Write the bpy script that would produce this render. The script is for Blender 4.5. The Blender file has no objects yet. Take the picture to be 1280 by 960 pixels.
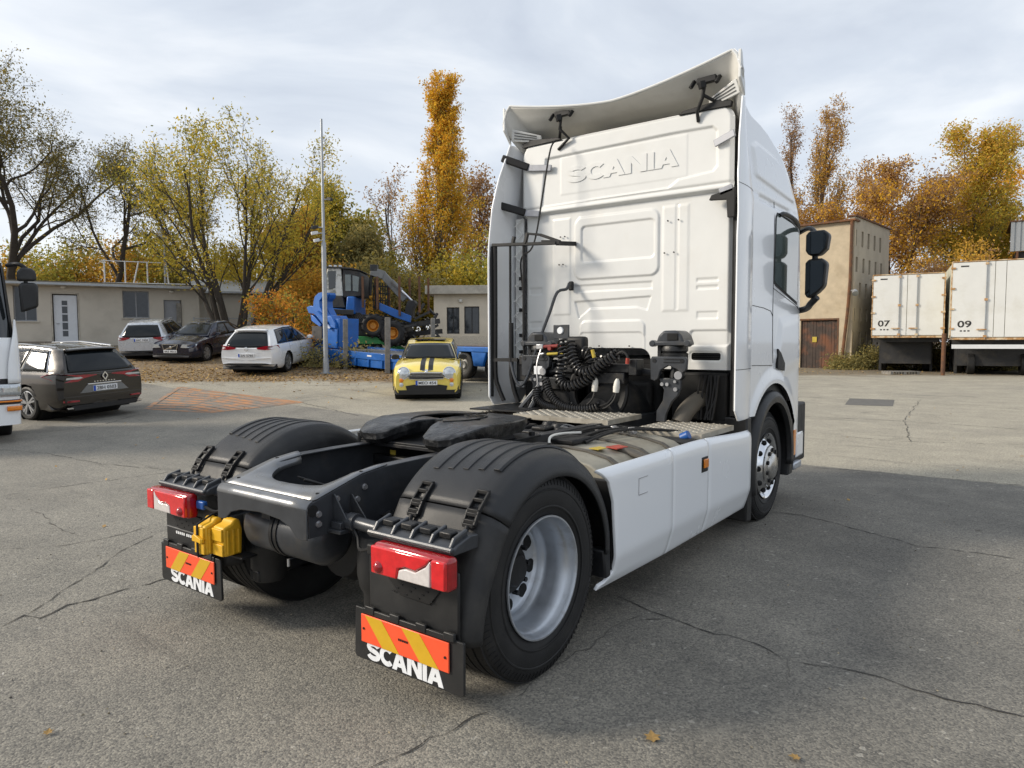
import bpy, bmesh, math, random
import numpy as np
from mathutils import Vector, Matrix
PI = math.pi
rad = math.radians
SC = bpy.context.scene
COL = SC.collection
# ------------------------------------------------------------------ camera
CAMPOS = (3.1176, -2.8107, 1.6775)
YAW, PITCH, ROLL = 0.6402, -0.0615, -0.0025
FPX = 868.64
cam = bpy.data.cameras.new('camera')
camo = bpy.data.objects.new('camera', cam)
COL.objects.link(camo)
cam.sensor_fit = 'HORIZONTAL'
cam.sensor_width = 36.0
cam.lens = FPX / 1280 * 36.0
cam.clip_start = 0.05
cam.clip_end = 3000
def cam_axes():
    cy, sy, cp, sp = math.cos(YAW), math.sin(YAW), math.cos(PITCH), math.sin(PITCH)
    f = Vector((-sy * cp, cy * cp, sp)); r = Vector((cy, sy, 0)); u = r.cross(f)
    cr, sr = math.cos(ROLL), math.sin(ROLL)
    return cr * r + sr * u, -sr * r + cr * u, f
_r, _u, _f = cam_axes()
mw = Matrix((( _r.x, _u.x, -_f.x, CAMPOS[0]), (_r.y, _u.y, -_f.y, CAMPOS[1]), (_r.z, _u.z, -_f.z, CAMPOS[2]), (0, 0, 0, 1)))
camo.matrix_world = mw
SC.camera = camo
# ------------------------------------------------------------------ sky and sun
SUN_EL = rad(27)
SUN_DIR = Vector((-0.78, -0.63, 0)).normalized()      # horizontal direction towards the sun
w = bpy.data.worlds.new('World'); SC.world = w; w.use_nodes = True
nt = w.node_tree; nt.nodes.clear()
def N(t, kind, **kw):
    n = t.nodes.new(kind)
    for k, v in kw.items():
        if k.startswith('i_'):
            key = k[2:]
            n.inputs[int(key) if key.isdigit() else key.replace('_', ' ')].default_value = v
        else: setattr(n, k, v)
    return n
sky = N(nt, 'ShaderNodeTexSky', sky_type='NISHITA', sun_disc=False, sun_elevation=SUN_EL,
        sun_rotation=math.atan2(SUN_DIR.x, SUN_DIR.y), air_density=1.0, dust_density=1.5, ozone_density=1.0)
bg1 = N(nt, 'ShaderNodeBackground'); bg1.inputs['Strength'].default_value = 0.13
nt.links.new(sky.outputs[0], bg1.inputs['Color'])
tc = N(nt, 'ShaderNodeTexCoord')
mp = N(nt, 'ShaderNodeMapping'); mp.inputs['Scale'].default_value = (1.0, 1.0, 2.6); mp.inputs['Rotation'].default_value = (0.25, 0.1, 0.5)
nt.links.new(tc.outputs['Generated'], mp.inputs['Vector'])
nz = N(nt, 'ShaderNodeTexNoise'); nz.inputs['Scale'].default_value = 2.1; nz.inputs['Detail'].default_value = 9; nz.inputs['Roughness'].default_value = 0.52
nz.inputs['Distortion'].default_value = 0.5
nt.links.new(mp.outputs[0], nz.inputs['Vector'])
cr = N(nt, 'ShaderNodeValToRGB')
cr.color_ramp.elements[0].position = 0.37; cr.color_ramp.elements[0].color = (0.36, 0.395, 0.455, 1)
cr.color_ramp.elements[1].position = 0.62; cr.color_ramp.elements[1].color = (0.575, 0.595, 0.62, 1)
e = cr.color_ramp.elements.new(0.50); e.color = (0.445, 0.48, 0.53, 1)
nt.links.new(nz.outputs['Fac'], cr.inputs[0])
bg2 = N(nt, 'ShaderNodeBackground'); bg2.inputs['Strength'].default_value = 1.0
nt.links.new(cr.outputs[0], bg2.inputs['Color'])
nz2 = N(nt, 'ShaderNodeTexNoise'); nz2.inputs['Scale'].default_value = 1.5; nz2.inputs['Detail'].default_value = 6
nt.links.new(mp.outputs[0], nz2.inputs['Vector'])
cr2 = N(nt, 'ShaderNodeMapRange'); cr2.inputs['From Min'].default_value = 0.35; cr2.inputs['From Max'].default_value = 0.7
cr2.inputs['To Min'].default_value = 0.88; cr2.inputs['To Max'].default_value = 1.0
nt.links.new(nz2.outputs['Fac'], cr2.inputs['Value'])
mx = N(nt, 'ShaderNodeMixShader'); nt.links.new(cr2.outputs[0], mx.inputs[0])
nt.links.new(bg1.outputs[0], mx.inputs[1]); nt.links.new(bg2.outputs[0], mx.inputs[2])
wo = N(nt, 'ShaderNodeOutputWorld'); nt.links.new(mx.outputs[0], wo.inputs[0])
sun = bpy.data.lights.new('sun', 'SUN'); sun.energy = 2.3; sun.angle = rad(13); sun.color = (1.0, 0.90, 0.76)
suno = bpy.data.objects.new('sun', sun); COL.objects.link(suno)
sd = Vector((SUN_DIR.x * math.cos(SUN_EL), SUN_DIR.y * math.cos(SUN_EL), math.sin(SUN_EL)))
suno.rotation_euler = sd.to_track_quat('Z', 'Y').to_euler()
suno.location = (-20, -15, 30)
SC.view_settings.view_transform = 'Standard'; SC.view_settings.look = 'None'
SC.view_settings.exposure = 0.76; SC.view_settings.gamma = 1.0
# ------------------------------------------------------------------ materials
MATS = {}
def new_mat(name):
    m = bpy.data.materials.new(name); m.use_nodes = True
    return m, m.node_tree, m.node_tree.nodes['Principled BSDF']
def mat(name, col, rough=0.5, metal=0.0, var=0.12, vscale=6.0, bump=0.0, bscale=60.0, coat=0.0, spec=0.5, dirt=None, dscale=3.0, dlo=0.52, dhi=0.72, trans=0.0, ior=1.45, alpha=1.0):
    """painted / plastic / metal surface: base colour with mottled tone, optional wear patches and fine relief"""
    m, t, b = new_mat(name)
    tc = N(t, 'ShaderNodeTexCoord')
    n = N(t, 'ShaderNodeTexNoise'); n.inputs['Scale'].default_value = vscale; n.inputs['Detail'].default_value = 6; n.inputs['Roughness'].default_value = 0.6
    t.links.new(tc.outputs['Object'], n.inputs['Vector'])
    mr = N(t, 'ShaderNodeMapRange'); mr.inputs['From Min'].default_value = 0.25; mr.inputs['From Max'].default_value = 0.75
    mr.inputs['To Min'].default_value = 1 - var; mr.inputs['To Max'].default_value = 1 + var
    t.links.new(n.outputs['Fac'], mr.inputs['Value'])
    v = N(t, 'ShaderNodeVectorMath', operation='SCALE'); v.inputs[0].default_value = col[:3]
    t.links.new(mr.outputs[0], v.inputs['Scale'])
    out = v.outputs[0]
    if dirt:
        n2 = N(t, 'ShaderNodeTexNoise'); n2.inputs['Scale'].default_value = dscale; n2.inputs['Detail'].default_value = 9; n2.inputs['Roughness'].default_value = 0.65
        t.links.new(tc.outputs['Object'], n2.inputs['Vector'])
        m2 = N(t, 'ShaderNodeMapRange'); m2.inputs['From Min'].default_value = dlo; m2.inputs['From Max'].default_value = dhi
        t.links.new(n2.outputs['Fac'], m2.inputs['Value'])
        mxn = N(t, 'ShaderNodeMix', data_type='RGBA'); t.links.new(m2.outputs[0], mxn.inputs['Factor'])
        t.links.new(out, mxn.inputs['A']); mxn.inputs['B'].default_value = (*dirt[:3], 1)
        out = mxn.outputs['Result']
    t.links.new(out, b.inputs['Base Color'])
    mr2 = N(t, 'ShaderNodeMapRange'); mr2.inputs['From Min'].default_value = 0.3; mr2.inputs['From Max'].default_value = 0.7
    mr2.inputs['To Min'].default_value = max(0.02, rough * 0.85); mr2.inputs['To Max'].default_value = min(1, rough * 1.18)
    t.links.new(n.outputs['Fac'], mr2.inputs['Value']); t.links.new(mr2.outputs[0], b.inputs['Roughness'])
    b.inputs['Metallic'].default_value = metal
    b.inputs['Specular IOR Level'].default_value = spec
    b.inputs['IOR'].default_value = ior
    if coat: b.inputs['Coat Weight'].default_value = coat; b.inputs['Coat Roughness'].default_value = 0.06
    if trans: b.inputs['Transmission Weight'].default_value = trans
    if bump:
        n3 = N(t, 'ShaderNodeTexNoise'); n3.inputs['Scale'].default_value = bscale; n3.inputs['Detail'].default_value = 4
        t.links.new(tc.outputs['Object'], n3.inputs['Vector'])
        bp = N(t, 'ShaderNodeBump'); bp.inputs['Strength'].default_value = bump; bp.inputs['Distance'].default_value = 0.01
        t.links.new(n3.outputs['Fac'], bp.inputs['Height']); t.links.new(bp.outputs[0], b.inputs['Normal'])
    MATS[name] = m
    return m
mat('white_paint', (0.84, 0.855, 0.87), 0.25, var=0.006, vscale=1.5, coat=0.6)
mat('wall_paint', (0.68, 0.685, 0.67), 0.36, var=0.02, coat=0.3, dirt=(0.62, 0.60, 0.55), dscale=2.0, dlo=0.56, dhi=0.95)
mat('spoiler_inner', (0.64, 0.63, 0.59), 0.6, var=0.08, dirt=(0.42, 0.39, 0.34), dscale=2.5, dlo=0.55, dhi=0.9)
mat('skirt_paint', (0.84, 0.86, 0.88), 0.25, var=0.006, vscale=1.5, coat=0.6)
mat('black_plastic', (0.014, 0.0145, 0.0155), 0.42, var=0.25, vscale=4, bump=0.12, bscale=900, dirt=(0.038, 0.037, 0.035), dscale=2.2, dlo=0.5, dhi=0.85)
mat('fender_plastic', (0.0155, 0.0165, 0.0185), 0.40, var=0.22, vscale=3, bump=0.18, bscale=700, dirt=(0.045, 0.044, 0.042), dscale=2.4, dlo=0.48, dhi=0.85)
mat('fender_skirt', (0.020, 0.020, 0.0205), 0.5, var=0.25, vscale=5, bump=0.15, bscale=800, dirt=(0.055, 0.052, 0.047), dscale=3.0, dlo=0.48, dhi=0.8)
mat('flat_black', (0.007, 0.007, 0.0075), 0.55, var=0.3, vscale=10)
mat('deep_black', (0.006, 0.006, 0.006), 0.8, var=0.3)
mat('chassis_grey', (0.050, 0.054, 0.061), 0.33, metal=0.3, var=0.25, vscale=7, dirt=(0.085, 0.08, 0.072), dscale=5, dlo=0.55, dhi=0.8, bump=0.05, bscale=200)
mat('chassis_bright', (0.19, 0.198, 0.21), 0.30, metal=0.5, var=0.2, vscale=7, dirt=(0.20, 0.19, 0.17), dscale=6, dlo=0.52, dhi=0.8, bump=0.05, bscale=200)
mat('chassis_dark', (0.010, 0.011, 0.013), 0.45, metal=0.2, var=0.35, vscale=9, dirt=(0.05, 0.045, 0.038), dscale=7, dlo=0.52, dhi=0.75, bump=0.15, bscale=120)
mat('tyre', (0.0105, 0.0105, 0.011), 0.62, var=0.3, vscale=5, bump=0.15, bscale=260, dirt=(0.032, 0.030, 0.027), dscale=5, dlo=0.5, dhi=0.85)
mat('rim_silver', (0.50, 0.53, 0.57), 0.38, metal=0.75, var=0.12, vscale=9, dirt=(0.30, 0.29, 0.28), dscale=7, dlo=0.55, dhi=0.85)
mat('plate_zinc', (0.30, 0.31, 0.34), 0.5, metal=0.3, var=0.2, vscale=20)
mat('chrome', (0.75, 0.76, 0.78), 0.12, metal=1.0, var=0.06)
mat('bolt_steel', (0.45, 0.45, 0.46), 0.35, metal=0.8, var=0.2)
mat('hub_cover', (0.55, 0.54, 0.52), 0.25, metal=0.9, var=0.12, vscale=20)
mat('fifth_wheel_iron', (0.024, 0.025, 0.027), 0.30, metal=0.55, var=0.4, vscale=9, dirt=(0.105, 0.105, 0.105), dscale=9, dlo=0.48, dhi=0.68, bump=0.5, bscale=30)
mat('tread_aluminium', (0.40, 0.375, 0.32), 0.5, metal=0.35, var=0.2, vscale=12, dirt=(0.25, 0.22, 0.17), dscale=7, dlo=0.45, dhi=0.8)
mat('dusty_tank', (0.33, 0.31, 0.255), 0.55, metal=0.25, var=0.2, vscale=5, dirt=(0.20, 0.18, 0.14), dscale=4, dlo=0.45, dhi=0.8, bump=0.1, bscale=50)
mat('dusty_rubber', (0.10, 0.09, 0.075), 0.7, var=0.3)
mat('red_lens', (0.62, 0.012, 0.016), 0.12, var=0.2, vscale=25, coat=0.8)
mat('red_lens_dark', (0.32, 0.006, 0.01), 0.14, var=0.25, vscale=30, coat=0.8)
mat('clear_lens', (0.62, 0.58, 0.56), 0.14, var=0.15, vscale=40, coat=0.6)
mat('amber_lens', (0.75, 0.22, 0.01), 0.15, var=0.2, vscale=30, coat=0.6)
mat('reflect_red', (0.86, 0.10, 0.035), 0.35, var=0.05, vscale=14)
mat('reflect_yellow', (0.62, 0.37, 0.02), 0.32, var=0.06, vscale=14)
mat('letter_white', (0.74, 0.76, 0.78), 0.6, var=0.08, vscale=20)
mat('chock_yellow', (0.72, 0.40, 0.015), 0.5, var=0.12, vscale=12, dirt=(0.36, 0.22, 0.03), dscale=9, dlo=0.52, dhi=0.8)
mat('glass_dark', (0.012, 0.015, 0.017), 0.04, var=0.1, spec=0.9, coat=0.5)
mat('glass_cab', (0.10, 0.125, 0.115), 0.03, var=0.5, vscale=1.6, spec=1.0, coat=0.8)
mat('blue_plastic', (0.010, 0.075, 0.28), 0.4, var=0.15)
mat('yellow_tag', (0.48, 0.36, 0.05), 0.5)
mat('red_tag', (0.34, 0.05, 0.032), 0.5, var=0.25, vscale=30)
mat('cream_plastic', (0.70, 0.68, 0.62), 0.5)
# ------------------------------------------------------------------ mesh collecting
# clusters of pieces too small to pick apart one by one
SMALL = {'wall_bolts', 'frame_bolts', 'plate_rivets', 'base_slots', 'sidewall_ribs', 'frame_hoses', 'tail_hoses', 'hose_clips', 'small_marks', 'plate_holes', 'lattice_clips', 'machine_hoses', 'rear_bunks',
         'rod_fittings', 'work_lamps', 'stake_pockets', 'reflector_strips', 'headboard_grille', 'wheel_nuts', 'plate_bolts', 'mount_bolts', 'tank_hoses', 'loom', 'cabinet_fittings', 'vent_louvre', 'name_badge', 'plate_ribs', 'chock_ribs', 'pane_bars', 'hinges', 'corner_slot', 'hatch_line'}
class MB:
    def __init__(s): s.v = []; s.f = []; s.mi = []
    def add(s, vs, fs, mi=0, M=None):
        o = len(s.v)
        if M is not None: vs = [tuple(M @ Vector(p)) for p in vs]
        s.v.extend(tuple(p) for p in vs)
        s.f.extend(tuple(i + o for i in f) for f in fs); s.mi.extend([mi] * len(fs))
        return s
    def box(s, x0, x1, y0, y1, z0, z1, mi=0, M=None):
        vs = [(x0, y0, z0), (x1, y0, z0), (x1, y1, z0), (x0, y1, z0), (x0, y0, z1), (x1, y0, z1), (x1, y1, z1), (x0, y1, z1)]
        return s.add(vs, [(0, 3, 2, 1), (4, 5, 6, 7), (0, 1, 5, 4), (1, 2, 6, 5), (2, 3, 7, 6), (3, 0, 4, 7)], mi, M)
    def bar(s, p, q, w, h, up=(0, 0, 1), mi=0):
        """rectangular bar from p to q, w across, h along up"""
        p = Vector(p); q = Vector(q); d = (q - p); L = d.length; d.normalize()
        u = Vector(up); a = d.cross(u)
        if a.length < 1e-5: a = d.cross(Vector((1, 0, 0)))
        a.normalize(); u = a.cross(d)
        vs = []
        for t in (p, q):
            for sa, su in ((-1, -1), (1, -1), (1, 1), (-1, 1)): vs.append(tuple(t + a * sa * w / 2 + u * su * h / 2))
        return s.add(vs, [(3, 2, 1, 0), (4, 5, 6, 7), (0, 1, 5, 4), (1, 2, 6, 5), (2, 3, 7, 6), (3, 0, 4, 7)], mi)
    def tube(s, pts, r, n=8, mi=0, cap=True):
        pts = [Vector(p) for p in pts]; k = len(pts)
        rs = r if isinstance(r, (list, tuple)) else [r] * k
        vs = []; ref = None
        for i, p in enumerate(pts):
            d = (pts[min(i + 1, k - 1)] - pts[max(i - 1, 0)])
            if d.length < 1e-9: d = Vector((0, 0, 1))
            d.normalize()
            if ref is None: ref = Vector((0, 0, 1)) if abs(d.z) < 0.9 else Vector((1, 0, 0))
            a = (ref - d * ref.dot(d)); a.normalize(); ref = a; b = d.cross(a)
            for j in range(n):
                an = 2 * PI * j / n; vs.append(tuple(p + (a * math.cos(an) + b * math.sin(an)) * rs[i]))
        fs = [(i * n + j, i * n + (j + 1) % n, (i + 1) * n + (j + 1) % n, (i + 1) * n + j) for i in range(k - 1) for j in range(n)]
        if cap: fs += [tuple(range(n - 1, -1, -1)), tuple(range((k - 1) * n, k * n))]
        return s.add(vs, fs, mi)
    def cyl(s, p, q, r, r2=None, n=16, mi=0): return s.tube([p, q], [r, r if r2 is None else r2], n, mi)
    def lathe(s, prof, o, axis, n=32, mi=0, closed=False):
        """prof: (radius, height along axis) list"""
        o = Vector(o); ax = Vector(axis).normalized()
        a = ax.orthogonal().normalized(); b = ax.cross(a); k = len(prof); vs = []
        for r, h in prof:
            for j in range(n):
                an = 2 * PI * j / n; vs.append(tuple(o + ax * h + (a * math.cos(an) + b * math.sin(an)) * max(r, 1e-4)))
        fs = [(i * n + j, i * n + (j + 1) % n, ((i + 1) % k) * n + (j + 1) % n, ((i + 1) % k) * n + j) for i in range(k if closed else k - 1) for j in range(n)]
        return s.add(vs, fs, mi)
    def prism(s, poly, plane, a, b, mi=0, M=None):
        k = len(poly)
        def P(u, v, t): return {'xy': (u, v, t), 'xz': (u, t, v), 'yz': (t, u, v)}[plane]
        vs = [P(u, v, a) for u, v in poly] + [P(u, v, b) for u, v in poly]
        fs = [(i, (i + 1) % k, k + (i + 1) % k, k + i) for i in range(k)] + [tuple(range(k - 1, -1, -1)), tuple(range(k, 2 * k))]
        return s.add(vs, fs, mi, M)
    def grid(s, fn, nu, nv, mi=0, keep=None, wrap=False):
        o = [fn(i / (nu - 1), j / (nv - 1)) for i in range(nu) for j in range(nv)]
        fs = []
        for i in range(nu - 1):
            for j in range(nv - 1):
                f = (i * nv + j, (i + 1) * nv + j, (i + 1) * nv + j + 1, i * nv + j + 1)
                if keep is None or keep([o[q] for q in f]): fs.append(f)
        return s.add(o, fs, mi)
    def sphere(s, c, r, n=12, m=8, mi=0, sz=1.0):
        c = Vector(c)
        return s.lathe([(r * math.sin(PI * i / m), -r * sz * math.cos(PI * i / m)) for i in range(m + 1)], c, (0, 0, 1), n, mi)
    def build(s, name, m, parent=None, bevel=0.0, smooth=35, recalc=True, solid=0.0, seg=2):
        me = bpy.data.meshes.new(name)
        me.from_pydata(s.v, [], s.f)
        ml = m if isinstance(m, (list, tuple)) else [m]
        for q in ml: me.materials.append(MATS[q] if isinstance(q, str) else q)
        if len(ml) > 1: me.polygons.foreach_set('material_index', s.mi)
        if recalc:
            bm = bmesh.new(); bm.from_mesh(me)
            bmesh.ops.remove_doubles(bm, verts=bm.verts, dist=1e-5)
            bmesh.ops.recalc_face_normals(bm, faces=bm.faces)
            bm.to_mesh(me); bm.free()
        if smooth:
            me.polygons.foreach_set('use_smooth', [True] * len(me.polygons))
            me.set_sharp_from_angle(angle=rad(smooth))
        me.update()
        o = bpy.data.objects.new(name, me); COL.objects.link(o)
        if parent is not None: o.parent = parent
        if name in SMALL: o['kind'] = 'stuff'
        if solid:
            md = o.modifiers.new('solid', 'SOLIDIFY'); md.thickness = solid; md.offset = 0
        if bevel:
            md = o.modifiers.new('bevel', 'BEVEL'); md.width = bevel; md.segments = seg; md.limit_method = 'ANGLE'; md.angle_limit = rad(40)
        return o
def thing(name, label, cat, loc=(0, 0, 0), rz=0.0, group=None):
    o = bpy.data.objects.new(name, None); COL.objects.link(o)
    o.location = loc; o.rotation_euler = (0, 0, rz); o['label'] = label; o['category'] = cat
    o.empty_display_size = 0.2
    if group: o['group'] = group
    return o
def tag(o, label, cat, group=None, kind=None):
    if label: o['label'] = label
    if cat: o['category'] = cat
    if group: o['group'] = group
    if kind: o['kind'] = kind
    return o
def struct(o): o['kind'] = 'structure'; return o
def share(src, name, parent=None, M=None):
    o = bpy.data.objects.new(name, src.data); COL.objects.link(o)
    o.parent = parent
    if M is not None: o.matrix_local = M
    for md in src.modifiers:
        if md.type == 'BEVEL':
            q = o.modifiers.new('bevel', 'BEVEL'); q.width = md.width; q.segments = md.segments; q.limit_method = 'ANGLE'; q.angle_limit = md.angle_limit
    return o
def mirror_x(o, name, parent=None):
    """a copy of a part mirrored to the other side of the truck, with its own mesh"""
    me = o.data.copy(); me.transform(Matrix.Diagonal((-1, 1, 1, 1))); me.flip_normals()
    c = bpy.data.objects.new(name, me); COL.objects.link(c); c.parent = parent
    for md in o.modifiers:
        q = c.modifiers.new(md.name, md.type)
        if md.type == 'BEVEL': q.width = md.width; q.segments = md.segments; q.limit_method = 'ANGLE'; q.angle_limit = md.angle_limit
        if md.type == 'SOLIDIFY': q.thickness = md.thickness; q.offset = md.offset
    return c
def text_part(txt, name, m, parent, M, w=None, h=None, ext=0.002, off=0.0, bev=0.0, space=1.0, sheet=False):
    """lettering as flat raised geometry, scaled to w x h, in the local xy plane, centred, then moved by M"""
    cu = bpy.data.curves.new(name, 'FONT'); cu.body = txt; cu.size = 1.0; cu.align_x = 'CENTER'; cu.align_y = 'CENTER'
    cu.offset = off; cu.space_character = space; cu.resolution_u = 4
    o = bpy.data.objects.new(name, cu); COL.objects.link(o)
    bpy.context.view_layer.update()
    me = bpy.data.meshes.new_from_object(o.evaluated_get(bpy.context.evaluated_depsgraph_get()))
    bpy.data.objects.remove(o); bpy.data.curves.remove(cu)
    co = np.empty(len(me.vertices) * 3); me.vertices.foreach_get('co', co); co = co.reshape(-1, 3)
    lo, hi = co.min(0), co.max(0); c = (lo + hi) / 2
    sx = (w / (hi[0] - lo[0])) if w else None; sy = (h / (hi[1] - lo[1])) if h else None
    sx = sx or sy; sy = sy or sx
    co = (co - c) * np.array([sx, sy, 1]); co[:, 2] = 0
    me.vertices.foreach_set('co', co.ravel())
    bm = bmesh.new(); bm.from_mesh(me)
    bmesh.ops.remove_doubles(bm, verts=bm.verts, dist=1e-5)
    r = bmesh.ops.extrude_face_region(bm, geom=bm.faces[:])
    for q in r['geom']:
        if isinstance(q, bmesh.types.BMVert): q.co.z += ext
    if bev:
        es = [q for q in bm.edges if q.is_manifold and q.calc_face_angle(0) > 0.9 and (q.verts[0].co.z > ext * .9 and q.verts[1].co.z > ext * .9)]
        try: bmesh.ops.bevel(bm, geom=es, offset=bev, segments=1, affect='EDGES')
        except Exception: pass
    bmesh.ops.recalc_face_normals(bm, faces=bm.faces)
    bm.to_mesh(me); bm.free()
    me.transform(M); me.materials.clear(); me.materials.append(MATS[m])
    p = bpy.data.objects.new(name, me); COL.objects.link(p); p.parent = parent
    return p
def block_letters(name, m, parent, M, w, h, ext):
    """the word SCANIA in heavy sans capitals as thin flat plates"""
    def stroke(P, t):
        n = len(P); L_, R_ = [], []
        for i in range(n):
            a = P[max(i - 1, 0)]; b = P[min(i + 1, n - 1)]; dx, dy = b[0] - a[0], b[1] - a[1]; q = math.hypot(dx, dy); nx, ny = -dy / q * t / 2, dx / q * t / 2
            L_.append((P[i][0] + nx, P[i][1] + ny)); R_.append((P[i][0] - nx, P[i][1] - ny))
        return [[L_[i], L_[i + 1], R_[i + 1], R_[i]] for i in range(n - 1)]
    def arc(cx, cy, rx, ry, a0, a1, n=14): return [(cx + rx * math.cos(rad(lerp(a0, a1, i / n))), cy + ry * math.sin(rad(lerp(a0, a1, i / n)))) for i in range(n + 1)]
    T = 0.25
    S_ = stroke(arc(0.45, 0.695, 0.315, 0.18, 12, 250) + arc(0.45, 0.305, 0.325, 0.18, 70, -168), T)
    C_ = stroke(arc(0.47, 0.5, 0.345, 0.375, 42, 318, 22), T)
    A_ = [[(0, 0), (0.28, 0), (0.60, 1), (0.34, 1)], [(0.94, 0), (0.66, 0), (0.34, 1), (0.60, 1)], [(0.22, 0.19), (0.72, 0.19), (0.66, 0.39), (0.28, 0.39)]]
    N_ = [[(0, 0), (T, 0), (T, 1), (0, 1)], [(0.64, 0), (0.64 + T, 0), (0.64 + T, 1), (0.64, 1)], [(0, 1), (0.27, 1), (0.89, 0), (0.62, 0)]]
    I_ = [[(0, 0), (T, 0), (T, 1), (0, 1)]]
    x = 0; polys = []
    for g, adv in ((S_, 0.86), (C_, 0.80), (A_, 0.95), (N_, 0.93), (I_, 0.27), (A_, 0.94)):
        polys += [[(a + x, b) for a, b in q] for q in g]; x += adv
    mb = MB(); sx, sy = w / x, h
    for k, q in enumerate(polys):
        z = ext + 0.00012 * (k % 7)
        mb.prism([((a - x / 2) * sx, (b - 0.5) * sy) for a, b in q], 'xy', -0.001, z, M=M)
    return mb.build(name, m, parent, smooth=0, recalc=True)
def frame(o, xax, yax):
    """matrix whose local x, y run along xax, yax with origin o"""
    x = Vector(xax).normalized(); y = Vector(yax); y = (y - x * y.dot(x)).normalized(); z = x.cross(y)
    return Matrix(((x.x, y.x, z.x, o[0]), (x.y, y.y, z.y, o[1]), (x.z, y.z, z.z, o[2]), (0, 0, 0, 1)))
def lerp(a, b, t): return a + (b - a) * t
def interp(x, xs, ys): return float(np.interp(x, xs, ys))
def sstep(a, b, x):
    t = min(1, max(0, (x - a) / (b - a))); return t * t * (3 - 2 * t)
def smooth_path(pts, n=6):
    """Catmull-Rom through pts"""
    P = [Vector(p) for p in pts]; out = []
    for i in range(len(P) - 1):
        a = P[max(i - 1, 0)]; b = P[i]; c = P[i + 1]; d = P[min(i + 2, len(P) - 1)]
        for k in range(n):
            t = k / n
            out.append(0.5 * ((2 * b) + (c - a) * t + (2 * a - 5 * b + 4 * c - d) * t * t + (3 * b - a - 3 * c + d) * t ** 3))
    out.append(P[-1]); return out
def coil(path, R, r, turns, n=6, per=12):
    """coiled hose along a path"""
    P = smooth_path(path, 10); L = [0]
    for i in range(1, len(P)): L.append(L[-1] + (P[i] - P[i - 1]).length)
    pts = []; ref = Vector((0.3, 0.2, 0.93)); k = int(turns * per)
    for i in range(k + 1):
        s = L[-1] * i / k
        j = max(0, min(len(P) - 2, int(np.searchsorted(L, s)) - 1)); t = (s - L[j]) / max(1e-6, L[j + 1] - L[j])
        p = P[j].lerp(P[j + 1], t); d = (P[j + 1] - P[j]).normalized()
        a = (ref - d * ref.dot(d)).normalized(); ref = a; b = d.cross(a)
        an = 2 * PI * i / per
        pts.append(p + (a * math.cos(an) + b * math.sin(an)) * R)
    return pts
def sd_rrect(x, y, x0, x1, y0, y1, r):
    cx, cy = (x0 + x1) / 2, (y0 + y1) / 2
    qx = abs(x - cx) - (x1 - x0) / 2 + r; qy = abs(y - cy) - (y1 - y0) / 2 + r
    return math.hypot(max(qx, 0), max(qy, 0)) + min(max(qx, qy), 0) - r
def sd_poly(x, y, P):
    d = 1e9; ins = False; n = len(P); j = n - 1
    for i in range(n):
        ax, ay = P[i]; bx, by = P[j]
        ex, ey = bx - ax, by - ay; wx, wy = x - ax, y - ay
        t = max(0, min(1, (wx * ex + wy * ey) / (ex * ex + ey * ey + 1e-12)))
        d = min(d, (wx - ex * t) ** 2 + (wy - ey * t) ** 2)
        if (ay > y) != (by > y) and x < (bx - ax) * (y - ay) / (by - ay) + ax: ins = not ins
        j = i
    d = math.sqrt(d); return -d if ins else d

# ================================================================== the yard: ground, markings, cracks, leaves
RGT = Vector((math.cos(YAW), math.sin(YAW), 0)); FWD = Vector((-math.sin(YAW), math.cos(YAW), 0))
def yard(l, d):
    """a point of the yard from its distances to the right of and ahead of the spot where the picture was taken"""
    return (CAMPOS[0] + RGT.x * l + FWD.x * d, CAMPOS[1] + RGT.y * l + FWD.y * d)
def ground_h(x, y):
    dx, dy = x - CAMPOS[0], y - CAMPOS[1]
    d = dx * FWD.x + dy * FWD.y; l = dx * RGT.x + dy * RGT.y
    dd = min(d, 32.0)
    g = 0.0143 * max(0.0, dd - 10) ** 1.5 + (min(d, 60) - 32) * 0.03 * (d > 32)
    return g * (1 - 0.92 * sstep(-1.5, 9, l))
def on_ground(l, d, up=0.0):
    x, y = yard(l, d); return (x, y, ground_h(x, y) + up)
def vecrot(f):
    """heading angle of a thing whose forward direction is f = (right, ahead) in the yard"""
    v = RGT * f[0] + FWD * f[1]; return math.atan2(v.y, v.x)
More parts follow.
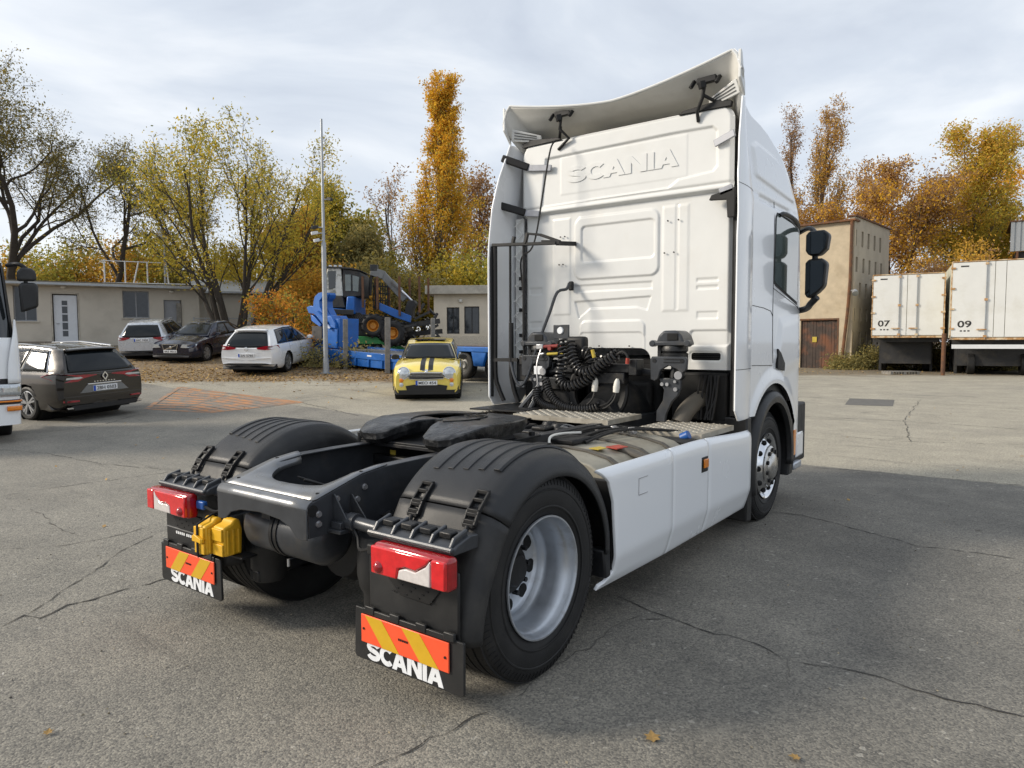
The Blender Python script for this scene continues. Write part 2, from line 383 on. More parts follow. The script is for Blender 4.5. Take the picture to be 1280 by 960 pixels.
def asphalt():
    m, t, b = new_mat('asphalt')
    L = t.links
    tc = N(t, 'ShaderNodeTexCoord'); P = tc.outputs['Object']
    sep = N(t, 'ShaderNodeSeparateXYZ'); L.new(P, sep.inputs[0])
    def M(op, a, b_=None, clamp=False):
        n = N(t, 'ShaderNodeMath', operation=op, use_clamp=clamp)
        for i, q in enumerate((a, b_)):
            if q is None: continue
            if hasattr(q, 'links'): L.new(q, n.inputs[i])
            else: n.inputs[i].default_value = q
        return n.outputs[0]
    def noise(sc, det=6, rough=0.6, dist=0.0):
        n = N(t, 'ShaderNodeTexNoise'); n.inputs['Scale'].default_value = sc; n.inputs['Detail'].default_value = det; n.inputs['Roughness'].default_value = rough; n.inputs['Distortion'].default_value = dist
        L.new(P, n.inputs['Vector']); return n.outputs['Fac']
    def rng_(v, a, b_, c=0.0, d=1.0):
        n = N(t, 'ShaderNodeMapRange'); n.inputs['From Min'].default_value = a; n.inputs['From Max'].default_value = b_; n.inputs['To Min'].default_value = c; n.inputs['To Max'].default_value = d
        L.new(v, n.inputs['Value']); return n.outputs[0]
    def mix(f, a, b_, blend='MIX'):
        n = N(t, 'ShaderNodeMix', data_type='RGBA', blend_type=blend)
        if hasattr(f, 'links'): L.new(f, n.inputs['Factor'])
        else: n.inputs['Factor'].default_value = f
        for q, k in ((a, 'A'), (b_, 'B')):
            if hasattr(q, 'links'): L.new(q, n.inputs[k])
            else: n.inputs[k].default_value = (*q, 1)
        return n.outputs['Result']
    big = noise(0.22, 7, 0.62, 0.6); mid = noise(1.1, 8, 0.65); fine = noise(7, 8, 0.7); grit = noise(95, 4, 0.7)
    vo = N(t, 'ShaderNodeTexVoronoi'); vo.inputs['Scale'].default_value = 105; L.new(P, vo.inputs['Vector'])
    vor = N(t, 'ShaderNodeTexVoronoi'); vor.inputs['Scale'].default_value = 48; L.new(P, vor.inputs['Vector'])
    # worn asphalt with pale stones
    base = mix(rng_(big, 0.35, 0.66), (0.138, 0.133, 0.121), (0.228, 0.219, 0.197))
    base = mix(rng_(mid, 0.38, 0.68, 0.0, 0.75), base, (0.272, 0.258, 0.227))
    # a darker strip with a noisy edge on the right of the yard
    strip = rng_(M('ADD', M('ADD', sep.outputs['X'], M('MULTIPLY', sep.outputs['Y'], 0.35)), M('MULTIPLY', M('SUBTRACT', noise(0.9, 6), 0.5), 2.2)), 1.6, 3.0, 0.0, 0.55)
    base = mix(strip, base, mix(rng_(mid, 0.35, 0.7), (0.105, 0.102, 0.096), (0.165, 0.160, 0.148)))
    # zone of older, paler surfacing beyond the joint
    wob = M('MULTIPLY', M('SUBTRACT', noise(1.3, 5), 0.5), 0.10)
    zy = rng_(M('ADD', sep.outputs['Y'], wob), 7.00, 7.06)
    pale = mix(rng_(mid, 0.35, 0.7), (0.295, 0.275, 0.23), (0.385, 0.358, 0.295))
    pale = mix(rng_(big, 0.52, 0.72, 0, 0.55), pale, (0.185, 0.178, 0.162))
    base = mix(zy, base, pale)
    # darker old patches
    oil = rng_(noise(0.55, 6, 0.6, 1.0), 0.60, 0.74, 0.0, 0.55)
    base = mix(oil, base, (0.075, 0.073, 0.070))
    stones = mix(rng_(vo.outputs['Color'], 0.15, 0.95, 0.0, 1.0), (0.32, 0.32, 0.32), (1.95, 1.88, 1.70))
    base = mix(0.54, base, mix(1.0, base, stones, 'MULTIPLY'))
    spark = M('GREATER_THAN', rng_(vor.outputs['Color'], 0, 1), 0.93)
    base = mix(M('MULTIPLY', spark, 0.5), base, (0.42, 0.40, 0.35))
    base = mix(rng_(grit, 0.56, 0.72, 0, 0.62), base, (0.055, 0.053, 0.050))
    base = mix(rng_(fine, 0.58, 0.75, 0, 0.35), base, (0.09, 0.088, 0.082))
    # tyre scuffs and drips
    mp = N(t, 'ShaderNodeMapping'); mp.inputs['Rotation'].default_value = (0, 0, 0.5); mp.inputs['Scale'].default_value = (0.28, 2.2, 1); L.new(P, mp.inputs['Vector'])
    sc = N(t, 'ShaderNodeTexNoise'); sc.inputs['Scale'].default_value = 1.3; sc.inputs['Detail'].default_value = 7; sc.inputs['Roughness'].default_value = 0.6; L.new(mp.outputs[0], sc.inputs['Vector'])
    base = mix(rng_(sc.outputs['Fac'], 0.58, 0.72, 0.0, 0.42), base, (0.085, 0.080, 0.072))
    base = mix(rng_(noise(2.6, 7, 0.7, 0.8), 0.60, 0.72, 0.0, 0.4), base, (0.28, 0.262, 0.22))
    # leaf mould under the trees
    dist = M('ADD', M('MULTIPLY', M('SUBTRACT', sep.outputs['X'], CAMPOS[0]), FWD.x), M('MULTIPLY', M('SUBTRACT', sep.outputs['Y'], CAMPOS[1]), FWD.y))
    lat = M('ADD', M('MULTIPLY', M('SUBTRACT', sep.outputs['X'], CAMPOS[0]), RGT.x), M('MULTIPLY', M('SUBTRACT', sep.outputs['Y'], CAMPOS[1]), RGT.y))
    lim = M('ADD', M('ADD', M('MULTIPLY', lat, 0.0), 20.6), M('MULTIPLY', M('SUBTRACT', noise(0.6, 6), 0.5), 3.2))
    lim = M('ADD', lim, M('MULTIPLY', M('MAXIMUM', M('ADD', lat, 3.0), 0.0), 3.2))
    soil = rng_(M('SUBTRACT', dist, lim), -0.4, 0.5)
    soilc = mix(rng_(noise(5, 8, 0.75), 0.35, 0.65), (0.13, 0.098, 0.062), (0.30, 0.215, 0.125))
    base = mix(soil, base, soilc)
    # a few leaves' worth of dirt at the far right edge
    far = rng_(M('ADD', M('SUBTRACT', dist, 31.0), M('MULTIPLY', M('SUBTRACT', noise(0.8, 6), 0.5), 4.0)), -0.6, 0.8)
    base = mix(far, base, mix(rng_(noise(3, 8, .75), .35, .65), (0.12, 0.10, 0.07), (0.24, 0.20, 0.14)))
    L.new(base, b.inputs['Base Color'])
    b.inputs['Roughness'].default_value = 0.88; b.inputs['Specular IOR Level'].default_value = 0.35
    h = M('ADD', M('ADD', M('MULTIPLY', grit, 0.5), M('MULTIPLY', vo.outputs['Distance'], -0.9)), M('MULTIPLY', fine, 0.8))
    bp = N(t, 'ShaderNodeBump'); bp.inputs['Strength'].default_value = 0.42; bp.inputs['Distance'].default_value = 0.008
    L.new(h, bp.inputs['Height']); L.new(bp.outputs[0], b.inputs['Normal'])
    MATS['asphalt'] = m
asphalt()
def gaxis(lo, hi):
    return lo
ls = np.concatenate([-np.geomspace(400, 24, 14), np.linspace(-22, 22, 45), np.geomspace(24, 400, 14)])
ds = np.concatenate([[-60, -20, -8], np.linspace(-3, 62, 80), np.geomspace(70, 900, 12)])
V = []
for l in ls:
    for d in ds: V.append(on_ground(float(l), float(d)))
nd = len(ds)
F_ = [(i * nd + j, (i + 1) * nd + j, (i + 1) * nd + j + 1, i * nd + j + 1) for i in range(len(ls) - 1) for j in range(nd - 1)]
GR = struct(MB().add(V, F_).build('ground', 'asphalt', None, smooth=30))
# ---- cracks: ragged dark ribbons a few millimetres above the surface
mat('crack_fill', (0.045, 0.043, 0.040), 0.95, var=0.3, vscale=9)
mat('crack_pale', (0.10, 0.095, 0.085), 0.95, var=0.3, vscale=9)
crng = random.Random(11)
def crack(pts, w, mname='crack_fill', jit=0.035):
    P = [Vector((p[0], p[1], 0)) for p in pts]; Q = []
    for a, b in zip(P[:-1], P[1:]):
        n = max(2, int((b - a).length / 0.06))
        for k in range(n): Q.append(a.lerp(b, k / n))
    Q.append(P[-1]); R = []; o = 0
    for i, q in enumerate(Q):
        d = (Q[min(i + 1, len(Q) - 1)] - Q[max(i - 1, 0)]).normalized(); nrm = Vector((-d.y, d.x, 0))
        o = o * 0.78 + crng.gauss(0, jit * 0.36); R.append((q + nrm * o, nrm))
    vs = []
    for i, (q, nrm) in enumerate(R):
        ww = w * 0.72 * crng.choice([0.15, 0.5, 0.8, 1.0, 1.4]) * (0.35 if i in (0, len(R) - 1) else 1) * 0.5
        for s in (-1, 1):
            p = q + nrm * ww * s; vs.append((p.x, p.y, ground_h(p.x, p.y) + 0.004))
    fs = [(2 * i, 2 * i + 2, 2 * i + 3, 2 * i + 1) for i in range(len(R) - 1)]
    c = MB().add(vs, fs).build('asphalt_crack', mname, GR, smooth=0, recalc=False); return c
crack([(-1.716, -1.401), (-1.783, -1.256), (-1.675, -1.208), (-1.751, -1.024), (-1.749, -0.760), (-1.706, -0.461), (-1.754, -0.067)], 0.022)
crack([(-1.792, -1.232), (-2.002, -1.001), (-2.245, -0.734), (-2.629, -0.318), (-3.052, 0.246)], 0.012)
crack([(-3.530, -0.846), (-3.286, -0.531), (-3.160, -0.148), (-3.244, 0.342)], 0.011)
crack([(-4.912, -0.152), (-3.870, -0.285), (-3.455, -0.302)], 0.010)
crack([(0.986, 1.193), (1.226, 1.114), (1.435, 1.064), (1.665, 0.988), (1.974, 1.018), (2.128, 0.925), (2.434, 0.951), (2.651, 0.938), (2.915, 0.919), (3.181, 0.971)], 0.014)
crack([(1.301, 0.905), (1.453, 1.047)], 0.008)
crack([(1.263, 0.983), (1.217, 0.525), (1.217, 0.076), (1.215, -0.263)], 0.008, 'crack_pale')
crack([(2.128, 0.925), (2.165, 0.650), (2.200, 0.501)], 0.007, 'crack_pale')
crack([(1.144, 4.101), (1.406, 4.099), (1.865, 3.904), (2.392, 3.680), (3.086, 3.741)], 0.012)
crack([(1.204, -0.429), (1.152, -0.743), (1.090, -1.041)], 0.011)
crack([(-9.719, 1.045), (-8.784, 1.373), (-7.124, 1.415), (-6.084, 1.722)], 0.016)
crack([(-5.872, -0.131), (-5.893, 0.260), (-5.838, 0.743), (-5.771, 1.669)], 0.014, 'crack_pale')
crack([(-1.954, 18.241), (-0.076, 18.069), (3.051, 17.718)], 0.03)
crack([(-0.846, 12.995), (0.943, 13.409), (2.060, 13.415), (3.198, 13.194)], 0.03)
crack([(0.510, 10.268), (1.499, 10.205), (3.195, 11.017)], 0.022)
crack([(0.732, 19.224), (1.076, 13.513), (1.605, 10.284)], 0.02)
crack([(0.709, 6.854), (1.636, 7.035), (3.116, 7.075)], 0.018)
crack([(-13.551, 5.078), (-10.901, 5.901), (-10.763, 7.406), (-8.020, 6.843)], 0.03)
crack([(-11.099, 2.202), (-11.270, 3.226), (-12.258, 4.632)], 0.02)
crack([(-13.400, 9.467), (-12.099, 10.397), (-11.981, 11.360)], 0.03)
# patch of newer tar at the right
def sheet(pts, mname, name, up, parent=GR):
    n = len(pts); c = Vector((sum(p[0] for p in pts) / n, sum(p[1] for p in pts) / n, 0))
    vs = [(p[0], p[1], ground_h(p[0], p[1]) + up) for p in pts]
    return MB().add(vs, [tuple(range(n))]).build(name, mname, parent, smooth=0)
mat('tar_patch', (0.12, 0.115, 0.105), 0.92, var=0.3, vscale=8, bump=0.4, bscale=90)
sheet([(-0.940, 18.668), (0.163, 18.824), (0.408, 16.803), (-0.649, 16.549)], 'tar_patch', 'tar_patch', 0.004)
# ---- worn orange hatching on the ground
def worn_paint(name, col):
    m, t, b = new_mat(name); L = t.links
    tc = N(t, 'ShaderNodeTexCoord')
    n = N(t, 'ShaderNodeTexNoise'); n.inputs['Scale'].default_value = 3.2; n.inputs['Detail'].default_value = 10; n.inputs['Roughness'].default_value = 0.75
    L.new(tc.outputs['Object'], n.inputs['Vector'])
    r = N(t, 'ShaderNodeMapRange'); r.inputs['From Min'].default_value = 0.40; r.inputs['From Max'].default_value = 0.58; L.new(n.outputs['Fac'], r.inputs['Value'])
    x = N(t, 'ShaderNodeMix', data_type='RGBA'); L.new(r.outputs[0], x.inputs['Factor']); x.inputs['A'].default_value = (*col, 1); x.inputs['B'].default_value = (0.20, 0.185, 0.16, 1)
    L.new(x.outputs['Result'], b.inputs['Base Color']); b.inputs['Roughness'].default_value = 0.85
    MATS[name] = m
worn_paint('orange_marking', (0.50, 0.215, 0.075))
A0, A1, B0, B1 = (Vector(p) for p in ((-13.034, 4.975), (-15.824, 7.309), (-10.939, 7.445), (-14.641, 7.340)))
hx = Vector((-12.330, 4.580)); hy = Vector((-10.814, 7.535)); hz = Vector((-16.045, 7.150))
def quad_strip(a, b, w):
    a = Vector(a).to_3d(); b = Vector(b).to_3d(); d = (b - a).normalized(); n = Vector((-d.y, d.x, 0)) * w / 2
    P = [a - n, b - n, b + n, a + n]
    return sheet([(p.x, p.y) for p in P], 'orange_marking', 'painted_stripe', 0.004)
corner = [Vector((-12.727, 4.737)), Vector((-11.006, 5.247)), Vector((-10.732, 7.428)), Vector((-15.953, 7.216))]
for k in range(4): quad_strip(corner[k], corner[(k + 1) % 4], 0.11)
for k in range(9):
    t = (k + 0.6) / 9.4
    a = corner[3].lerp(corner[2], t) if False else corner[0].lerp(corner[3], t); b = corner[1].lerp(corner[2], t)
    a = a.lerp(b, 0.02); m_ = a.lerp(b, 0.48); c_ = a.lerp(b, 0.98)
    off = (corner[3] - corner[0]) * 0.10
    quad_strip(a, m_ + off * 0.8, 0.19); quad_strip(m_ + off * 0.8 + (b - a) * 0.03, c_, 0.19)
# ---- fallen leaves
def leaf_mat(name, cols, rough=0.75, transl=0.35):
    m, t, b = new_mat(name); L = t.links
    g = N(t, 'ShaderNodeNewGeometry'); r = N(t, 'ShaderNodeValToRGB'); L.new(g.outputs['Random Per Island'], r.inputs[0])
    els = r.color_ramp.elements
    while len(els) < len(cols): els.new(0.5)
    for i, c in enumerate(cols): els[i].position = i / (len(cols) - 1); els[i].color = (*c, 1)
    L.new(r.outputs[0], b.inputs['Base Color']); b.inputs['Roughness'].default_value = rough; b.inputs['Specular IOR Level'].default_value = 0.3
    if transl:
        tr = N(t, 'ShaderNodeBsdfTranslucent'); L.new(r.outputs[0], tr.inputs['Color'])
        mx_ = N(t, 'ShaderNodeMixShader'); mx_.inputs[0].default_value = transl
        L.new(b.outputs[0], mx_.inputs[1]); L.new(tr.outputs[0], mx_.inputs[2])
        L.new(mx_.outputs[0], t.nodes['Material Output'].inputs['Surface'])
    MATS[name] = m
leaf_mat('litter', [(0.30, 0.16, 0.05), (0.42, 0.27, 0.09), (0.20, 0.12, 0.05), (0.50, 0.33, 0.10), (0.36, 0.22, 0.10)], transl=0.0)
def leaf_cloud(P, size, rs, name, mname, parent=None, flat=0.0, aspect=0.55, droop=0.0):
    """one small four-sided leaf at every row of P"""
    n = len(P)
    a = rs.normal(size=(n, 3)); a[:, 2] = a[:, 2] * (1 - flat) - droop; a /= np.linalg.norm(a, axis=1, keepdims=True) + 1e-9
    b = rs.normal(size=(n, 3)); b[:, 2] *= (1 - flat); b -= a * (a * b).sum(1, keepdims=True); b /= np.linalg.norm(b, axis=1, keepdims=True) + 1e-9
    s = (size * rs.uniform(0.55, 1.35, n))[:, None]
    v = np.empty((n, 4, 3)); v[:, 0] = P - a * s * .5; v[:, 1] = P + b * s * aspect * .5 - a * s * .05; v[:, 2] = P + a * s * .5; v[:, 3] = P - b * s * aspect * .5 - a * s * .05
    me = bpy.data.meshes.new(name); me.vertices.add(n * 4); me.loops.add(n * 4); me.polygons.add(n)
    me.vertices.foreach_set('co', v.ravel()); me.loops.foreach_set('vertex_index', np.arange(n * 4, dtype=np.int32))
    me.polygons.foreach_set('loop_start', np.arange(0, n * 4, 4, dtype=np.int32)); me.polygons.foreach_set('loop_total', np.full(n, 4, dtype=np.int32))
    me.update(calc_edges=True); me.materials.append(MATS[mname])
    o = bpy.data.objects.new(name, me); COL.objects.link(o); o.parent = parent; return o
rs = np.random.RandomState(3)
pts = []
for _ in range(15000):
    l = rs.uniform(-19, 0.5); d = 20.6 + abs(rs.normal(0, 3.2)) + max(0, l + 3) * 3.0 - (rs.exponential(1.0) if rs.rand() < 0.12 else 0)
    if d > 33: continue
    x, y = yard(l, d); pts.append((x, y, ground_h(x, y) + 0.015))
for _ in range(900):
    l = rs.uniform(9, 22); d = rs.uniform(31, 38); x, y = yard(l, d); pts.append((x, y, ground_h(x, y) + 0.015))
o = leaf_cloud(np.array(pts), 0.075, rs, 'leaf_litter', 'litter', None, flat=0.85); tag(o, None, None, kind='stuff')
def fallen_leaf(x, y, s, rz, label):
    P = [(0, -0.5), (0.16, -0.30), (0.42, -0.28), (0.30, -0.05), (0.5, 0.16), (0.2, 0.18), (0.0, 0.55), (-0.2, 0.16), (-0.46, 0.2), (-0.3, -0.06), (-0.4, -0.3), (-0.15, -0.3)]
    vs = [(a * s, b * s, 0.012 + 0.02 * s * math.sin(6 * a + 4 * b)) for a, b in P] + [(0, 0, 0.008)]
    n = len(P); o = MB().add(vs, [(i, (i + 1) % n, n) for i in range(n)]).build('fallen_leaf', 'litter', None, smooth=0, recalc=False)
    o.location = (x, y, 0.002); o.rotation_euler = (0.1, 0.05, rz); tag(o, label, 'leaf', 'single leaves on the asphalt')
rs2 = np.random.RandomState(9)
G = []
for _ in range(2600):
    l = rs2.uniform(-9, 9); d = 1.5 + 9 * rs2.rand() ** 1.3; x, y = yard(l, d); G.append((x, y, 0.004))
leaf_mat('grit', [(0.30, 0.28, 0.24), (0.46, 0.44, 0.40), (0.10, 0.095, 0.085), (0.36, 0.30, 0.20), (0.20, 0.18, 0.15)], transl=0.0)
o = leaf_cloud(np.array(G), 0.013, rs2, 'yard_grit', 'grit', None, flat=0.6, aspect=0.8); tag(o, None, None, kind='stuff')
G = []
for _ in range(90):
    l = rs2.uniform(-12, 11); d = rs2.uniform(5, 19); x, y = yard(l, d); G.append((x, y, ground_h(x, y) + 0.010))
o = leaf_cloud(np.array(G), 0.06, rs2, 'blown_leaves', 'litter', None, flat=0.8); tag(o, None, None, kind='stuff')
fallen_leaf(*(1.895, -0.187), 0.075, 0.6, 'larger dry yellow leaf lying alone on the asphalt in front of the rear wheel')
fallen_leaf(*(2.417, 0.017), 0.05, 2.0, 'small yellow leaf at the bottom edge of the picture right of the larger leaf')
fallen_leaf(*(-0.202, -1.690), 0.045, 1.0, 'small brown leaf on the asphalt in the lower left corner')

# ================================================================== the white tractor unit
TR = thing('truck_tractor', 'large white tractor unit with bare fifth wheel and raised roof spoiler, seen from behind', 'truck', (0, 0, 0))
YB = 3.05
# ---- back wall of the cab, pressed panels in relief
UP = [(-0.80, 3.485), (0.53, 3.50), (0.905, 3.494), (0.95, 3.45), (0.955, 3.15), (0.913, 3.104), (0.60, 3.075), (0.509, 3.017), (-0.86, 3.005)]
TRAP = [(-0.486, 2.065), (0.339, 2.09), (0.298, 1.955), (0.19, 1.985), (-0.307, 1.985), (-0.436, 1.89)]
def wall_relief(x, z):
    d = 0.0
    def st(sd, a, wd): return a * (1 - sstep(-wd, 0, sd))
    if z > 2.90:
        d += 0.045 * sstep(2.935, 2.962, z)
        d -= 0.012 * math.exp(-((z - 3.0) / 0.012) ** 2)
        d -= st(sd_poly(x, z, UP), 0.0176, 0.0180)
        d += st(sd_rrect(x, z, -0.63, 0.68, 3.10, 3.47, 0.01), 0.0026, 0.0095)
    else:
        d -= 0.014 * math.exp(-((z - 2.915) / 0.010) ** 2)
        d += st(sd_rrect(x, z, -0.735, -0.52, 1.93, 2.885, 0.01), 0.0060, 0.0180)
        d += st(sd_rrect(x, z, 0.43, 0.70, 1.93, 2.885, 0.01), 0.0060, 0.0300)
        d -= st(sd_rrect(x, z, 0.56, 0.60, 1.95, 2.885, 0.01), 0.0048, 0.0095)
        d += st(sd_rrect(x, z, -0.485, 0.415, 2.265, 2.875, 0.09), 0.0144, 0.0180)
        d -= st(sd_rrect(x, z, -0.405, 0.37, 2.43, 2.785, 0.045), 0.0136, 0.0095)
        d -= st(sd_rrect(x, z, -0.487, 0.345, 2.150, 2.222, 0.008), 0.0104, 0.0095)
        d -= st(sd_rrect(x, z, 0.76, 0.96, 2.185, 2.222, 0.008), 0.0080, 0.0095)
        d -= st(sd_rrect(x, z, 0.76, 0.96, 2.120, 2.158, 0.008), 0.0080, 0.0095)
        d -= st(sd_rrect(x, z, -1.02, -0.86, 2.145, 2.22, 0.008), 0.0064, 0.0095)
        d -= st(sd_rrect(x, z, -1.02, -0.86, 1.80, 1.88, 0.008), 0.0064, 0.0095)
        d -= st(sd_poly(x, z, TRAP), 0.0128, 0.0096)
        d += st(sd_rrect(x, z, -0.42, 0.28, 1.42, 1.875, 0.07), 0.0120, 0.0120)
        d -= st(sd_rrect(x, z, -0.43, 0.275, 1.30, 1.765, 0.06), 0.0080, 0.0108)
        d -= st(sd_rrect(x, z, 0.70, 1.06, 1.625, 1.775, 0.04), 0.0144, 0.0132)
        d -= st(sd_rrect(x, z, 0.765, 0.96, 1.865, 1.935, 0.01), 0.0072, 0.0095)
        d -= st(sd_rrect(x, z, 0.70, 1.005, 1.495, 1.588, 0.03), 0.0080, 0.0095)
    return d
def cut_sd(x, z): return min(sd_rrect(x, z, -0.49, 0.335, 1.0, 1.612, 0.11), sd_rrect(x, z, 0.722, 0.985, 1.508, 1.572, 0.02))
nx, nz_ = 270, 276
V = []; ZZ0, ZZ1 = 1.425, 3.645
for i in range(nx):
    for j in range(nz_):
        z = lerp(ZZ0, ZZ1, j / (nz_ - 1)); hw = 1.085
        if z > 3.52: hw -= 0.125 * (1 - math.sqrt(max(0, 1 - ((z - 3.52) / 0.125) ** 2)))
        hw -= 0.015 * (1 if z < 2.93 else 0)
        x = lerp(-hw, hw, i / (nx - 1))
        s = cut_sd(x, z)
        if -0.011 < s < 0.0:      # let the edge of the openings follow their outline
            h = 1e-3; gx = (cut_sd(x + h, z) - s) / h; gz = (cut_sd(x, z + h) - s) / h
            x -= gx * s; z -= gz * s
        ed = min(hw - abs(x), z - ZZ0 + 0.03)
        y = YB - wall_relief(x, z) + 0.03 * (1 - sstep(0, 0.035, hw - abs(x))) + 0.03 * sstep(3.615, 3.645, z)
        V.append((x, y, z))
wm = MB(); fs = []
for i in range(nx - 1):
    for j in range(nz_ - 1):
        q = (i * nz_ + j, (i + 1) * nz_ + j, (i + 1) * nz_ + j + 1, i * nz_ + j + 1)
        cx = sum(V[k][0] for k in q) / 4; cz = sum(V[k][2] for k in q) / 4
        if cut_sd(cx, cz) > -1e-4: fs.append(q)
wm.add(V, fs)
wall = wm.build('cab_rear_wall', 'wall_paint', TR, smooth=60)
lm = frame((0.022, YB - 0.031, 3.283), (1, 0, 0.001), (0, 0, 1))
emb = block_letters('embossed_lettering', 'wall_paint', wall, lm, 1.15, 0.155, 0.006)
MB().box(0.70, 1.0, YB + 0.03, YB + 0.05, 1.49, 1.59).build('vent_slot', 'deep_black', wall)
m = MB()
for k in range(3): m.box(0.73, 0.98, YB + 0.012, YB + 0.03, 1.518 + k * 0.018, 1.524 + k * 0.018)
m.build('vent_louvre', 'flat_black', wall)
m = MB()
for x, z in ((-0.63, 2.70), (-0.58, 2.70), (-0.645, 2.43), (-0.60, 2.43), (0.50, 2.74), (0.60, 2.74), (0.47, 2.46), (0.56, 2.46), (-0.19, 1.63), (0.13, 1.63)):
    m.cyl((x, YB - 0.02, z), (x, YB - 0.03, z), 0.007, n=8)
m.build('wall_bolts', 'flat_black', wall)
# ---- cab shell: side walls, front, relief on the sides
WZ = ([0.9, 2.85, 3.05, 3.30, 3.50, 3.64, 3.78], [1.22, 1.22, 1.195, 1.16, 1.13, 1.11, 1.095])
FZ = ([0.9, 2.0, 2.5, 3.0, 3.15, 3.4, 3.64, 3.78], [5.28, 5.27, 5.2, 5.03, 4.95, 4.78, 4.55, 4.4])
YC = ([0.9, 3.0, 3.3, 3.64], [4.45, 4.40, 4.2, 3.8])
SPAN = [(3.22, 3.06), (3.23, 3.34), (3.38, 3.405), (3.9, 3.385), (4.2, 3.33), (4.52, 3.0)]
DOOR = [(3.77, 1.47), (3.77, 2.93), (4.62, 2.93), (4.62, 1.45)]
def cab_contour(s, z):
    a = abs(s); p = 1 - a; W = interp(z, *WZ); F = interp(z, *FZ); C = interp(z, *YC)
    if p < 0.62:
        y = lerp(3.085, C, p / 0.62); x = W
    else:
        ph = (p - 0.62) / 0.38 * PI / 2; n = 3.0
        x = W * max(0, math.cos(ph)) ** (2 / n); y = C + (F - C) * math.sin(ph) ** (2 / n)
    rl = 0
    if y < 4.75 and a > 0.2:
        def st(sd, q, wd): return q * (1 - sstep(-wd, 0, sd))
        rl += st(sd_poly(y, z, SPAN), 0.02, 0.035)
        rl -= 0.010 * math.exp(-((z - 2.93) / 0.008) ** 2)
        rl -= st(sd_rrect(y, z, 3.30, 4.25, 2.875, 2.935, 0.02), 0.02, 0.02)
        rl += st(sd_poly(y, z, [(3.75, 1.50), (3.9, 1.92), (4.7, 2.02), (4.75, 1.4), (4.1, 1.3)]), 0.022, 0.14)
        dw = math.hypot(y - 3.8, z - 0.5)
        rl += 0.02 * (1 - sstep(0.80, 0.95, dw))
    return (math.copysign(x + rl, s) if abs(s) > 1e-6 else 0.0, y, z)
def arch_sd(y, z): return math.hypot((y - 3.78) / 0.98, z - 0.5) - 0.785
def cab_low(y): return interp(y, [3.0, 3.2, 4.3, 4.5, 5.3], [1.03, 1.03, 0.72, 0.72, 0.72])
def cab_top(y): return interp(y, [3.05, 3.16, 3.36, 3.58, 4.0, 4.30, 4.62, 4.9, 5.3], [3.775, 3.74, 3.675, 3.615, 3.595, 3.56, 3.44, 3.24, 3.12])
ns, nzz = 150, 150
V = []
for i in range(ns):
    s = lerp(1, -1, i / (ns - 1))
    for j in range(nzz):
        t = j / (nzz - 1); x, y, _ = cab_contour(s, 1.0)
        z = lerp(cab_low(y), cab_top(y), t)
        x, y, z = cab_contour(s, z)
        d = arch_sd(y, z)
        if y < 4.75 and -0.03 < d < 0:
            r = math.hypot(y - 3.78, z - 0.5); y = 3.78 + (y - 3.78) * 0.785 / max(r, .01); z = 0.5 + (z - 0.5) * 0.785 / max(r, .01)
        V.append((x, y, z))
fs = []
for i in range(ns - 1):
    for j in range(nzz - 1):
        q = (i * nzz + j, (i + 1) * nzz + j, (i + 1) * nzz + j + 1, i * nzz + j + 1)
        cy = sum(V[k][1] for k in q) / 4; cz = sum(V[k][2] for k in q) / 4; cx = abs(sum(V[k][0] for k in q) / 4)
        if cx > 0.95 and arch_sd(cy, cz) < -1e-4 and cy < 4.75: continue
        fs.append(q)
sm = MB().add(V, fs)
body = sm.build('cab_body', 'white_paint', TR, smooth=50)
# roof sheet under the spoiler and the cab floor (dark)
MB().box(-1.0, 1.0, 3.08, 4.2, 3.60, 3.632).build('cab_roof', 'spoiler_inner', TR, bevel=0.01)
MB().box(-1.05, 1.05, 3.12, 5.1, 1.40, 1.46).build('cab_floor', 'flat_black', TR)
# ---- roof spoiler: one bent sheet from the tail lip to the brow
def spo(u, v):
    u = 2 * u - 1
    y = lerp(2.85, 4.92, v ** 1.35)
    W = interp(y, [2.85, 2.93, 3.1, 3.5, 4.5, 4.92], [1.20, 1.16, 1.085, 1.065, 1.06, 1.0])
    x = W * u; a = abs(u)
    ze = interp(y, [2.85, 2.90, 2.95, 3.05, 3.15, 3.35, 3.55, 4.1, 4.57, 4.86, 4.92], [4.005, 3.94, 3.875, 3.79, 3.75, 3.69, 3.645, 3.60, 3.44, 3.12, 3.02])
    zc = interp(y, [2.85, 3.05, 3.3, 3.6, 4.1, 4.57, 4.86, 4.92], [3.845, 3.79, 3.75, 3.715, 3.66, 3.50, 3.16, 3.05])
    z = lerp(zc, ze, min(1, a / 0.93) ** 1.55)
    yy = y + 0.05 * (1 - a) * (1 - v)
    if a > 0.93:                                   # the end folds down
        t = (a - 0.93) / 0.07
        z -= interp(y, [2.85, 3.1, 3.6, 4.9], [0.19, 0.20, 0.22, 0.05]) * t ** 1.7
    return (x, yy, z)
sp = MB().grid(spo, 90, 50)
spo_o = sp.build('roof_spoiler', ['spoiler_inner'], TR, smooth=50, solid=0.022)
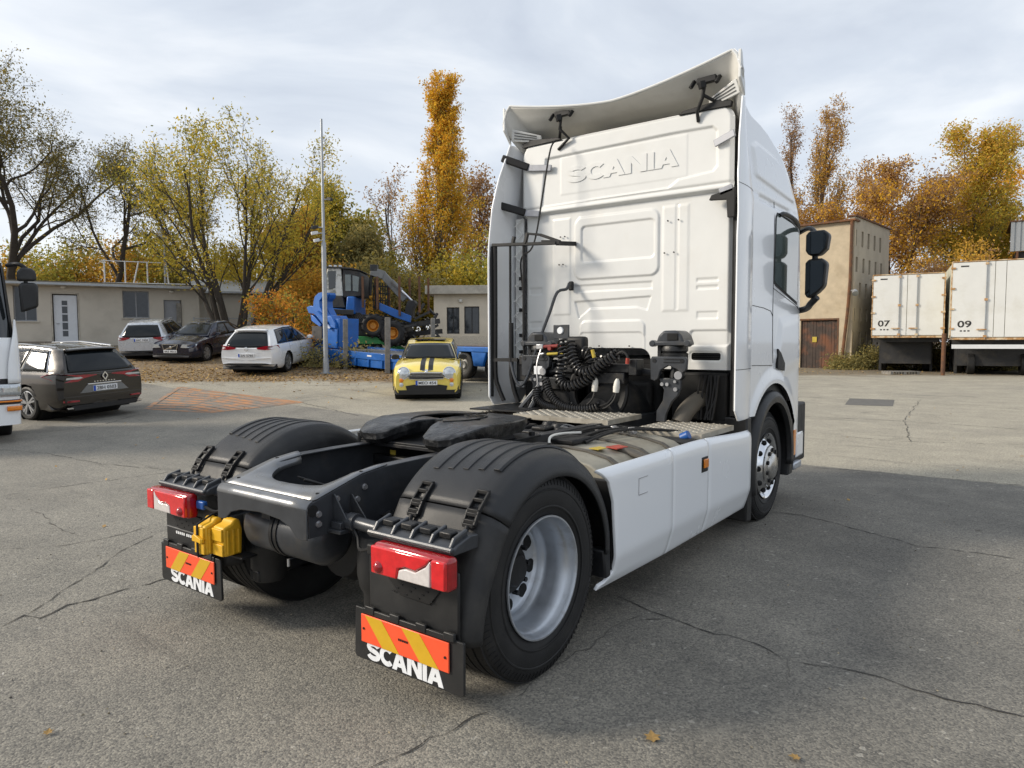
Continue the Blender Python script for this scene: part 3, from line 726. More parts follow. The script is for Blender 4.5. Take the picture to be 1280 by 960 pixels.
# white painted outer skin of the spoiler, 14 mm outside the sheet
def spo2(u, v):
    x, y, z = spo(u, v); return (x * 1.012, y + 0.004, z + 0.0145)
MB().grid(spo2, 90, 50).build('spoiler_skin', 'white_paint', spo_o, smooth=50, solid=0.004)
lip = [spo(lerp(0.003, 0.997, i / 60), 0) for i in range(61)]
m = MB().tube([(p[0], p[1] - 0.006, p[2] + 0.004) for p in lip], 0.012, 8)
m.build('spoiler_lip', 'wall_paint', spo_o)
for s in (-1, 1):
    m = MB()
    m.prism([(2.835, 3.78), (2.835, 4.0), (2.865, 3.985), (2.90, 3.87), (2.945, 3.75), (2.95, 3.66)], 'yz', s * 1.17, s * 1.195)
    m.build('spoiler_end_plate', 'wall_paint', spo_o, bevel=0.006)
    m = MB()
    P = [(s * 1.16, 2.93, 3.69), (s * 0.86, 3.035, 3.655), (s * 0.86, 3.02, 3.72), (s * 1.13, 2.90, 3.80)]
    vs = P + [(x, y + 0.02, z) for x, y, z in P]
    m.add(vs, [(0, 1, 2, 3), (7, 6, 5, 4), (0, 4, 5, 1), (1, 5, 6, 2), (2, 6, 7, 3), (3, 7, 4, 0)])
    cp = m.build('corner_plate', 'wall_paint', TR, bevel=0.004)
    m = MB()
    for k in range(3):
        a = Vector(P[0]).lerp(Vector(P[3]), 0.25 + 0.25 * k); b = Vector(P[1]).lerp(Vector(P[2]), 0.25 + 0.25 * k)
        m.bar(a.lerp(b, 0.1) + Vector((0, -0.003, 0)), a.lerp(b, 0.85) + Vector((0, -0.003, 0)), 0.004, 0.006)
    m.build('corner_slot', 'chassis_dark', cp)
for s, x in ((-1, -0.55), (1, 0.87)):              # spoiler struts
    m = MB()
    m.bar((x - 0.07, 2.92, 3.842), (x + 0.09, 2.93, 3.85), 0.05, 0.05).bar((x - 0.03, 2.90, 3.835), (x - 0.02, 2.91, 3.78), 0.05, 0.05)
    m.tube([(x, 2.91, 3.83), (x - 0.03, 2.93, 3.71), (x - 0.07 * s - 0.02, 2.97, 3.62), (x - 0.09, 3.0, 3.54)], 0.016, 8)
    m.tube([(x - 0.02, 2.93, 3.73), (x + 0.10 * s, 3.04, 3.655)], 0.015, 8)
    m.bar((x - 0.12, 2.895, 3.80), (x - 0.10, 2.93, 3.86), 0.03, 0.03).bar((x + 0.10, 2.895, 3.80), (x + 0.12, 2.93, 3.86), 0.03, 0.03)
    m.build('spoiler_strut', 'flat_black', TR, bevel=0.004)
    m = MB().prism([(s * 0.60, 3.63), (s * 1.06, 3.62), (s * 1.07, 3.66), (s * 1.0, 3.69), (s * 0.64, 3.655)], 'xz', 2.99, 3.03)
    m.build('strut_foot', 'flat_black', TR, bevel=0.004)
# ---- side deflectors
def defl(sgn):
    def fn(u, v):
        z = lerp(1.03, 3.66, v)
        yr = interp(z, [1.03, 1.12, 2.5, 3.0, 3.3, 3.66], [2.74, 2.66, 2.655, 2.70, 2.78, 2.93])
        y = lerp(yr, 3.10, u)
        xo = interp(z, [1.03, 2.7, 3.1, 3.66], [1.248, 1.248, 1.225, 1.175])
        x = lerp(xo, interp(z, *WZ) + 0.004, u ** 1.6) + 0.012 * math.sin(PI * u)
        return (sgn * x, y, z)
    return fn
for s in (-1, 1):
    d = MB().grid(defl(s), 14, 60).build('side_deflector', 'white_paint', TR, smooth=50, solid=0.016, bevel=0.004)
    m = MB()
    m.tube([(s * 1.232, 2.69, z) for z in (1.45, 1.455)], 0.002, 4)
    f = defl(s)
    def edge(z, off): 
        v = (z - 1.03) / 2.63; p = f(0.0, v); return (p[0] - s * 0.014, p[1] + off, p[2])
    rub = MB().tube([edge(z, 0.035) for z in np.linspace(1.12, 2.62, 20)], 0.017, 8)
    rub.build('edge_rubber', 'flat_black', d)
    for zq in (2.92, 1.445): MB().tube([(lambda p: (p[0] + s * 0.0075, p[1], p[2]))(f(k / 10, (zq - 1.03) / 2.63)) for k in range(11)], 0.003, 5).build('panel_seam', 'chassis_dark', d)
    # black rubber curtain filling the gap to the wall
    g = MB().box(min(s * 1.092, s * 1.135), max(s * 1.092, s * 1.135), 3.0, 3.075, 1.04, 2.87)
    if s > 0: g.build('gap_seal', 'deep_black', TR)
# lattice strip beside the left deflector, brackets holding the deflectors
m = MB(); zs = np.linspace(1.25, 2.92, 23)
for k in range(22):
    a = -1.175 if k % 2 else -1.10; b = -1.10 if k % 2 else -1.175
    m.tube([(a, 3.03 - (0.03 if k % 2 else 0), zs[k]), (b, 3.03, zs[k + 1])], 0.007, 5)
m.box(-1.19, -1.09, 3.045, 3.06, 1.2, 2.93)
m.build('lattice_strip', 'wall_paint', TR)
m = MB()
for z in (1.55, 1.72, 1.98, 2.2, 2.3): m.box(-1.12, -1.09, 3.0, 3.035, z, z + 0.035)
m.build('lattice_clips', 'flat_black', TR, bevel=0.003)
for (p, q, e) in (((-1.235, 2.87, 3.525), (-0.97, 2.97, 3.41), (-0.715, 2.99, 3.375)), ((-1.255, 2.85, 3.055), (-1.0, 2.95, 2.965), (-0.86, 2.99, 2.945))):
    m = MB().bar(p, q, 0.035, 0.075); a = m.build('deflector_bracket', 'flat_black', TR, bevel=0.014)
    m = MB().bar((q[0] - 0.02, q[1], q[2]), e, 0.02, 0.06)
    m.build('bracket_plate', 'plate_zinc', a, bevel=0.004)
for (p, q) in (((1.11, 2.955, 3.385), (0.93, 2.985, 3.33)), ((1.10, 2.96, 2.945), (0.99, 2.96, 2.915))):
    m = MB().bar(p, q, 0.02, 0.06); m.build('bracket_plate', 'plate_zinc', TR, bevel=0.004)
MB().prism([(0.90, 2.86), (0.92, 2.90), (1.12, 2.945), (1.12, 2.70), (1.06, 2.70), (1.05, 2.85)], 'xz', 2.95, 2.99).build('deflector_bracket', 'flat_black', TR, bevel=0.005)
# ---- black frame inside the left deflector, bent pipe, cables
m = MB().bar((-1.225, 2.70, 2.635), (-0.50, 2.75, 2.60), 0.035, 0.03).bar((-0.99, 2.72, 2.625), (-0.97, 2.72, 2.70), 0.03, 0.03)
m.bar((-0.84, 2.72, 2.62), (-0.81, 2.72, 2.72), 0.03, 0.03).bar((-0.82, 2.72, 2.715), (-0.66, 2.74, 2.69), 0.03, 0.02).bar((-0.67, 2.74, 2.69), (-0.46, 2.76, 2.61), 0.03, 0.028).bar((-0.66, 2.74, 2.62), (-0.46, 2.76, 2.605), 0.03, 0.04)
m.bar((-0.50, 2.76, 2.60), (-0.46, 3.03, 2.62), 0.03, 0.04)
m.build('deflector_frame', 'flat_black', TR, bevel=0.004)
def vbar(x, y, z0, z1, r, name='frame_upright', curve=0.0):
    pts = [(x, y, z1), (x, y, lerp(z1, z0, .5)), (x, y, z0 + 0.28), (x + curve * .4, y + .01, z0 + 0.12), (x + curve, y + .02, z0)]
    return MB().tube(smooth_path(pts, 5), r, 8).build(name, 'flat_black', TR)
vbar(-1.2, 2.71, 1.08, 2.63, 0.022, curve=0.09); vbar(-1.02, 2.72, 1.40, 2.62, 0.012); vbar(-1.01, 2.72, 1.07, 1.86, 0.024, curve=0.075); vbar(-0.865, 2.73, 1.42, 2.62, 0.013)
MB().bar((-1.22, 2.70, 1.49), (-0.93, 2.72, 1.495), 0.025, 0.035).build('frame_rail', 'flat_black', TR)
pts = smooth_path([(-0.50, 2.98, 2.235), (-0.50, 2.93, 2.18), (-0.535, 2.82, 2.14), (-0.58, 2.76, 1.95), (-0.66, 2.70, 1.68), (-0.735, 2.66, 1.42), (-0.77, 2.63, 1.30), (-0.83, 2.62, 1.25), (-0.90, 2.63, 1.32), (-0.97, 2.66, 1.47)], 7)
MB().tube(pts, 0.015, 8).build('bent_pipe', 'chassis_grey', TR)
MB().box(-0.525, -0.475, 3.0, 3.035, 2.17, 2.26).build('pipe_foot', 'flat_black', TR, bevel=0.012)
MB().tube(smooth_path([(-0.60, 2.90, 3.60), (-0.62, 2.83, 3.50), (-0.67, 2.78, 3.1), (-0.725, 2.75, 2.72), (-0.77, 2.72, 2.56), (-0.88, 2.74, 2.51), (-0.95, 2.80, 2.42), (-0.97, 2.86, 2.20)], 8), 0.009, 6).build('cable', 'flat_black', TR)
# ---- right and left door: window, seams, vent, side rail, mirrors
def side_x(y, z):
    C = interp(z, *YC); W = interp(z, *WZ); F = interp(z, *FZ)
    if y <= C: return W
    t = (y - C) / (F - C); return W * (1 - t ** 3) ** (1 / 3)
def side_patch(poly, off, th, mname, name, parent, s):
    """a patch lying on the cab side; poly in (y, z)"""
    m = MB(); n = 14
    P = []
    for i in range(len(poly)):
        a = poly[i]; b = poly[(i + 1) % len(poly)]
        for k in range(6): P.append((lerp(a[0], b[0], k / 6), lerp(a[1], b[1], k / 6)))
    k = len(P)
    vs = [(s * (side_x(y, z) + off), y, z) for y, z in P] + [(s * (side_x(y, z) + off - th), y, z) for y, z in P]
    fs = [tuple(range(k)), tuple(range(2 * k - 1, k - 1, -1))] + [(i, k + i, k + (i + 1) % k, (i + 1) % k) for i in range(k)]
    return m.add(vs, fs).build(name, mname, parent, smooth=30)
WIN = [(3.755, 2.80), (3.735, 2.20), (3.80, 2.175), (4.53, 2.035), (4.545, 2.74), (4.50, 2.79), (4.2, 2.83), (3.80, 2.845)]
def shrink(P, q):
    cx = sum(p[0] for p in P) / len(P); cz = sum(p[1] for p in P) / len(P)
    return [(cx + (p[0] - cx) * (1 - q), cz + (p[1] - cz) * (1 - q * 1.2)) for p in P]
def seam_line(pts, s, r=0.004, parent=None, m=None):
    m = m or MB(); m.tube([(s * (side_x(y, z) + 0.001), y, z) for y, z in pts], r, 5); return m
for s in (-1, 1):
    dr = side_patch(WIN, 0.004, 0.02, 'flat_black', 'window_frame', TR, s)
    side_patch(shrink(WIN, 0.045), 0.0075, 0.02, 'glass_cab', 'window_pane', dr, s)
    for P in ([(3.725, 2.93), (3.725, 1.95)], [(3.725, 1.95), (3.74, 1.6), (3.76, 1.47)], [(3.15, 1.975), (3.45, 1.965), (3.66, 1.945), (3.725, 1.90)], [(3.16, 1.465), (3.74, 1.45)], [(3.10, 2.9), (3.10, 1.06)], [(3.72, 2.155), (4.55, 2.02), (4.62, 1.99)]):
        PP = [(lerp(P[i][0], P[i + 1][0], k / 6), lerp(P[i][1], P[i + 1][1], k / 6)) for i in range(len(P) - 1) for k in range(7)]
        seam_line(PP, s, 0.0032).build('door_seam', 'chassis_dark', TR)
    side_patch([(3.845, 1.60), (3.845, 1.42), (4.06, 1.39), (4.07, 1.46), (3.94, 1.56)], 0.026, 0.03, 'flat_black', 'door_vent', TR, s)
    m = MB().tube(smooth_path([(s * 1.225, 3.86, 2.825), (s * 1.245, 3.98, 2.855), (s * 1.24, 4.4, 2.835), (s * 1.16, 4.74, 2.77), (s * 1.10, 4.84, 2.70)], 6), [0.020] * 25, 8)
    m.build('window_visor', 'black_plastic', TR)
    mr = MB().tube(smooth_path([(s * 1.16, 4.72, 1.98), (s * 1.28, 4.66, 2.0), (s * 1.36, 4.50, 2.04), (s * 1.43, 4.45, 2.10)], 5), 0.032, 8).tube(smooth_path([(s * 1.12, 4.84, 2.78), (s * 1.30, 4.62, 2.80), (s * 1.40, 4.48, 2.72)], 5), 0.024, 8).tube([(s * 1.40, 4.46, 2.1), (s * 1.40, 4.46, 2.72)], 0.028, 8)
    arm = mr.build('mirror_arm', 'black_plastic', TR)
    def mirror(z0, z1, x0, x1, skew):
        poly = [(x0, z0 + 0.05), (x0 + 0.03, z0), (x1 - 0.08, z0 + skew), (x1 - 0.02, z0 + skew + .06), (x1, z1 - 0.04), (x1 - 0.05, z1), (x0 + 0.03, z1), (x0, z1 - 0.04)]
        h = MB(); h.prism([(s * a, b) for a, b in poly], 'xz', 4.38, 4.53)
        hh = h.build('mirror_housing', 'black_plastic', TR, bevel=0.03, seg=3)
        cx = (x0 + x1) / 2; cz = (z0 + z1) / 2
        MB().prism([(s * (cx + (a - cx) * 0.86), cz + (b - cz) * 0.88) for a, b in poly], 'xz', 4.370, 4.379).build('mirror_glass', 'mirror_glass', hh)
    MATS.get('mirror_glass') or mat('mirror_glass', (0.035, 0.042, 0.048), 0.05, metal=1.0, var=0.03)
    mirror(2.08, 2.47, 1.325, 1.525, 0.06); mirror(2.50, 2.74, 1.325, 1.54, 0.0)
# ---- front mudguard, wheel house, bumper, steps
def arc_strip(cy, cz, r0, r1, a0, a1, x0, x1, n=26, squash=1.0):
    """closed curved band about an x axis, between radii r0 < r1 and x0..x1"""
    m = MB(); vs = []
    for i in range(n + 1):
        a = lerp(a0, a1, i / n); c, s_ = math.cos(a), math.sin(a)
        for (r, x) in ((r0, x0), (r1, x0), (r1, x1), (r0, x1)): vs.append((x, cy + c * r * squash, cz + s_ * r))
    fs = []
    for i in range(n):
        for k in range(4): fs.append((i * 4 + k, i * 4 + (k + 1) % 4, (i + 1) * 4 + (k + 1) % 4, (i + 1) * 4 + k))
    fs += [(0, 1, 2, 3), (n * 4 + 3, n * 4 + 2, n * 4 + 1, n * 4)]
    return m.add(vs, fs)
for s in (-1, 1):
    def fg(u, v):
        a = lerp(rad(198), rad(-8), u)
        y0, z0 = 3.79, 0.53
        r = 0.665 * (1 + 0.03 * math.sin(a))
        prof = [(0.80, 0.0), (1.17, 0.0), (1.225, -0.012), (1.252, -0.05), (1.248, -0.105), (1.20, -0.115)]
        i = v * 5; k = min(4, int(i)); t = i - k
        x = lerp(prof[k][0], prof[k + 1][0], t); rr = r + lerp(prof[k][1], prof[k + 1][1], t)
        z = z0 + rr * math.sin(a); y = y0 + rr * math.cos(a) * 0.99
        return (s * x, y, z)
    fm = MB().grid(fg, 40, 16)
    fo = fm.build('front_mudguard', 'black_plastic', TR, smooth=60, solid=0.012)
    MB().prism([(3.02, 1.03), (3.13, 1.03), (3.19, 0.52), (3.18, 0.12), (3.04, 0.14), (3.06, 0.5)], 'yz', s * 0.9, s * 1.235).build('mudguard_rear_leg', 'black_plastic', fo, bevel=0.015)
    MB().prism([(4.30, 0.34), (4.45, 0.34), (4.48, 0.62), (4.42, 0.9), (4.36, 0.9), (4.40, 0.62)], 'yz', s * 0.9, s * 1.235).build('mudguard_front_leg', 'black_plastic', fo, bevel=0.015)
    arc_strip(3.79, 0.5, 0.70, 0.80, rad(175), rad(5), s * 0.7, s * 1.19).build('wheel_house', 'flat_black', TR)
    MB().box(min(s * 0.55, s * 0.72), max(s * 0.55, s * 0.72), 3.05, 4.6, 0.55, 1.4).build('wheel_house_side', 'deep_black', TR)
    MB().prism([(4.44, 0.52), (4.52, 0.52), (4.54, 0.78), (4.46, 0.78)], 'yz', s * 1.2, s * 1.245).build('side_marker', 'amber_lens', TR, bevel=0.006)
    MB().box(min(s * 1.0, s * 1.19), max(s * 1.0, s * 1.19), 4.5, 5.1, 0.40, 1.02).build('step_well', 'flat_black', TR, bevel=0.02)
    MB().box(min(s * 1.08, s * 1.235), max(s * 1.08, s * 1.235), 4.52, 4.80, 0.36, 0.43).build('boarding_step', 'rim_silver', TR, bevel=0.012)
    MB().box(min(s * 1.15, s * 1.2), max(s * 1.15, s * 1.2), 4.72, 5.0, 0.45, 0.72).build('bumper_corner', 'white_paint', TR, bevel=0.03)
MB().box(-1.1, 1.1, 4.9, 5.3, 0.35, 0.80).build('front_bumper', 'white_paint', TR, bevel=0.06, seg=4)
MB().box(-0.95, 0.95, 4.95, 5.262, 1.85, 2.85).build('windscreen', 'glass_dark', TR, bevel=0.05, seg=3)
# ---- wheels
def tyre_prof(R, W, rin):
    """(radius, x) outline of a tyre of width W centred on x = 0"""
    h = W / 2
    return [(rin, h * 0.80), (rin + 0.02, h * 0.92), (rin + 0.07, h * 1.0), (lerp(rin, R, 0.55), h * 1.03), (R - 0.045, h * 0.97), (R - 0.018, h * 0.90), (R - 0.004, h * 0.80), (R, h * 0.5), (R + 0.002, 0),
            (R, -h * 0.5), (R - 0.004, -h * 0.80), (R - 0.018, -h * 0.90), (R - 0.045, -h * 0.97), (lerp(rin, R, 0.55), -h * 1.03), (rin + 0.07, -h), (rin + 0.02, -h * 0.92), (rin, -h * 0.8)]
def make_tyre(parent, x, y, R, W, rin, s, name='tyre'):
    m = MB().lathe(tyre_prof(R, W, rin), (x, y, R), (1, 0, 0), 56)
    for k in range(4):        # circumferential tread ribs stand proud between grooves
        xc = x + (k - 1.5) * W * 0.21
        m.lathe([(R - 0.01, xc - x - W * 0.085), (R + 0.006, xc - x - W * 0.08), (R + 0.006, xc - x + W * 0.08), (R - 0.01, xc - x + W * 0.085)], (x, y, R), (1, 0, 0), 56)
    t = m.build(name, 'tyre', parent, smooth=40)
    b = MB()
    for q in range(96):       # shoulder blocks and sidewall ribs
        a = 2 * PI * q / 96
        b.bar((x + s * W * 0.475, y + math.cos(a) * (R - 0.05), R + math.sin(a) * (R - 0.05)), (x + s * W * 0.43, y + math.cos(a) * (R - 0.016), R + math.sin(a) * (R - 0.016)), 0.016, 0.005, up=(-math.sin(a) * 0, -math.sin(a), math.cos(a)))
    b.lathe([(rin + 0.055, s * W * 0.505), (rin + 0.058, s * W * 0.51), (rin + 0.064, s * W * 0.51), (rin + 0.067, s * W * 0.505)], (x, y, R), (1, 0, 0), 56)
    b.lathe([(R - 0.075, s * W * 0.502), (R - 0.072, s * W * 0.512), (R - 0.066, s * W * 0.512), (R - 0.063, s * W * 0.498)], (x, y, R), (1, 0, 0), 56)
    b.build('sidewall_ribs', 'tyre', t)
    return t
RT = 0.507
def disc_holes(rim, x, y, zc, R, rh, n, depth, ph=0.0):
    for q in range(n):
        a = 2 * PI * q / n + ph
        MB().cyl((x, y + math.cos(a) * R, zc + math.sin(a) * R), (x + depth, y + math.cos(a) * R, zc + math.sin(a) * R), rh, n=16).build('hand_hole', 'deep_black', rim)
for s in (-1, 1):
    wroot = MB()
    # outer dual wheel: deep dished rim
    XO = s * 1.085; W = 0.285
    t = make_tyre(TR, XO, 0, RT, W, 0.292, s)
    prof = [(0.300, 0.128), (0.308, 0.135), (0.307, 0.143), (0.299, 0.143), (0.292, 0.125), (0.289, 0.098), (0.282, 0.088), (0.274, 0.078), (0.268, 0.03), (0.262, -0.02), (0.257, -0.045), (0.249, -0.052), (0.247, -0.075), (0.240, -0.082), (0.236, -0.074), (0.231, -0.082), (0.222, -0.090), (0.13, -0.088), (0.12, -0.10)]
    rm = MB().lathe([(r, s * h) for r, h in prof], (XO, 0, RT), (1, 0, 0), 56).build('rim', 'rim_silver', TR, smooth=50)
    disc_holes(rm, XO + s * -0.0895, 0, RT, 0.196, 0.037, 9, s * 0.003, rad(-10))
    h = MB().lathe([(0.128, s * -0.095), (0.126, s * -0.07), (0.118, s * -0.06), (0.088, s * -0.06), (0.085, s * -0.035), (0.074, s * -0.022), (0.0, s * -0.02)], (XO, 0, RT), (1, 0, 0), 24).build('hub', 'flat_black', TR)
    b = MB()
    for q in range(10):
        a = 2 * PI * q / 10; b.cyl((XO - s * 0.088, math.cos(a) * 0.142, RT + math.sin(a) * 0.142), (XO - s * 0.055, math.cos(a) * 0.142, RT + math.sin(a) * 0.142), 0.014, n=6)
    b.build('wheel_nuts', 'chassis_dark', rm)
    make_tyre(TR, s * 0.735, 0, RT, W, 0.292, s)
    # front wheel
    XF = s * 1.02; W = 0.315; yF = 3.8
    make_tyre(TR, XF, yF, RT, W, 0.292, s)
    prof = [(0.300, 0.142), (0.309, 0.150), (0.306, 0.158), (0.296, 0.155), (0.282, 0.135), (0.265, 0.115), (0.255, 0.118), (0.235, 0.142), (0.205, 0.165), (0.195, 0.172), (0.19, 0.165)]
    rm = MB().lathe([(r, s * hh) for r, hh in prof], (XF, yF, RT), (1, 0, 0), 56).build('rim', 'chrome', TR, smooth=50)
    for q in range(10):
        a = 2 * PI * q / 10
        MB().sphere((XF + s * 0.145, yF + math.cos(a) * 0.232, RT + math.sin(a) * 0.232), 0.026, 10, 6).build('hand_hole', 'deep_black', rm)
    h = MB().lathe([(0.192, s * 0.16), (0.190, s * 0.185), (0.180, s * 0.195), (0.125, s * 0.20), (0.118, s * 0.212), (0.10, s * 0.225), (0.0, s * 0.228)], (XF, yF, RT), (1, 0, 0), 40).build('hub_cover', 'hub_cover', rm, smooth=40)
    b = MB()
    for q in range(10):
        a = 2 * PI * q / 10 + 0.3; b.cyl((XF + s * 0.19, yF + math.cos(a) * 0.152, RT + math.sin(a) * 0.152), (XF + s * 0.215, yF + math.cos(a) * 0.152, RT + math.sin(a) * 0.152), 0.020, n=10)
    b.build('wheel_nuts', 'chassis_dark', rm)
# ---- rear fenders
CY, CZ = 0.06, 0.50
def fend(x0, sign):
    """cross-section over x (crown plus rounded shoulders) swept round the wheel"""
    prof = [(0.605, -0.17), (0.612, -0.10), (0.628, -0.045), (0.66, -0.010), (0.70, 0.0), (0.90, 0.003), (1.10, 0.0), (1.16, -0.012), (1.205, -0.035), (1.235, -0.07), (1.25, -0.115), (1.248, -0.135)]
    return prof
PROF = fend(0, 1)
def fender_pt(a, v):
    i = v * (len(PROF) - 1); k = min(len(PROF) - 2, int(i)); t = i - k
    x = lerp(PROF[k][0], PROF[k + 1][0], t); dr = lerp(PROF[k][1], PROF[k + 1][1], t)
    R = 0.637
    c, s_ = math.cos(a), math.sin(a)
    return (x, CY + (R + dr) * c * 1.02, CZ + (R + dr) * s_)
SEAM = rad(139)
def fender(s):
    f1 = MB().grid(lambda u, v: (lambda p: (s * p[0], p[1], p[2]))(fender_pt(lerp(SEAM, rad(-2), u), v)), 44, 34)
    top = f1.build('rear_fender', 'fender_plastic', TR, smooth=60, solid=0.012)
    # front leg of the fender outside the wheel
    MB().prism([(0.575, 0.50), (0.655, 0.50), (0.664, 0.33), (0.60, 0.33)], 'yz', s * 0.70, s * 1.236).build('fender_front_leg', 'fender_plastic', top, bevel=0.012)
    for k in range(5):
        xa = 0.745 + k * 0.088
        a1 = rad([52, 50, 48, 46, 44][k]); a0 = rad([122, 121, 120, 119, 118][k])
        m = MB(); n = 22; vs = []
        for i in range(n + 1):
            a = lerp(a0, a1, i / n)
            for (x, h) in ((xa, -0.004), (xa + 0.006, 0.0095), (xa + 0.040, 0.0095), (xa + 0.046, -0.004)):
                R = 0.6415 + h; vs.append((s * x, CY + R * math.cos(a) * 1.02, CZ + R * math.sin(a)))
        fs = [(i * 4 + q, i * 4 + (q + 1) % 4, i * 4 + 4 + (q + 1) % 4, i * 4 + 4 + q) for i in range(n) for q in range(4)] + [(0, 1, 2, 3), (n * 4 + 3, n * 4 + 2, n * 4 + 1, n * 4)]
        m.add(vs, fs).build('fender_rib', 'fender_plastic', top, smooth=30, bevel=0.002)
    # lower rear shell
    def low(u, v):
        i = v * (len(PROF) - 1); k = min(len(PROF) - 2, int(i)); t = i - k
        x = lerp(PROF[k][0], PROF[k + 1][0], t); dr = lerp(PROF[k][1], PROF[k + 1][1], t)
        p0 = fender_pt(SEAM + 0.012, v)
        y1 = -0.628 - dr * 0.75; z1 = 0.36
        t = u
        y = lerp(p0[1], y1, 1 - (1 - t) ** 1.7); z = lerp(p0[2], z1, t)
        return (s * x, y, z)
    lo = MB().grid(low, 18, 34).build('fender_rear_shell', 'fender_skirt', TR, smooth=60, solid=0.012)
    # latches across the joint
    for xc in (0.80, 1.145):
        m = MB()
        def on(a, h): R = 0.638 + h; return (CY + R * math.cos(a) * 1.02, CZ + R * math.sin(a))
        top_ = Vector((0, *on(rad(131), 0.016))); mid = Vector((0, *on(rad(140), 0.016))); bot = Vector((0, -0.487, 0.862))
        for dx in (-0.032, 0.032):
            m.bar((s * (xc + dx), top_.y, top_.z), (s * (xc + dx), mid.y, mid.z), 0.012, 0.02); m.bar((s * (xc + dx), mid.y, mid.z), (s * (xc + dx), bot.y, bot.z), 0.012, 0.02)
        for t in (0.0, 0.22, 0.5, 0.62, 0.86, 1.0):
            p = top_.lerp(mid, t / 0.5) if t < 0.5 else mid.lerp(bot, (t - 0.5) / 0.5)
            m.bar((s * (xc - 0.032), p.y, p.z), (s * (xc + 0.032), p.y, p.z), 0.022, 0.018)
        m.tube([(s * xc, bot.y - 0.01, bot.z), (s * xc, bot.y - 0.02, bot.z - 0.03)], 0.012, 6)
        m.build('latch', 'flat_black', lo, bevel=0.003)
    return top
for s in (-1, 1): fender(s)
# small recess on the crown of the right fender
MB().box(1.02, 1.10, 0.12, 0.24, 1.13, 1.1395).build('fender_slot', 'deep_black', TR)
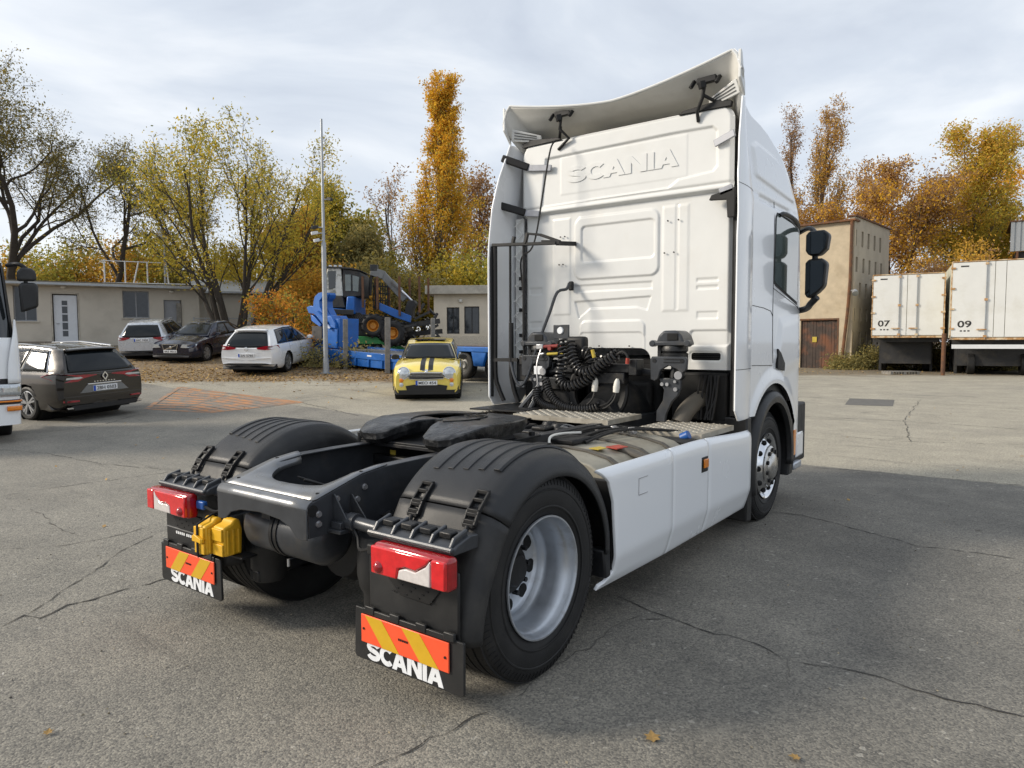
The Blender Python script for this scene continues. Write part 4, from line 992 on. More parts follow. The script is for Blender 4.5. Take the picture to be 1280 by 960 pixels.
# ---- tail: brackets, lights, flaps, plates
m = MB()
for s in (-1, 1):
    m = MB().tube([(s * 0.38, -0.585, 0.80), (s * 0.72, -0.585, 0.79)], 0.032, 14).tube([(s * 0.47, -0.585, 0.798), (s * 0.52, -0.585, 0.797)], 0.044, 14)
    tb = m.build('mudguard_tube', 'chassis_grey', TR, smooth=40)
    m = MB()
    poly = [(-0.675, 0.80), (-0.675, 0.822), (-0.645, 0.842), (-0.56, 0.866), (-0.51, 0.862), (-0.51, 0.80)]
    m.prism([(a, b - 0.02) for a, b in poly], 'yz', s * 0.70, s * 1.22)
    for k in range(5): m.prism([(-0.675, 0.806), (-0.645, 0.848), (-0.56, 0.872), (-0.56, 0.80)], 'yz', s * (0.715 + k * 0.117), s * (0.735 + k * 0.117))
    m.tube([(s * 0.70, -0.675, 0.803), (s * 1.22, -0.675, 0.803)], 0.014, 10)
    br = m.build('light_bracket', 'chassis_grey', TR, bevel=0.006)
    for k in range(4):
        MB().box(min(s * (0.745 + k * .117), s * (0.815 + k * .117)), max(s * (0.745 + k * .117), s * (0.815 + k * .117)), -0.630, -0.580, 0.832, 0.8600).build('bracket_pocket', 'chassis_dark', br, bevel=0.006)
    # tail light
    def rbox(x0, x1, y0, y1, z0, z1): return MB().box(min(s * x0, s * x1), max(s * x0, s * x1), y0, y1, z0, z1)
    tl = rbox(0.79, 1.243, -0.735, -0.665, 0.642, 0.785).build('tail_light', 'red_lens_dark', TR, bevel=0.02, seg=3)
    pts = [(0.797, 0.652), (0.955, 0.652), (0.965, 0.70), (1.01, 0.715), (1.07, 0.71), (1.13, 0.745), (1.155, 0.775), (0.797, 0.775)]
    MB().prism([(s * a, b) for a, b in pts], 'xz', -0.752, -0.73).build('red_lens', 'red_lens', tl, bevel=0.006)
    pts = [(0.962, 0.655), (1.155, 0.655), (1.155, 0.768), (1.13, 0.738), (1.07, 0.703), (1.01, 0.708), (0.972, 0.695)]
    MB().prism([(s * a, b) for a, b in pts], 'xz', -0.7515, -0.73).build('reversing_lens', 'clear_lens', tl, bevel=0.005)
    pts = [(1.162, 0.655), (1.238, 0.655), (1.238, 0.775), (1.162, 0.775)]
    MB().prism([(s * a, b) for a, b in pts], 'xz', -0.752, -0.73).build('turn_lens', 'red_lens', tl, bevel=0.006)
    m = MB().sphere((s * 0.845, -0.742, 0.685), 0.03, 12, 8); m.build('light_reflector', 'red_lens_dark', tl)
    rbox(0.70, 0.78, -0.69, -0.66, 0.70, 0.75).build('light_plug', 'blue_plastic' if s < 0 else 'flat_black', tl, bevel=0.008)
    MB().tube(smooth_path([(s * 0.72, -0.68, 0.73), (s * 0.62, -0.66, 0.70), (s * 0.56, -0.62, 0.74), (s * 0.5, -0.6, 0.78)], 5), 0.008, 6).build('light_cable', 'flat_black', tl)
    # board, flap, plate and lettering
    bd = rbox(0.665, 1.22, -0.645, -0.628, 0.40, 0.70).build('flap_board', 'black_plastic', TR, bevel=0.008)
    pts = [(0.80, 0.635), (1.12, 0.632), (1.12, 0.60), (1.06, 0.53), (0.88, 0.535), (0.80, 0.60)]
    MB().prism([(s * a, b) for a, b in pts], 'xz', -0.653, -0.640).build('number_plate_base', 'flat_black', bd, bevel=0.004)
    m = MB()
    for q in range(10): m.box(*sorted((s * (0.83 + 0.026 * q), s * (0.845 + 0.026 * q))), -0.656, -0.652, 0.545 + 0.02 * (q % 3), 0.551 + 0.02 * (q % 3))
    m.build('base_slots', 'chassis_dark', bd)
    if s < 0:
        MB().box(-1.215, -0.75, -0.650, -0.6455, 0.523, 0.527).build('board_strip', 'bolt_steel', bd)
        m = MB()
        for q in range(11): m.box(-1.10 + 0.022 * q + (0.012 if q > 4 else 0), -1.086 + 0.022 * q + (0.012 if q > 4 else 0), -0.6475, -0.645, 0.492, 0.508)
        m.build('small_marks', 'letter_white', bd)
    fl = MB().prism([(s * 0.575, 0.19), (s * 0.59, 0.178), (s * 1.25, 0.178), (s * 1.262, 0.19), (s * 1.262, 0.415), (s * 0.585, 0.425)], 'xz', -0.662, -0.648).build('mud_flap', 'black_plastic', TR, bevel=0.004)
    m = MB()
    for q in range(4): m.box(*sorted((s * (0.66 + 0.165 * q), s * (0.72 + 0.165 * q))), -0.672, -0.655, 0.408, 0.445)
    m.box(*sorted((s * 0.64, s * 1.20)), -0.668, -0.655, 0.402, 0.43)
    m.build('flap_hinge', 'black_plastic', fl, bevel=0.004)
    # letters sit under the plate
    cx = s * 0.905
    M = frame((cx, -0.662, 0.234), (1, 0, 0), (0, 0, 1))
    block_letters('lettering', 'letter_white', fl, M, 0.485, 0.092, 0.0012)
    x0, x1, z0, z1 = 0.635, 1.187, 0.268, 0.402
    pl = rbox(x0, x1, -0.673, -0.6655, z0, z1).build('reflector_plate', 'reflect_red', TR, bevel=0.006)
    sl = 0.115
    for a, b in ((0.665, 0.775), (0.905, 1.015)):
        pts = [(a, z1 - 0.003), (b, z1 - 0.003), (b + sl, z0 + 0.003), (a + sl, z0 + 0.003)]
        MB().prism([(s * p, q) for p, q in pts], 'xz', -0.6745, -0.672).build('yellow_stripe', 'reflect_yellow', pl)
    m = MB()
    for px_, pz in ((x0 + 0.02, 0.335), (x1 - 0.02, 0.335)): m.cyl((s * px_, -0.677, pz), (s * px_, -0.67, pz), 0.006, n=8)
    for q in range(5): m.box(*sorted((s * (0.885 + q * 0.013), s * (0.892 + q * 0.013))), -0.6758, -0.674, 0.336, 0.346)
    m.build('plate_rivets', 'chassis_dark', pl)

# ================================================================== chassis of the tractor
mat('red_dull', (0.20, 0.025, 0.022), 0.5, var=0.3); mat('yellow_dull', (0.42, 0.33, 0.04), 0.5, var=0.3)
def rail_top(y): return interp(y, [-0.78, -0.44, -0.28, 0.0, 5.0], [0.897, 0.995, 1.015, 1.02, 1.02])
def rail_bot(y): return interp(y, [-0.78, -0.3, 5.0], [0.735, 0.735, 0.735])
for s in (-1, 1):
    ys = [-0.77, -0.6, -0.44, -0.28, 0.0, 1.0, 2.0, 3.0, 4.8]
    poly = [(y, rail_top(y)) for y in ys] + [(y, rail_bot(y)) for y in reversed(ys)]
    m = MB().prism(poly, 'yz', s * 0.378, s * 0.386)
    for a, b in zip(ys[:-1], ys[1:]):       # flanges
        m.bar((s * 0.345, a, rail_top(a) - 0.004), (s * 0.345, b, rail_top(b) - 0.004), 0.075, 0.008)
        m.bar((s * 0.345, a, 0.739), (s * 0.345, b, 0.739), 0.075, 0.008)
    rl = m.build('frame_rail', 'chassis_grey', TR, smooth=0, bevel=0.003)
    b = MB()
    for (y, z) in ((-0.712, 0.845), (-0.713, 0.797), (-0.60, 0.90), (-0.42, 0.93), (-0.47, 0.875), (0.15, 0.95), (0.15, 0.85), (0.30, 0.95), (0.30, 0.85), (0.7, 0.95), (0.9, 0.95), (1.3, 0.95), (1.6, 0.95)):
        b.cyl((s * 0.384, y, z), (s * 0.398, y, z), 0.013, n=6); b.cyl((s * 0.384, y, z), (s * 0.389, y, z), 0.017, n=10)
    b.build('frame_bolts', 'bolt_steel', rl)
    # gusset and clamp carrying the mudguard tube
    g = MB()
    for k in range(2): g.prism([(0.386, 0.79 + 0.0), (0.386, 0.93 - 0.02 * k), (0.40, 0.93 - 0.02 * k), (0.50, 0.80), (0.50, 0.77), (0.386, 0.77)] if s > 0 else [(-0.386, 0.79), (-0.386, 0.93 - 0.02 * k), (-0.40, 0.93 - 0.02 * k), (-0.50, 0.80), (-0.50, 0.77), (-0.386, 0.77)], 'xz', -0.625 + 0.11 * k, -0.618 + 0.11 * k)
    g.box(*sorted((s * 0.386, s * 0.48)), -0.66, -0.52, 0.745, 0.765).box(*sorted((s * 0.40, s * 0.47)), -0.65, -0.60, 0.765, 0.80)
    g.build('tube_gusset', 'chassis_grey', rl, bevel=0.004)
# pressed rear cross member: top plate with the oval opening, folded rear face with the arch
m = MB()
top = []
out = [(-0.386, -0.765), (0.386, -0.765), (0.386, -0.26), (0.335, -0.26)]
oval = [(0.335, -0.30)] + [(0.285 * math.cos(a) + 0.0, -0.33 - 0.20 * math.sin(a)) for a in np.linspace(0.12, PI - 0.12, 25)] + [(-0.335, -0.30)]
poly = out + oval + [(-0.335, -0.26), (-0.386, -0.26)]
def tz(y): return rail_top(y) + 0.006
L = len(oval)
# strip between the oval and the outer edge, with a rolled lip
vs = []; fs = []
ang = [math.atan2(-(p[1] + 0.30), p[0]) for p in oval]
def outer_at(p, i):
    t = i / (L - 1)
    seg = [(0.386, -0.26), (0.386, -0.74), (-0.386, -0.74), (-0.386, -0.26)]
    ln = [0.48, 0.772, 0.48]; d = t * sum(ln)
    for k in range(3):
        if d <= ln[k] + 1e-9: return (lerp(seg[k][0], seg[k + 1][0], d / ln[k]), lerp(seg[k][1], seg[k + 1][1], d / ln[k]))
        d -= ln[k]
    return seg[3]
oval = [(0.30 * (1 if math.cos(a) > 0 else -1) * abs(math.cos(a)) ** 0.62, -0.30 - 0.295 * max(0, math.sin(a)) ** 0.62) for a in np.linspace(0, PI, 61)]
L = len(oval)
for i, p in enumerate(oval):
    q = outer_at(p, i)
    mid = (lerp(p[0], q[0], 0.25), lerp(p[1], q[1], 0.25))
    vs += [(q[0], q[1], tz(q[1])), (lerp(p[0], q[0], .55), lerp(p[1], q[1], .55), tz(lerp(p[1], q[1], .55))), (mid[0], mid[1], tz(mid[1]) - 0.006), (p[0], p[1], tz(p[1]) - 0.03), (p[0], p[1], tz(p[1]) - 0.055)]
for i in range(L - 1):
    for k in range(4): fs.append((i * 5 + k, (i + 1) * 5 + k, (i + 1) * 5 + k + 1, i * 5 + k + 1))
cm = MB().add(vs, fs).build('rear_cross_member', 'chassis_bright', TR, smooth=50, solid=0.006)
arch = [(-0.386, 0.875), (0.386, 0.875), (0.386, 0.728), (0.335, 0.722), (0.30, 0.73), (0.25, 0.775), (0.17, 0.80), (0.0, 0.812), (-0.17, 0.80), (-0.26, 0.775), (-0.31, 0.735), (-0.34, 0.728), (-0.386, 0.728)]
MB().prism(arch, 'xz', -0.782, -0.774).build('cross_member_face', 'chassis_grey', cm, bevel=0.006)
# the rolled edge, open at its end
pts = []; m = MB(); n = 10
def roll(u, v):
    a = lerp(rad(95), rad(182), v); return (lerp(-0.386, 0.386, u), -0.742 + 0.038 * math.cos(a), 0.874 + 0.038 * math.sin(a))
m.grid(roll, 6, 12)
m.build('rolled_edge', 'chassis_bright', cm, smooth=60, solid=0.006)
MB().cyl((0.385, -0.745, 0.866), (0.3885, -0.745, 0.866), 0.029, n=16).build('edge_opening', 'deep_black', cm)
m = MB()
for x, y in ((-0.34, -0.68), (0.34, -0.68), (-0.362, -0.42), (0.362, -0.42)): m.cyl((x, y, tz(y) + 0.0), (x, y, tz(y) + 0.0055), 0.010, n=10)
m.build('plate_holes', 'deep_black', cm)
# air reservoir under the tail
m = MB().lathe([(0.0, -0.36), (0.07, -0.355), (0.12, -0.33), (0.140, -0.29), (0.142, 0.26), (0.12, 0.30), (0.07, 0.325), (0.0, 0.33)], (-0.04, -0.52, 0.655), (1, 0, 0), 32)
at = m.build('air_reservoir', 'chassis_grey', TR)
m = MB()
for x in (-0.09, -0.05): m.lathe([(0.142, x - 0.012), (0.147, x - 0.012), (0.147, x + 0.012), (0.142, x + 0.012)], (0, -0.52, 0.655), (1, 0, 0), 32)
m.box(-0.10, -0.03, -0.70, -0.64, 0.752, 0.79)
m.build('reservoir_strap', 'chassis_dark', at)
MB().cyl((-0.02, -0.60, 0.52), (-0.02, -0.60, 0.48), 0.008).build('drain_valve', 'bolt_steel', at)
# cross beams, axle, springs, dampers
for y in (0.32, 1.2, 2.0, 2.9): MB().box(-0.375, 0.375, y, y + 0.07, 0.76, 0.93).build('cross_beam', 'chassis_dark', TR, bevel=0.006)
m = MB().tube([(-0.9, 0, 0.507), (-0.35, 0, 0.507), (-0.2, 0, 0.507), (0.2, 0, 0.507), (0.35, 0, 0.507), (0.9, 0, 0.507)], [0.07, 0.08, 0.16, 0.16, 0.08, 0.07], 16)
m.sphere((0.0, 0.0, 0.50), 0.245, 22, 14).lathe([(0.20, -0.2), (0.16, -0.28), (0.05, -0.30), (0, -0.30)], (0, 0, 0.5), (0, 1, 0), 20)
m.build('rear_axle', 'chassis_dark', TR, smooth=50)
for s in (-1, 1):
    m = MB().lathe([(0.0, 0.26), (0.085, 0.26), (0.10, 0.28), (0.105, 0.40), (0.125, 0.44), (0.135, 0.50), (0.135, 0.66), (0.12, 0.70), (0.0, 0.70)], (s * 0.50, -0.40, 0.0), (0, 0, 1), 24)
    m.build('air_spring', 'black_plastic', TR, smooth=50)
    MB().tube([(s * 0.62, -0.22, 0.36), (s * 0.42, -0.30, 0.78)], 0.035, 10).build('damper', 'chassis_dark', TR)
    MB().bar((s * 0.5, -0.5, 0.30), (s * 0.5, 0.75, 0.42), 0.09, 0.07).build('suspension_arm', 'chassis_dark', TR, bevel=0.01)
    MB().lathe([(0.0, -0.12), (0.09, -0.12), (0.10, -0.06), (0.10, 0.06), (0.08, 0.1), (0, 0.1)], (s * 0.33, 0.28, 0.55), (0, 1, 0), 16).build('brake_chamber', 'chassis_dark', TR)
m = MB().tube([(0, 0.3, 0.53), (0, 2.8, 0.75)], 0.06, 14); m.build('drive_shaft', 'chassis_dark', TR)
# wiring and pipes lying in the frame
rng = random.Random(5)
m = MB()
for k in range(16):
    x = rng.uniform(-0.28, 0.28); z = rng.uniform(0.80, 0.97)
    P = [(x + rng.uniform(-.08, .08), y + rng.uniform(-.05, .05), z + rng.uniform(-.04, .03)) for y in np.linspace(0.9, 2.9, 7)]
    m.tube(smooth_path(P, 4), rng.choice([0.008, 0.011, 0.015]), 6)
m.build('frame_hoses', 'flat_black', TR)
m = MB()
for k in range(7):
    P = [(rng.uniform(-.25, .25), y + rng.uniform(-.05, .05), 0.86 + rng.uniform(-.06, .05)) for y in np.linspace(-0.35, 0.5, 5)]
    m.tube(smooth_path(P, 4), 0.008, 6)
m.build('tail_hoses', 'flat_black', TR)
for (x, y, z, a, b, c, nm) in ((-0.12, 1.45, 0.9, .12, .16, .09, 'valve_block'), (0.14, 1.58, 0.9, .11, .13, .10, 'valve_block'), (-0.2, 1.75, .88, .09, .13, .12, 'valve_block'), (0.05, 1.2, 0.9, 0.15, 0.10, 0.09, 'valve_block')):
    MB().box(x - a, x + a, y - b, y + b, z - c, z + c).box(x - a * .5, x + a * .7, y - b * .6, y + b * .4, z + c, z + c + 0.03).build(nm, 'chassis_dark', TR, bevel=0.01)
m = MB().tube([(0.26 + 0.09 * math.cos(a), 1.80 + 0.09 * math.sin(a), 1.0 + 0.01 * math.sin(3 * a)) for a in np.linspace(0, 2 * PI, 30)], 0.010, 6)
m.build('hose_loop', 'chassis_bright', TR)
for (x, y, r) in ((0.12, 1.85, .075), (-0.02, 1.92, .07), (0.27, 1.62, 0.05)):
    MB().lathe([(0, -0.1), (r, -0.1), (r, 0.03), (r * .8, 0.06), (0, 0.065)], (x, y, 0.96), (0, 0, 1), 16).build('filter_can', 'chassis_dark', TR)
MB().box(-0.27, -0.22, 0.38, 0.385, 0.92, 0.96).build('frame_tag', 'yellow_tag', TR)
# ---- fifth wheel
m = MB().box(-0.44, 0.44, 0.28, 1.12, 1.022, 1.036)
m.prism([(-0.44, 1.022), (0.44, 1.022), (0.44, 1.0), (-0.44, 1.0)], 'xz', 0.275, 0.285)
m.build('mounting_plate', 'chassis_dark', TR, bevel=0.003)
for s in (-1, 1):
    MB().prism([(0.50, 1.036), (0.86, 1.036), (0.76, 1.115), (0.60, 1.115)], 'yz', s * 0.33, s * 0.43).build('pedestal', 'chassis_dark', TR, bevel=0.01)
    b = MB()
    for y in (0.31, 0.38, 1.05): b.cyl((s * 0.41, y, 1.036), (s * 0.41, y, 1.062), 0.024, n=6)
    b.build('plate_bolts', 'chassis_dark', TR)
    for y in (0.30, 0.36): MB().cyl((-0.47 - 0.05 * (y > .33), y, 0.99), (-0.47 - 0.05 * (y > .33), y, 1.07), 0.020, n=10).build('stop_peg', 'chassis_dark', TR) if s < 0 else None
def fw_half():
    P = [(0.0, 0.60), (0.045, 0.575), (0.06, 0.52), (0.075, 0.46), (0.11, 0.36), (0.17, 0.235), (0.215, 0.205), (0.33, 0.20), (0.40, 0.235), (0.455, 0.33), (0.485, 0.50), (0.49, 0.70), (0.465, 0.88), (0.40, 1.01), (0.28, 1.075), (0.0, 1.09)]
    return P
H = fw_half()
def fz(y): return 1.165 - 0.075 * (1 - min(1, max(0, (y - 0.18) / 0.24)))
m = MB()
for s in (-1, 1):
    # fan of strips from the outline to the middle line of the jaw half
    inner = [(s * x, y) for x, y in H]
    n = len(inner)
    ctr = (s * 0.27, 0.66)
    vs = []
    for lev, (sc, dz) in enumerate(((0.0, 0.0), (0.5, 0.0), (0.80, 0.0), (0.97, -0.001), (1.0, -0.007), (1.0, -0.045), (0.93, -0.085))):
        for (x, y) in inner:
            X = lerp(ctr[0], x, sc); Y = lerp(ctr[1], y, sc)
            if abs(x) < 1e-6 and sc > 0: X = lerp(ctr[0], x, sc) if sc < 1 else 0
            vs.append((X, Y, fz(Y) + dz))
    fs = []
    for l in range(6):
        for i in range(n - 1): fs.append((l * n + i, l * n + i + 1, (l + 1) * n + i + 1, (l + 1) * n + i))
    m.add(vs, fs)
m.box(-0.30, 0.30, 0.93, 1.05, 1.08, 1.158).box(-0.12, 0.12, 0.60, 0.98, 1.07, 1.150)
fw = m.build('fifth_wheel', 'fifth_wheel_iron', TR, smooth=24)
MB().tube([(-0.3, 0.98, 1.09), (-0.62, 0.98, 1.09), (-0.66, 0.98, 1.085)], 0.016, 8).build('release_handle', 'flat_black', fw)
for s in (-1, 1):
    m = MB().tube(smooth_path([(s * 0.14, 0.45, fz(.45) + .001), (s * 0.22, 0.62, 1.167), (s * 0.18, 0.85, 1.167), (0.02 * s, 0.93, 1.167)], 6), 0.006, 5)
    m.build('grease_groove', 'deep_black', fw)
# ---- catwalk plates with raised tread
def tread(x0, x1, y0, y1, z, name, ang):
    m = MB(); m.box(x0, x1, y0, y1, z - 0.012, z)
    for a, b in ((y0, y0 + 0.012), (y1 - 0.012, y1)): m.box(x0, x1, a, b, z - 0.04, z - 0.0121)
    for a, b in ((x0, x0 + 0.012), (x1 - 0.012, x1)): m.box(a, b, y0 + .0121, y1 - .0121, z - 0.04, z - 0.0121)
    o = m.build(name, 'tread_aluminium', TR, smooth=0)
    b = MB(); st = 0.05; i = 0
    y = y0 + 0.03
    while y < y1 - 0.02:
        x = x0 + 0.03; j = 0
        while x < x1 - 0.02:
            c, s_ = (1, 0.25) if (i + j) % 2 else (0.25, 1)
            p = Vector((x, y, z)); d = Vector((c, s_, 0)).normalized() * 0.021; q = Vector((-d.y, d.x, 0)).normalized() * 0.008
            b.add([p - d, p + q, p + d, p - q, p + Vector((0, 0, 0.009))], [(0, 1, 4), (1, 2, 4), (2, 3, 4), (3, 0, 4)])
            x += st; j += 1
        y += st; i += 1
    t = b.build('tread_bars', 'tread_aluminium', o, smooth=0); t['kind'] = 'stuff'
    return o
tread(-0.50, 0.44, 2.06, 2.66, 1.045, 'catwalk_plate', 0)
tread(0.60, 1.19, 2.12, 2.82, 0.985, 'catwalk_plate', 0)
tread(-1.19, -0.60, 2.12, 2.82, 0.985, 'catwalk_plate', 0)
# ---- tanks behind the skirts
for s in (-1, 1):
    m = MB()
    prof = [(0.47, 0.42), (0.47, 0.90), (0.50, 0.955), (0.58, 0.985), (0.72, 0.99), (0.90, 0.975), (1.04, 0.945), (1.12, 0.90), (1.16, 0.84), (1.165, 0.42)]
    m.prism([(s * a, b) for a, b in prof], 'xz', 0.74, 1.98)
    tk = m.build('fuel_tank', 'dusty_tank', TR, smooth=40, bevel=0.01)
    for y in (0.98, 1.42, 1.76):
        st_ = MB().tube([(s * (a + 0.006 * (1 if a > .6 else -1)), y, b + 0.008) for a, b in prof[1:-1]], 0.002, 4)
        m = MB()
        for i in range(1, len(prof) - 2):
            a, b = prof[i], prof[i + 1]
            m.bar((s * a[0], y, a[1] + 0.007), (s * b[0], y, b[1] + 0.007), 0.05, 0.008, up=(s * (b[1] - a[1]) * -1 * 1, 0, abs(b[0] - a[0]) + 1e-3) if abs(b[0] - a[0]) > 0.001 else (s, 0, 0))
        m.build('tank_strap', 'dusty_rubber', tk)
    MB().box(*sorted((s * 0.62, s * 1.235)), 0.675, 0.712, 0.36, 0.88).build('splash_guard', 'flat_black', TR, bevel=0.008)
    MB().prism([(s * 0.95, 0.955), (s * 1.16, 0.905), (s * 1.17, 0.94), (s * 1.0, 0.985)], 'xz', 1.22, 1.30).build('tank_cap_neck', 'dusty_rubber', tk, bevel=0.015)
    m = MB().box(*sorted((s * 0.52, s * 1.17)), 2.0, 2.10, 0.45, 0.96); m.build('def_tank', 'black_plastic', TR, bevel=0.03)
    MB().cyl((s * 1.06, 2.06, 0.955), (s * 1.12, 2.06, 0.985), 0.035, n=16).build('blue_cap', 'blue_plastic', TR, bevel=0.005)
# tags and cables on top of the right tank
MB().prism([(0.86, 1.05), (0.94, 1.03), (0.95, 1.12), (0.88, 1.15)], 'xy', 0.985, 0.990).build('yellow_tag', 'yellow_tag', TR)
MB().prism([(0.90, 1.20), (1.00, 1.16), (1.02, 1.28), (0.93, 1.32)], 'xy', 0.978, 0.985).build('red_tag', 'red_tag', TR)
MB().box(0.56, 0.74, 1.05, 1.30, 0.992, 1.03).box(0.60, 0.70, 1.3, 1.36, 0.992, 1.02).build('tank_sender', 'flat_black', TR, bevel=0.012)
MB().tube(smooth_path([(0.62, 0.95, 0.99), (0.58, 1.02, 1.04), (0.60, 1.12, 1.055), (0.66, 1.28, 1.05)], 6), 0.009, 6).build('tank_cable', 'cream_plastic', TR)
m = MB()
for k in range(6): m.tube(smooth_path([(0.50 + 0.05 * k, 1.2 + rng.uniform(-.1, .1), 1.0), (0.48 + 0.06 * k, 1.6, 1.02 + rng.uniform(-.01, .02)), (0.52 + 0.07 * k, 2.0, 1.01), (0.6 + 0.08 * k, 2.3, 0.97)], 5), 0.011, 6)
m.build('tank_hoses', 'flat_black', TR)
m = MB()
for k in range(7): m.box(0.47 + k * 0.05, 0.50 + k * 0.05, 1.80 + 0.03 * (k % 3), 1.86 + 0.03 * (k % 3), 0.99, 1.03)
m.build('hose_clips', 'bolt_steel', TR, bevel=0.004)
# ---- side skirts: three panels, folded crease near the bottom, swept tail
def skirt_panel(s, y0, y1, first=False, last=False):
    def fn(u, v):
        z = lerp(0.262, 0.965, v); y = lerp(y0, y1, u)
        xo = interp(z, [0.26, 0.30, 0.43, 0.46, 0.90, 0.945, 0.965], [1.20, 1.215, 1.252, 1.256, 1.258, 1.25, 1.225])
        if first:
            yr = interp(z, [0.26, 0.285, 0.315, 0.36, 0.47, 0.77, 0.90, 0.965], [0.53, 0.545, 0.61, 0.68, 0.668, 0.633, 0.575, 0.485]); y = lerp(yr, y1, u)
            zz = z + 0.02 * (1 - v) * (1 - u) * 0.6
        return (s * xo, y, z + (0.018 * (1 - u) if first and v < .05 else 0) - 0.045 * v * sstep(1.8, 3.1, y))
    o = MB().grid(fn, 16, 30).build('side_skirt', 'skirt_paint', TR, smooth=40, solid=0.02, bevel=0.004)
    return o
for s in (-1, 1):
    sk = skirt_panel(s, 0.6, 1.446, first=True)
    skirt_panel(s, 1.452, 2.074); skirt_panel(s, 2.080, 3.04)
    m = MB()
    for a, b in (((0.94, 0.855), (1.06, 0.855)), ((0.94, 0.755), (1.06, 0.755)), ((0.94, 0.755), (0.94, 0.855))): m.bar((s * 1.268, a[0], a[1]), (s * 1.268, b[0], b[1]), 0.004, 0.004)
    m.build('hatch_line', 'bolt_steel', sk)
    lp = MB().box(*sorted((s * 1.262, s * 1.272)), 1.935, 2.05, 0.735, 0.845).build('marker_base', 'flat_black', TR, bevel=0.004)
    MB().box(*sorted((s * 1.272, s * 1.283)), 1.955, 2.04, 0.765, 0.83).build('side_marker', 'amber_lens', lp, bevel=0.006)
# ---- behind the cab: engine, suspension, cross bar, couplings
MB().box(-0.42, 0.40, 3.15, 4.7, 0.62, 1.52).box(-0.35, 0.33, 3.06, 3.15, 0.8, 1.3).build('engine_block', 'deep_black', TR, bevel=0.04)
MB().lathe([(0.05, 0), (0.22, 0.0), (0.30, 0.25), (0.34, 0.45), (0.34, 0.6)], (0, 2.62, 0.95), (0, 1, 0.05), 24).build('gearbox', 'chassis_dark', TR)
MB().lathe([(0.29, -0.02), (0.31, 0.0), (0.31, 0.03), (0.29, 0.04), (0.24, 0.03), (0.24, -0.02)], (-0.03, 2.74, 1.22), (0, -1, 0.1), 36).build('fan_ring', 'flat_black', TR)
MB().tube(smooth_path([(0.82, 3.05, 1.17), (0.80, 2.95, 1.14), (0.76, 2.86, 1.07), (0.73, 2.80, 0.97)], 6), 0.075, 16).build('exhaust_pipe', 'dusty_rubber', TR)
MB().box(0.62, 1.06, 3.02, 3.12, 0.98, 1.40).build('rear_mudguard_wall', 'deep_black', TR, bevel=0.02); MB().box(-1.06, -0.5, 3.02, 3.12, 0.98, 1.42).build('rear_mudguard_wall', 'deep_black', TR, bevel=0.02)
m = MB()
for k in range(7):
    x = 0.86 + 0.025 * k + rng.uniform(-.02, .02)
    m.tube(smooth_path([(x, 2.99, 1.38), (x + rng.uniform(-.02, .03), 2.96, 1.2), (x + rng.uniform(-.06, .02), 2.93, 1.0)], 5), 0.010, 6)
m.build('loom', 'flat_black', TR)
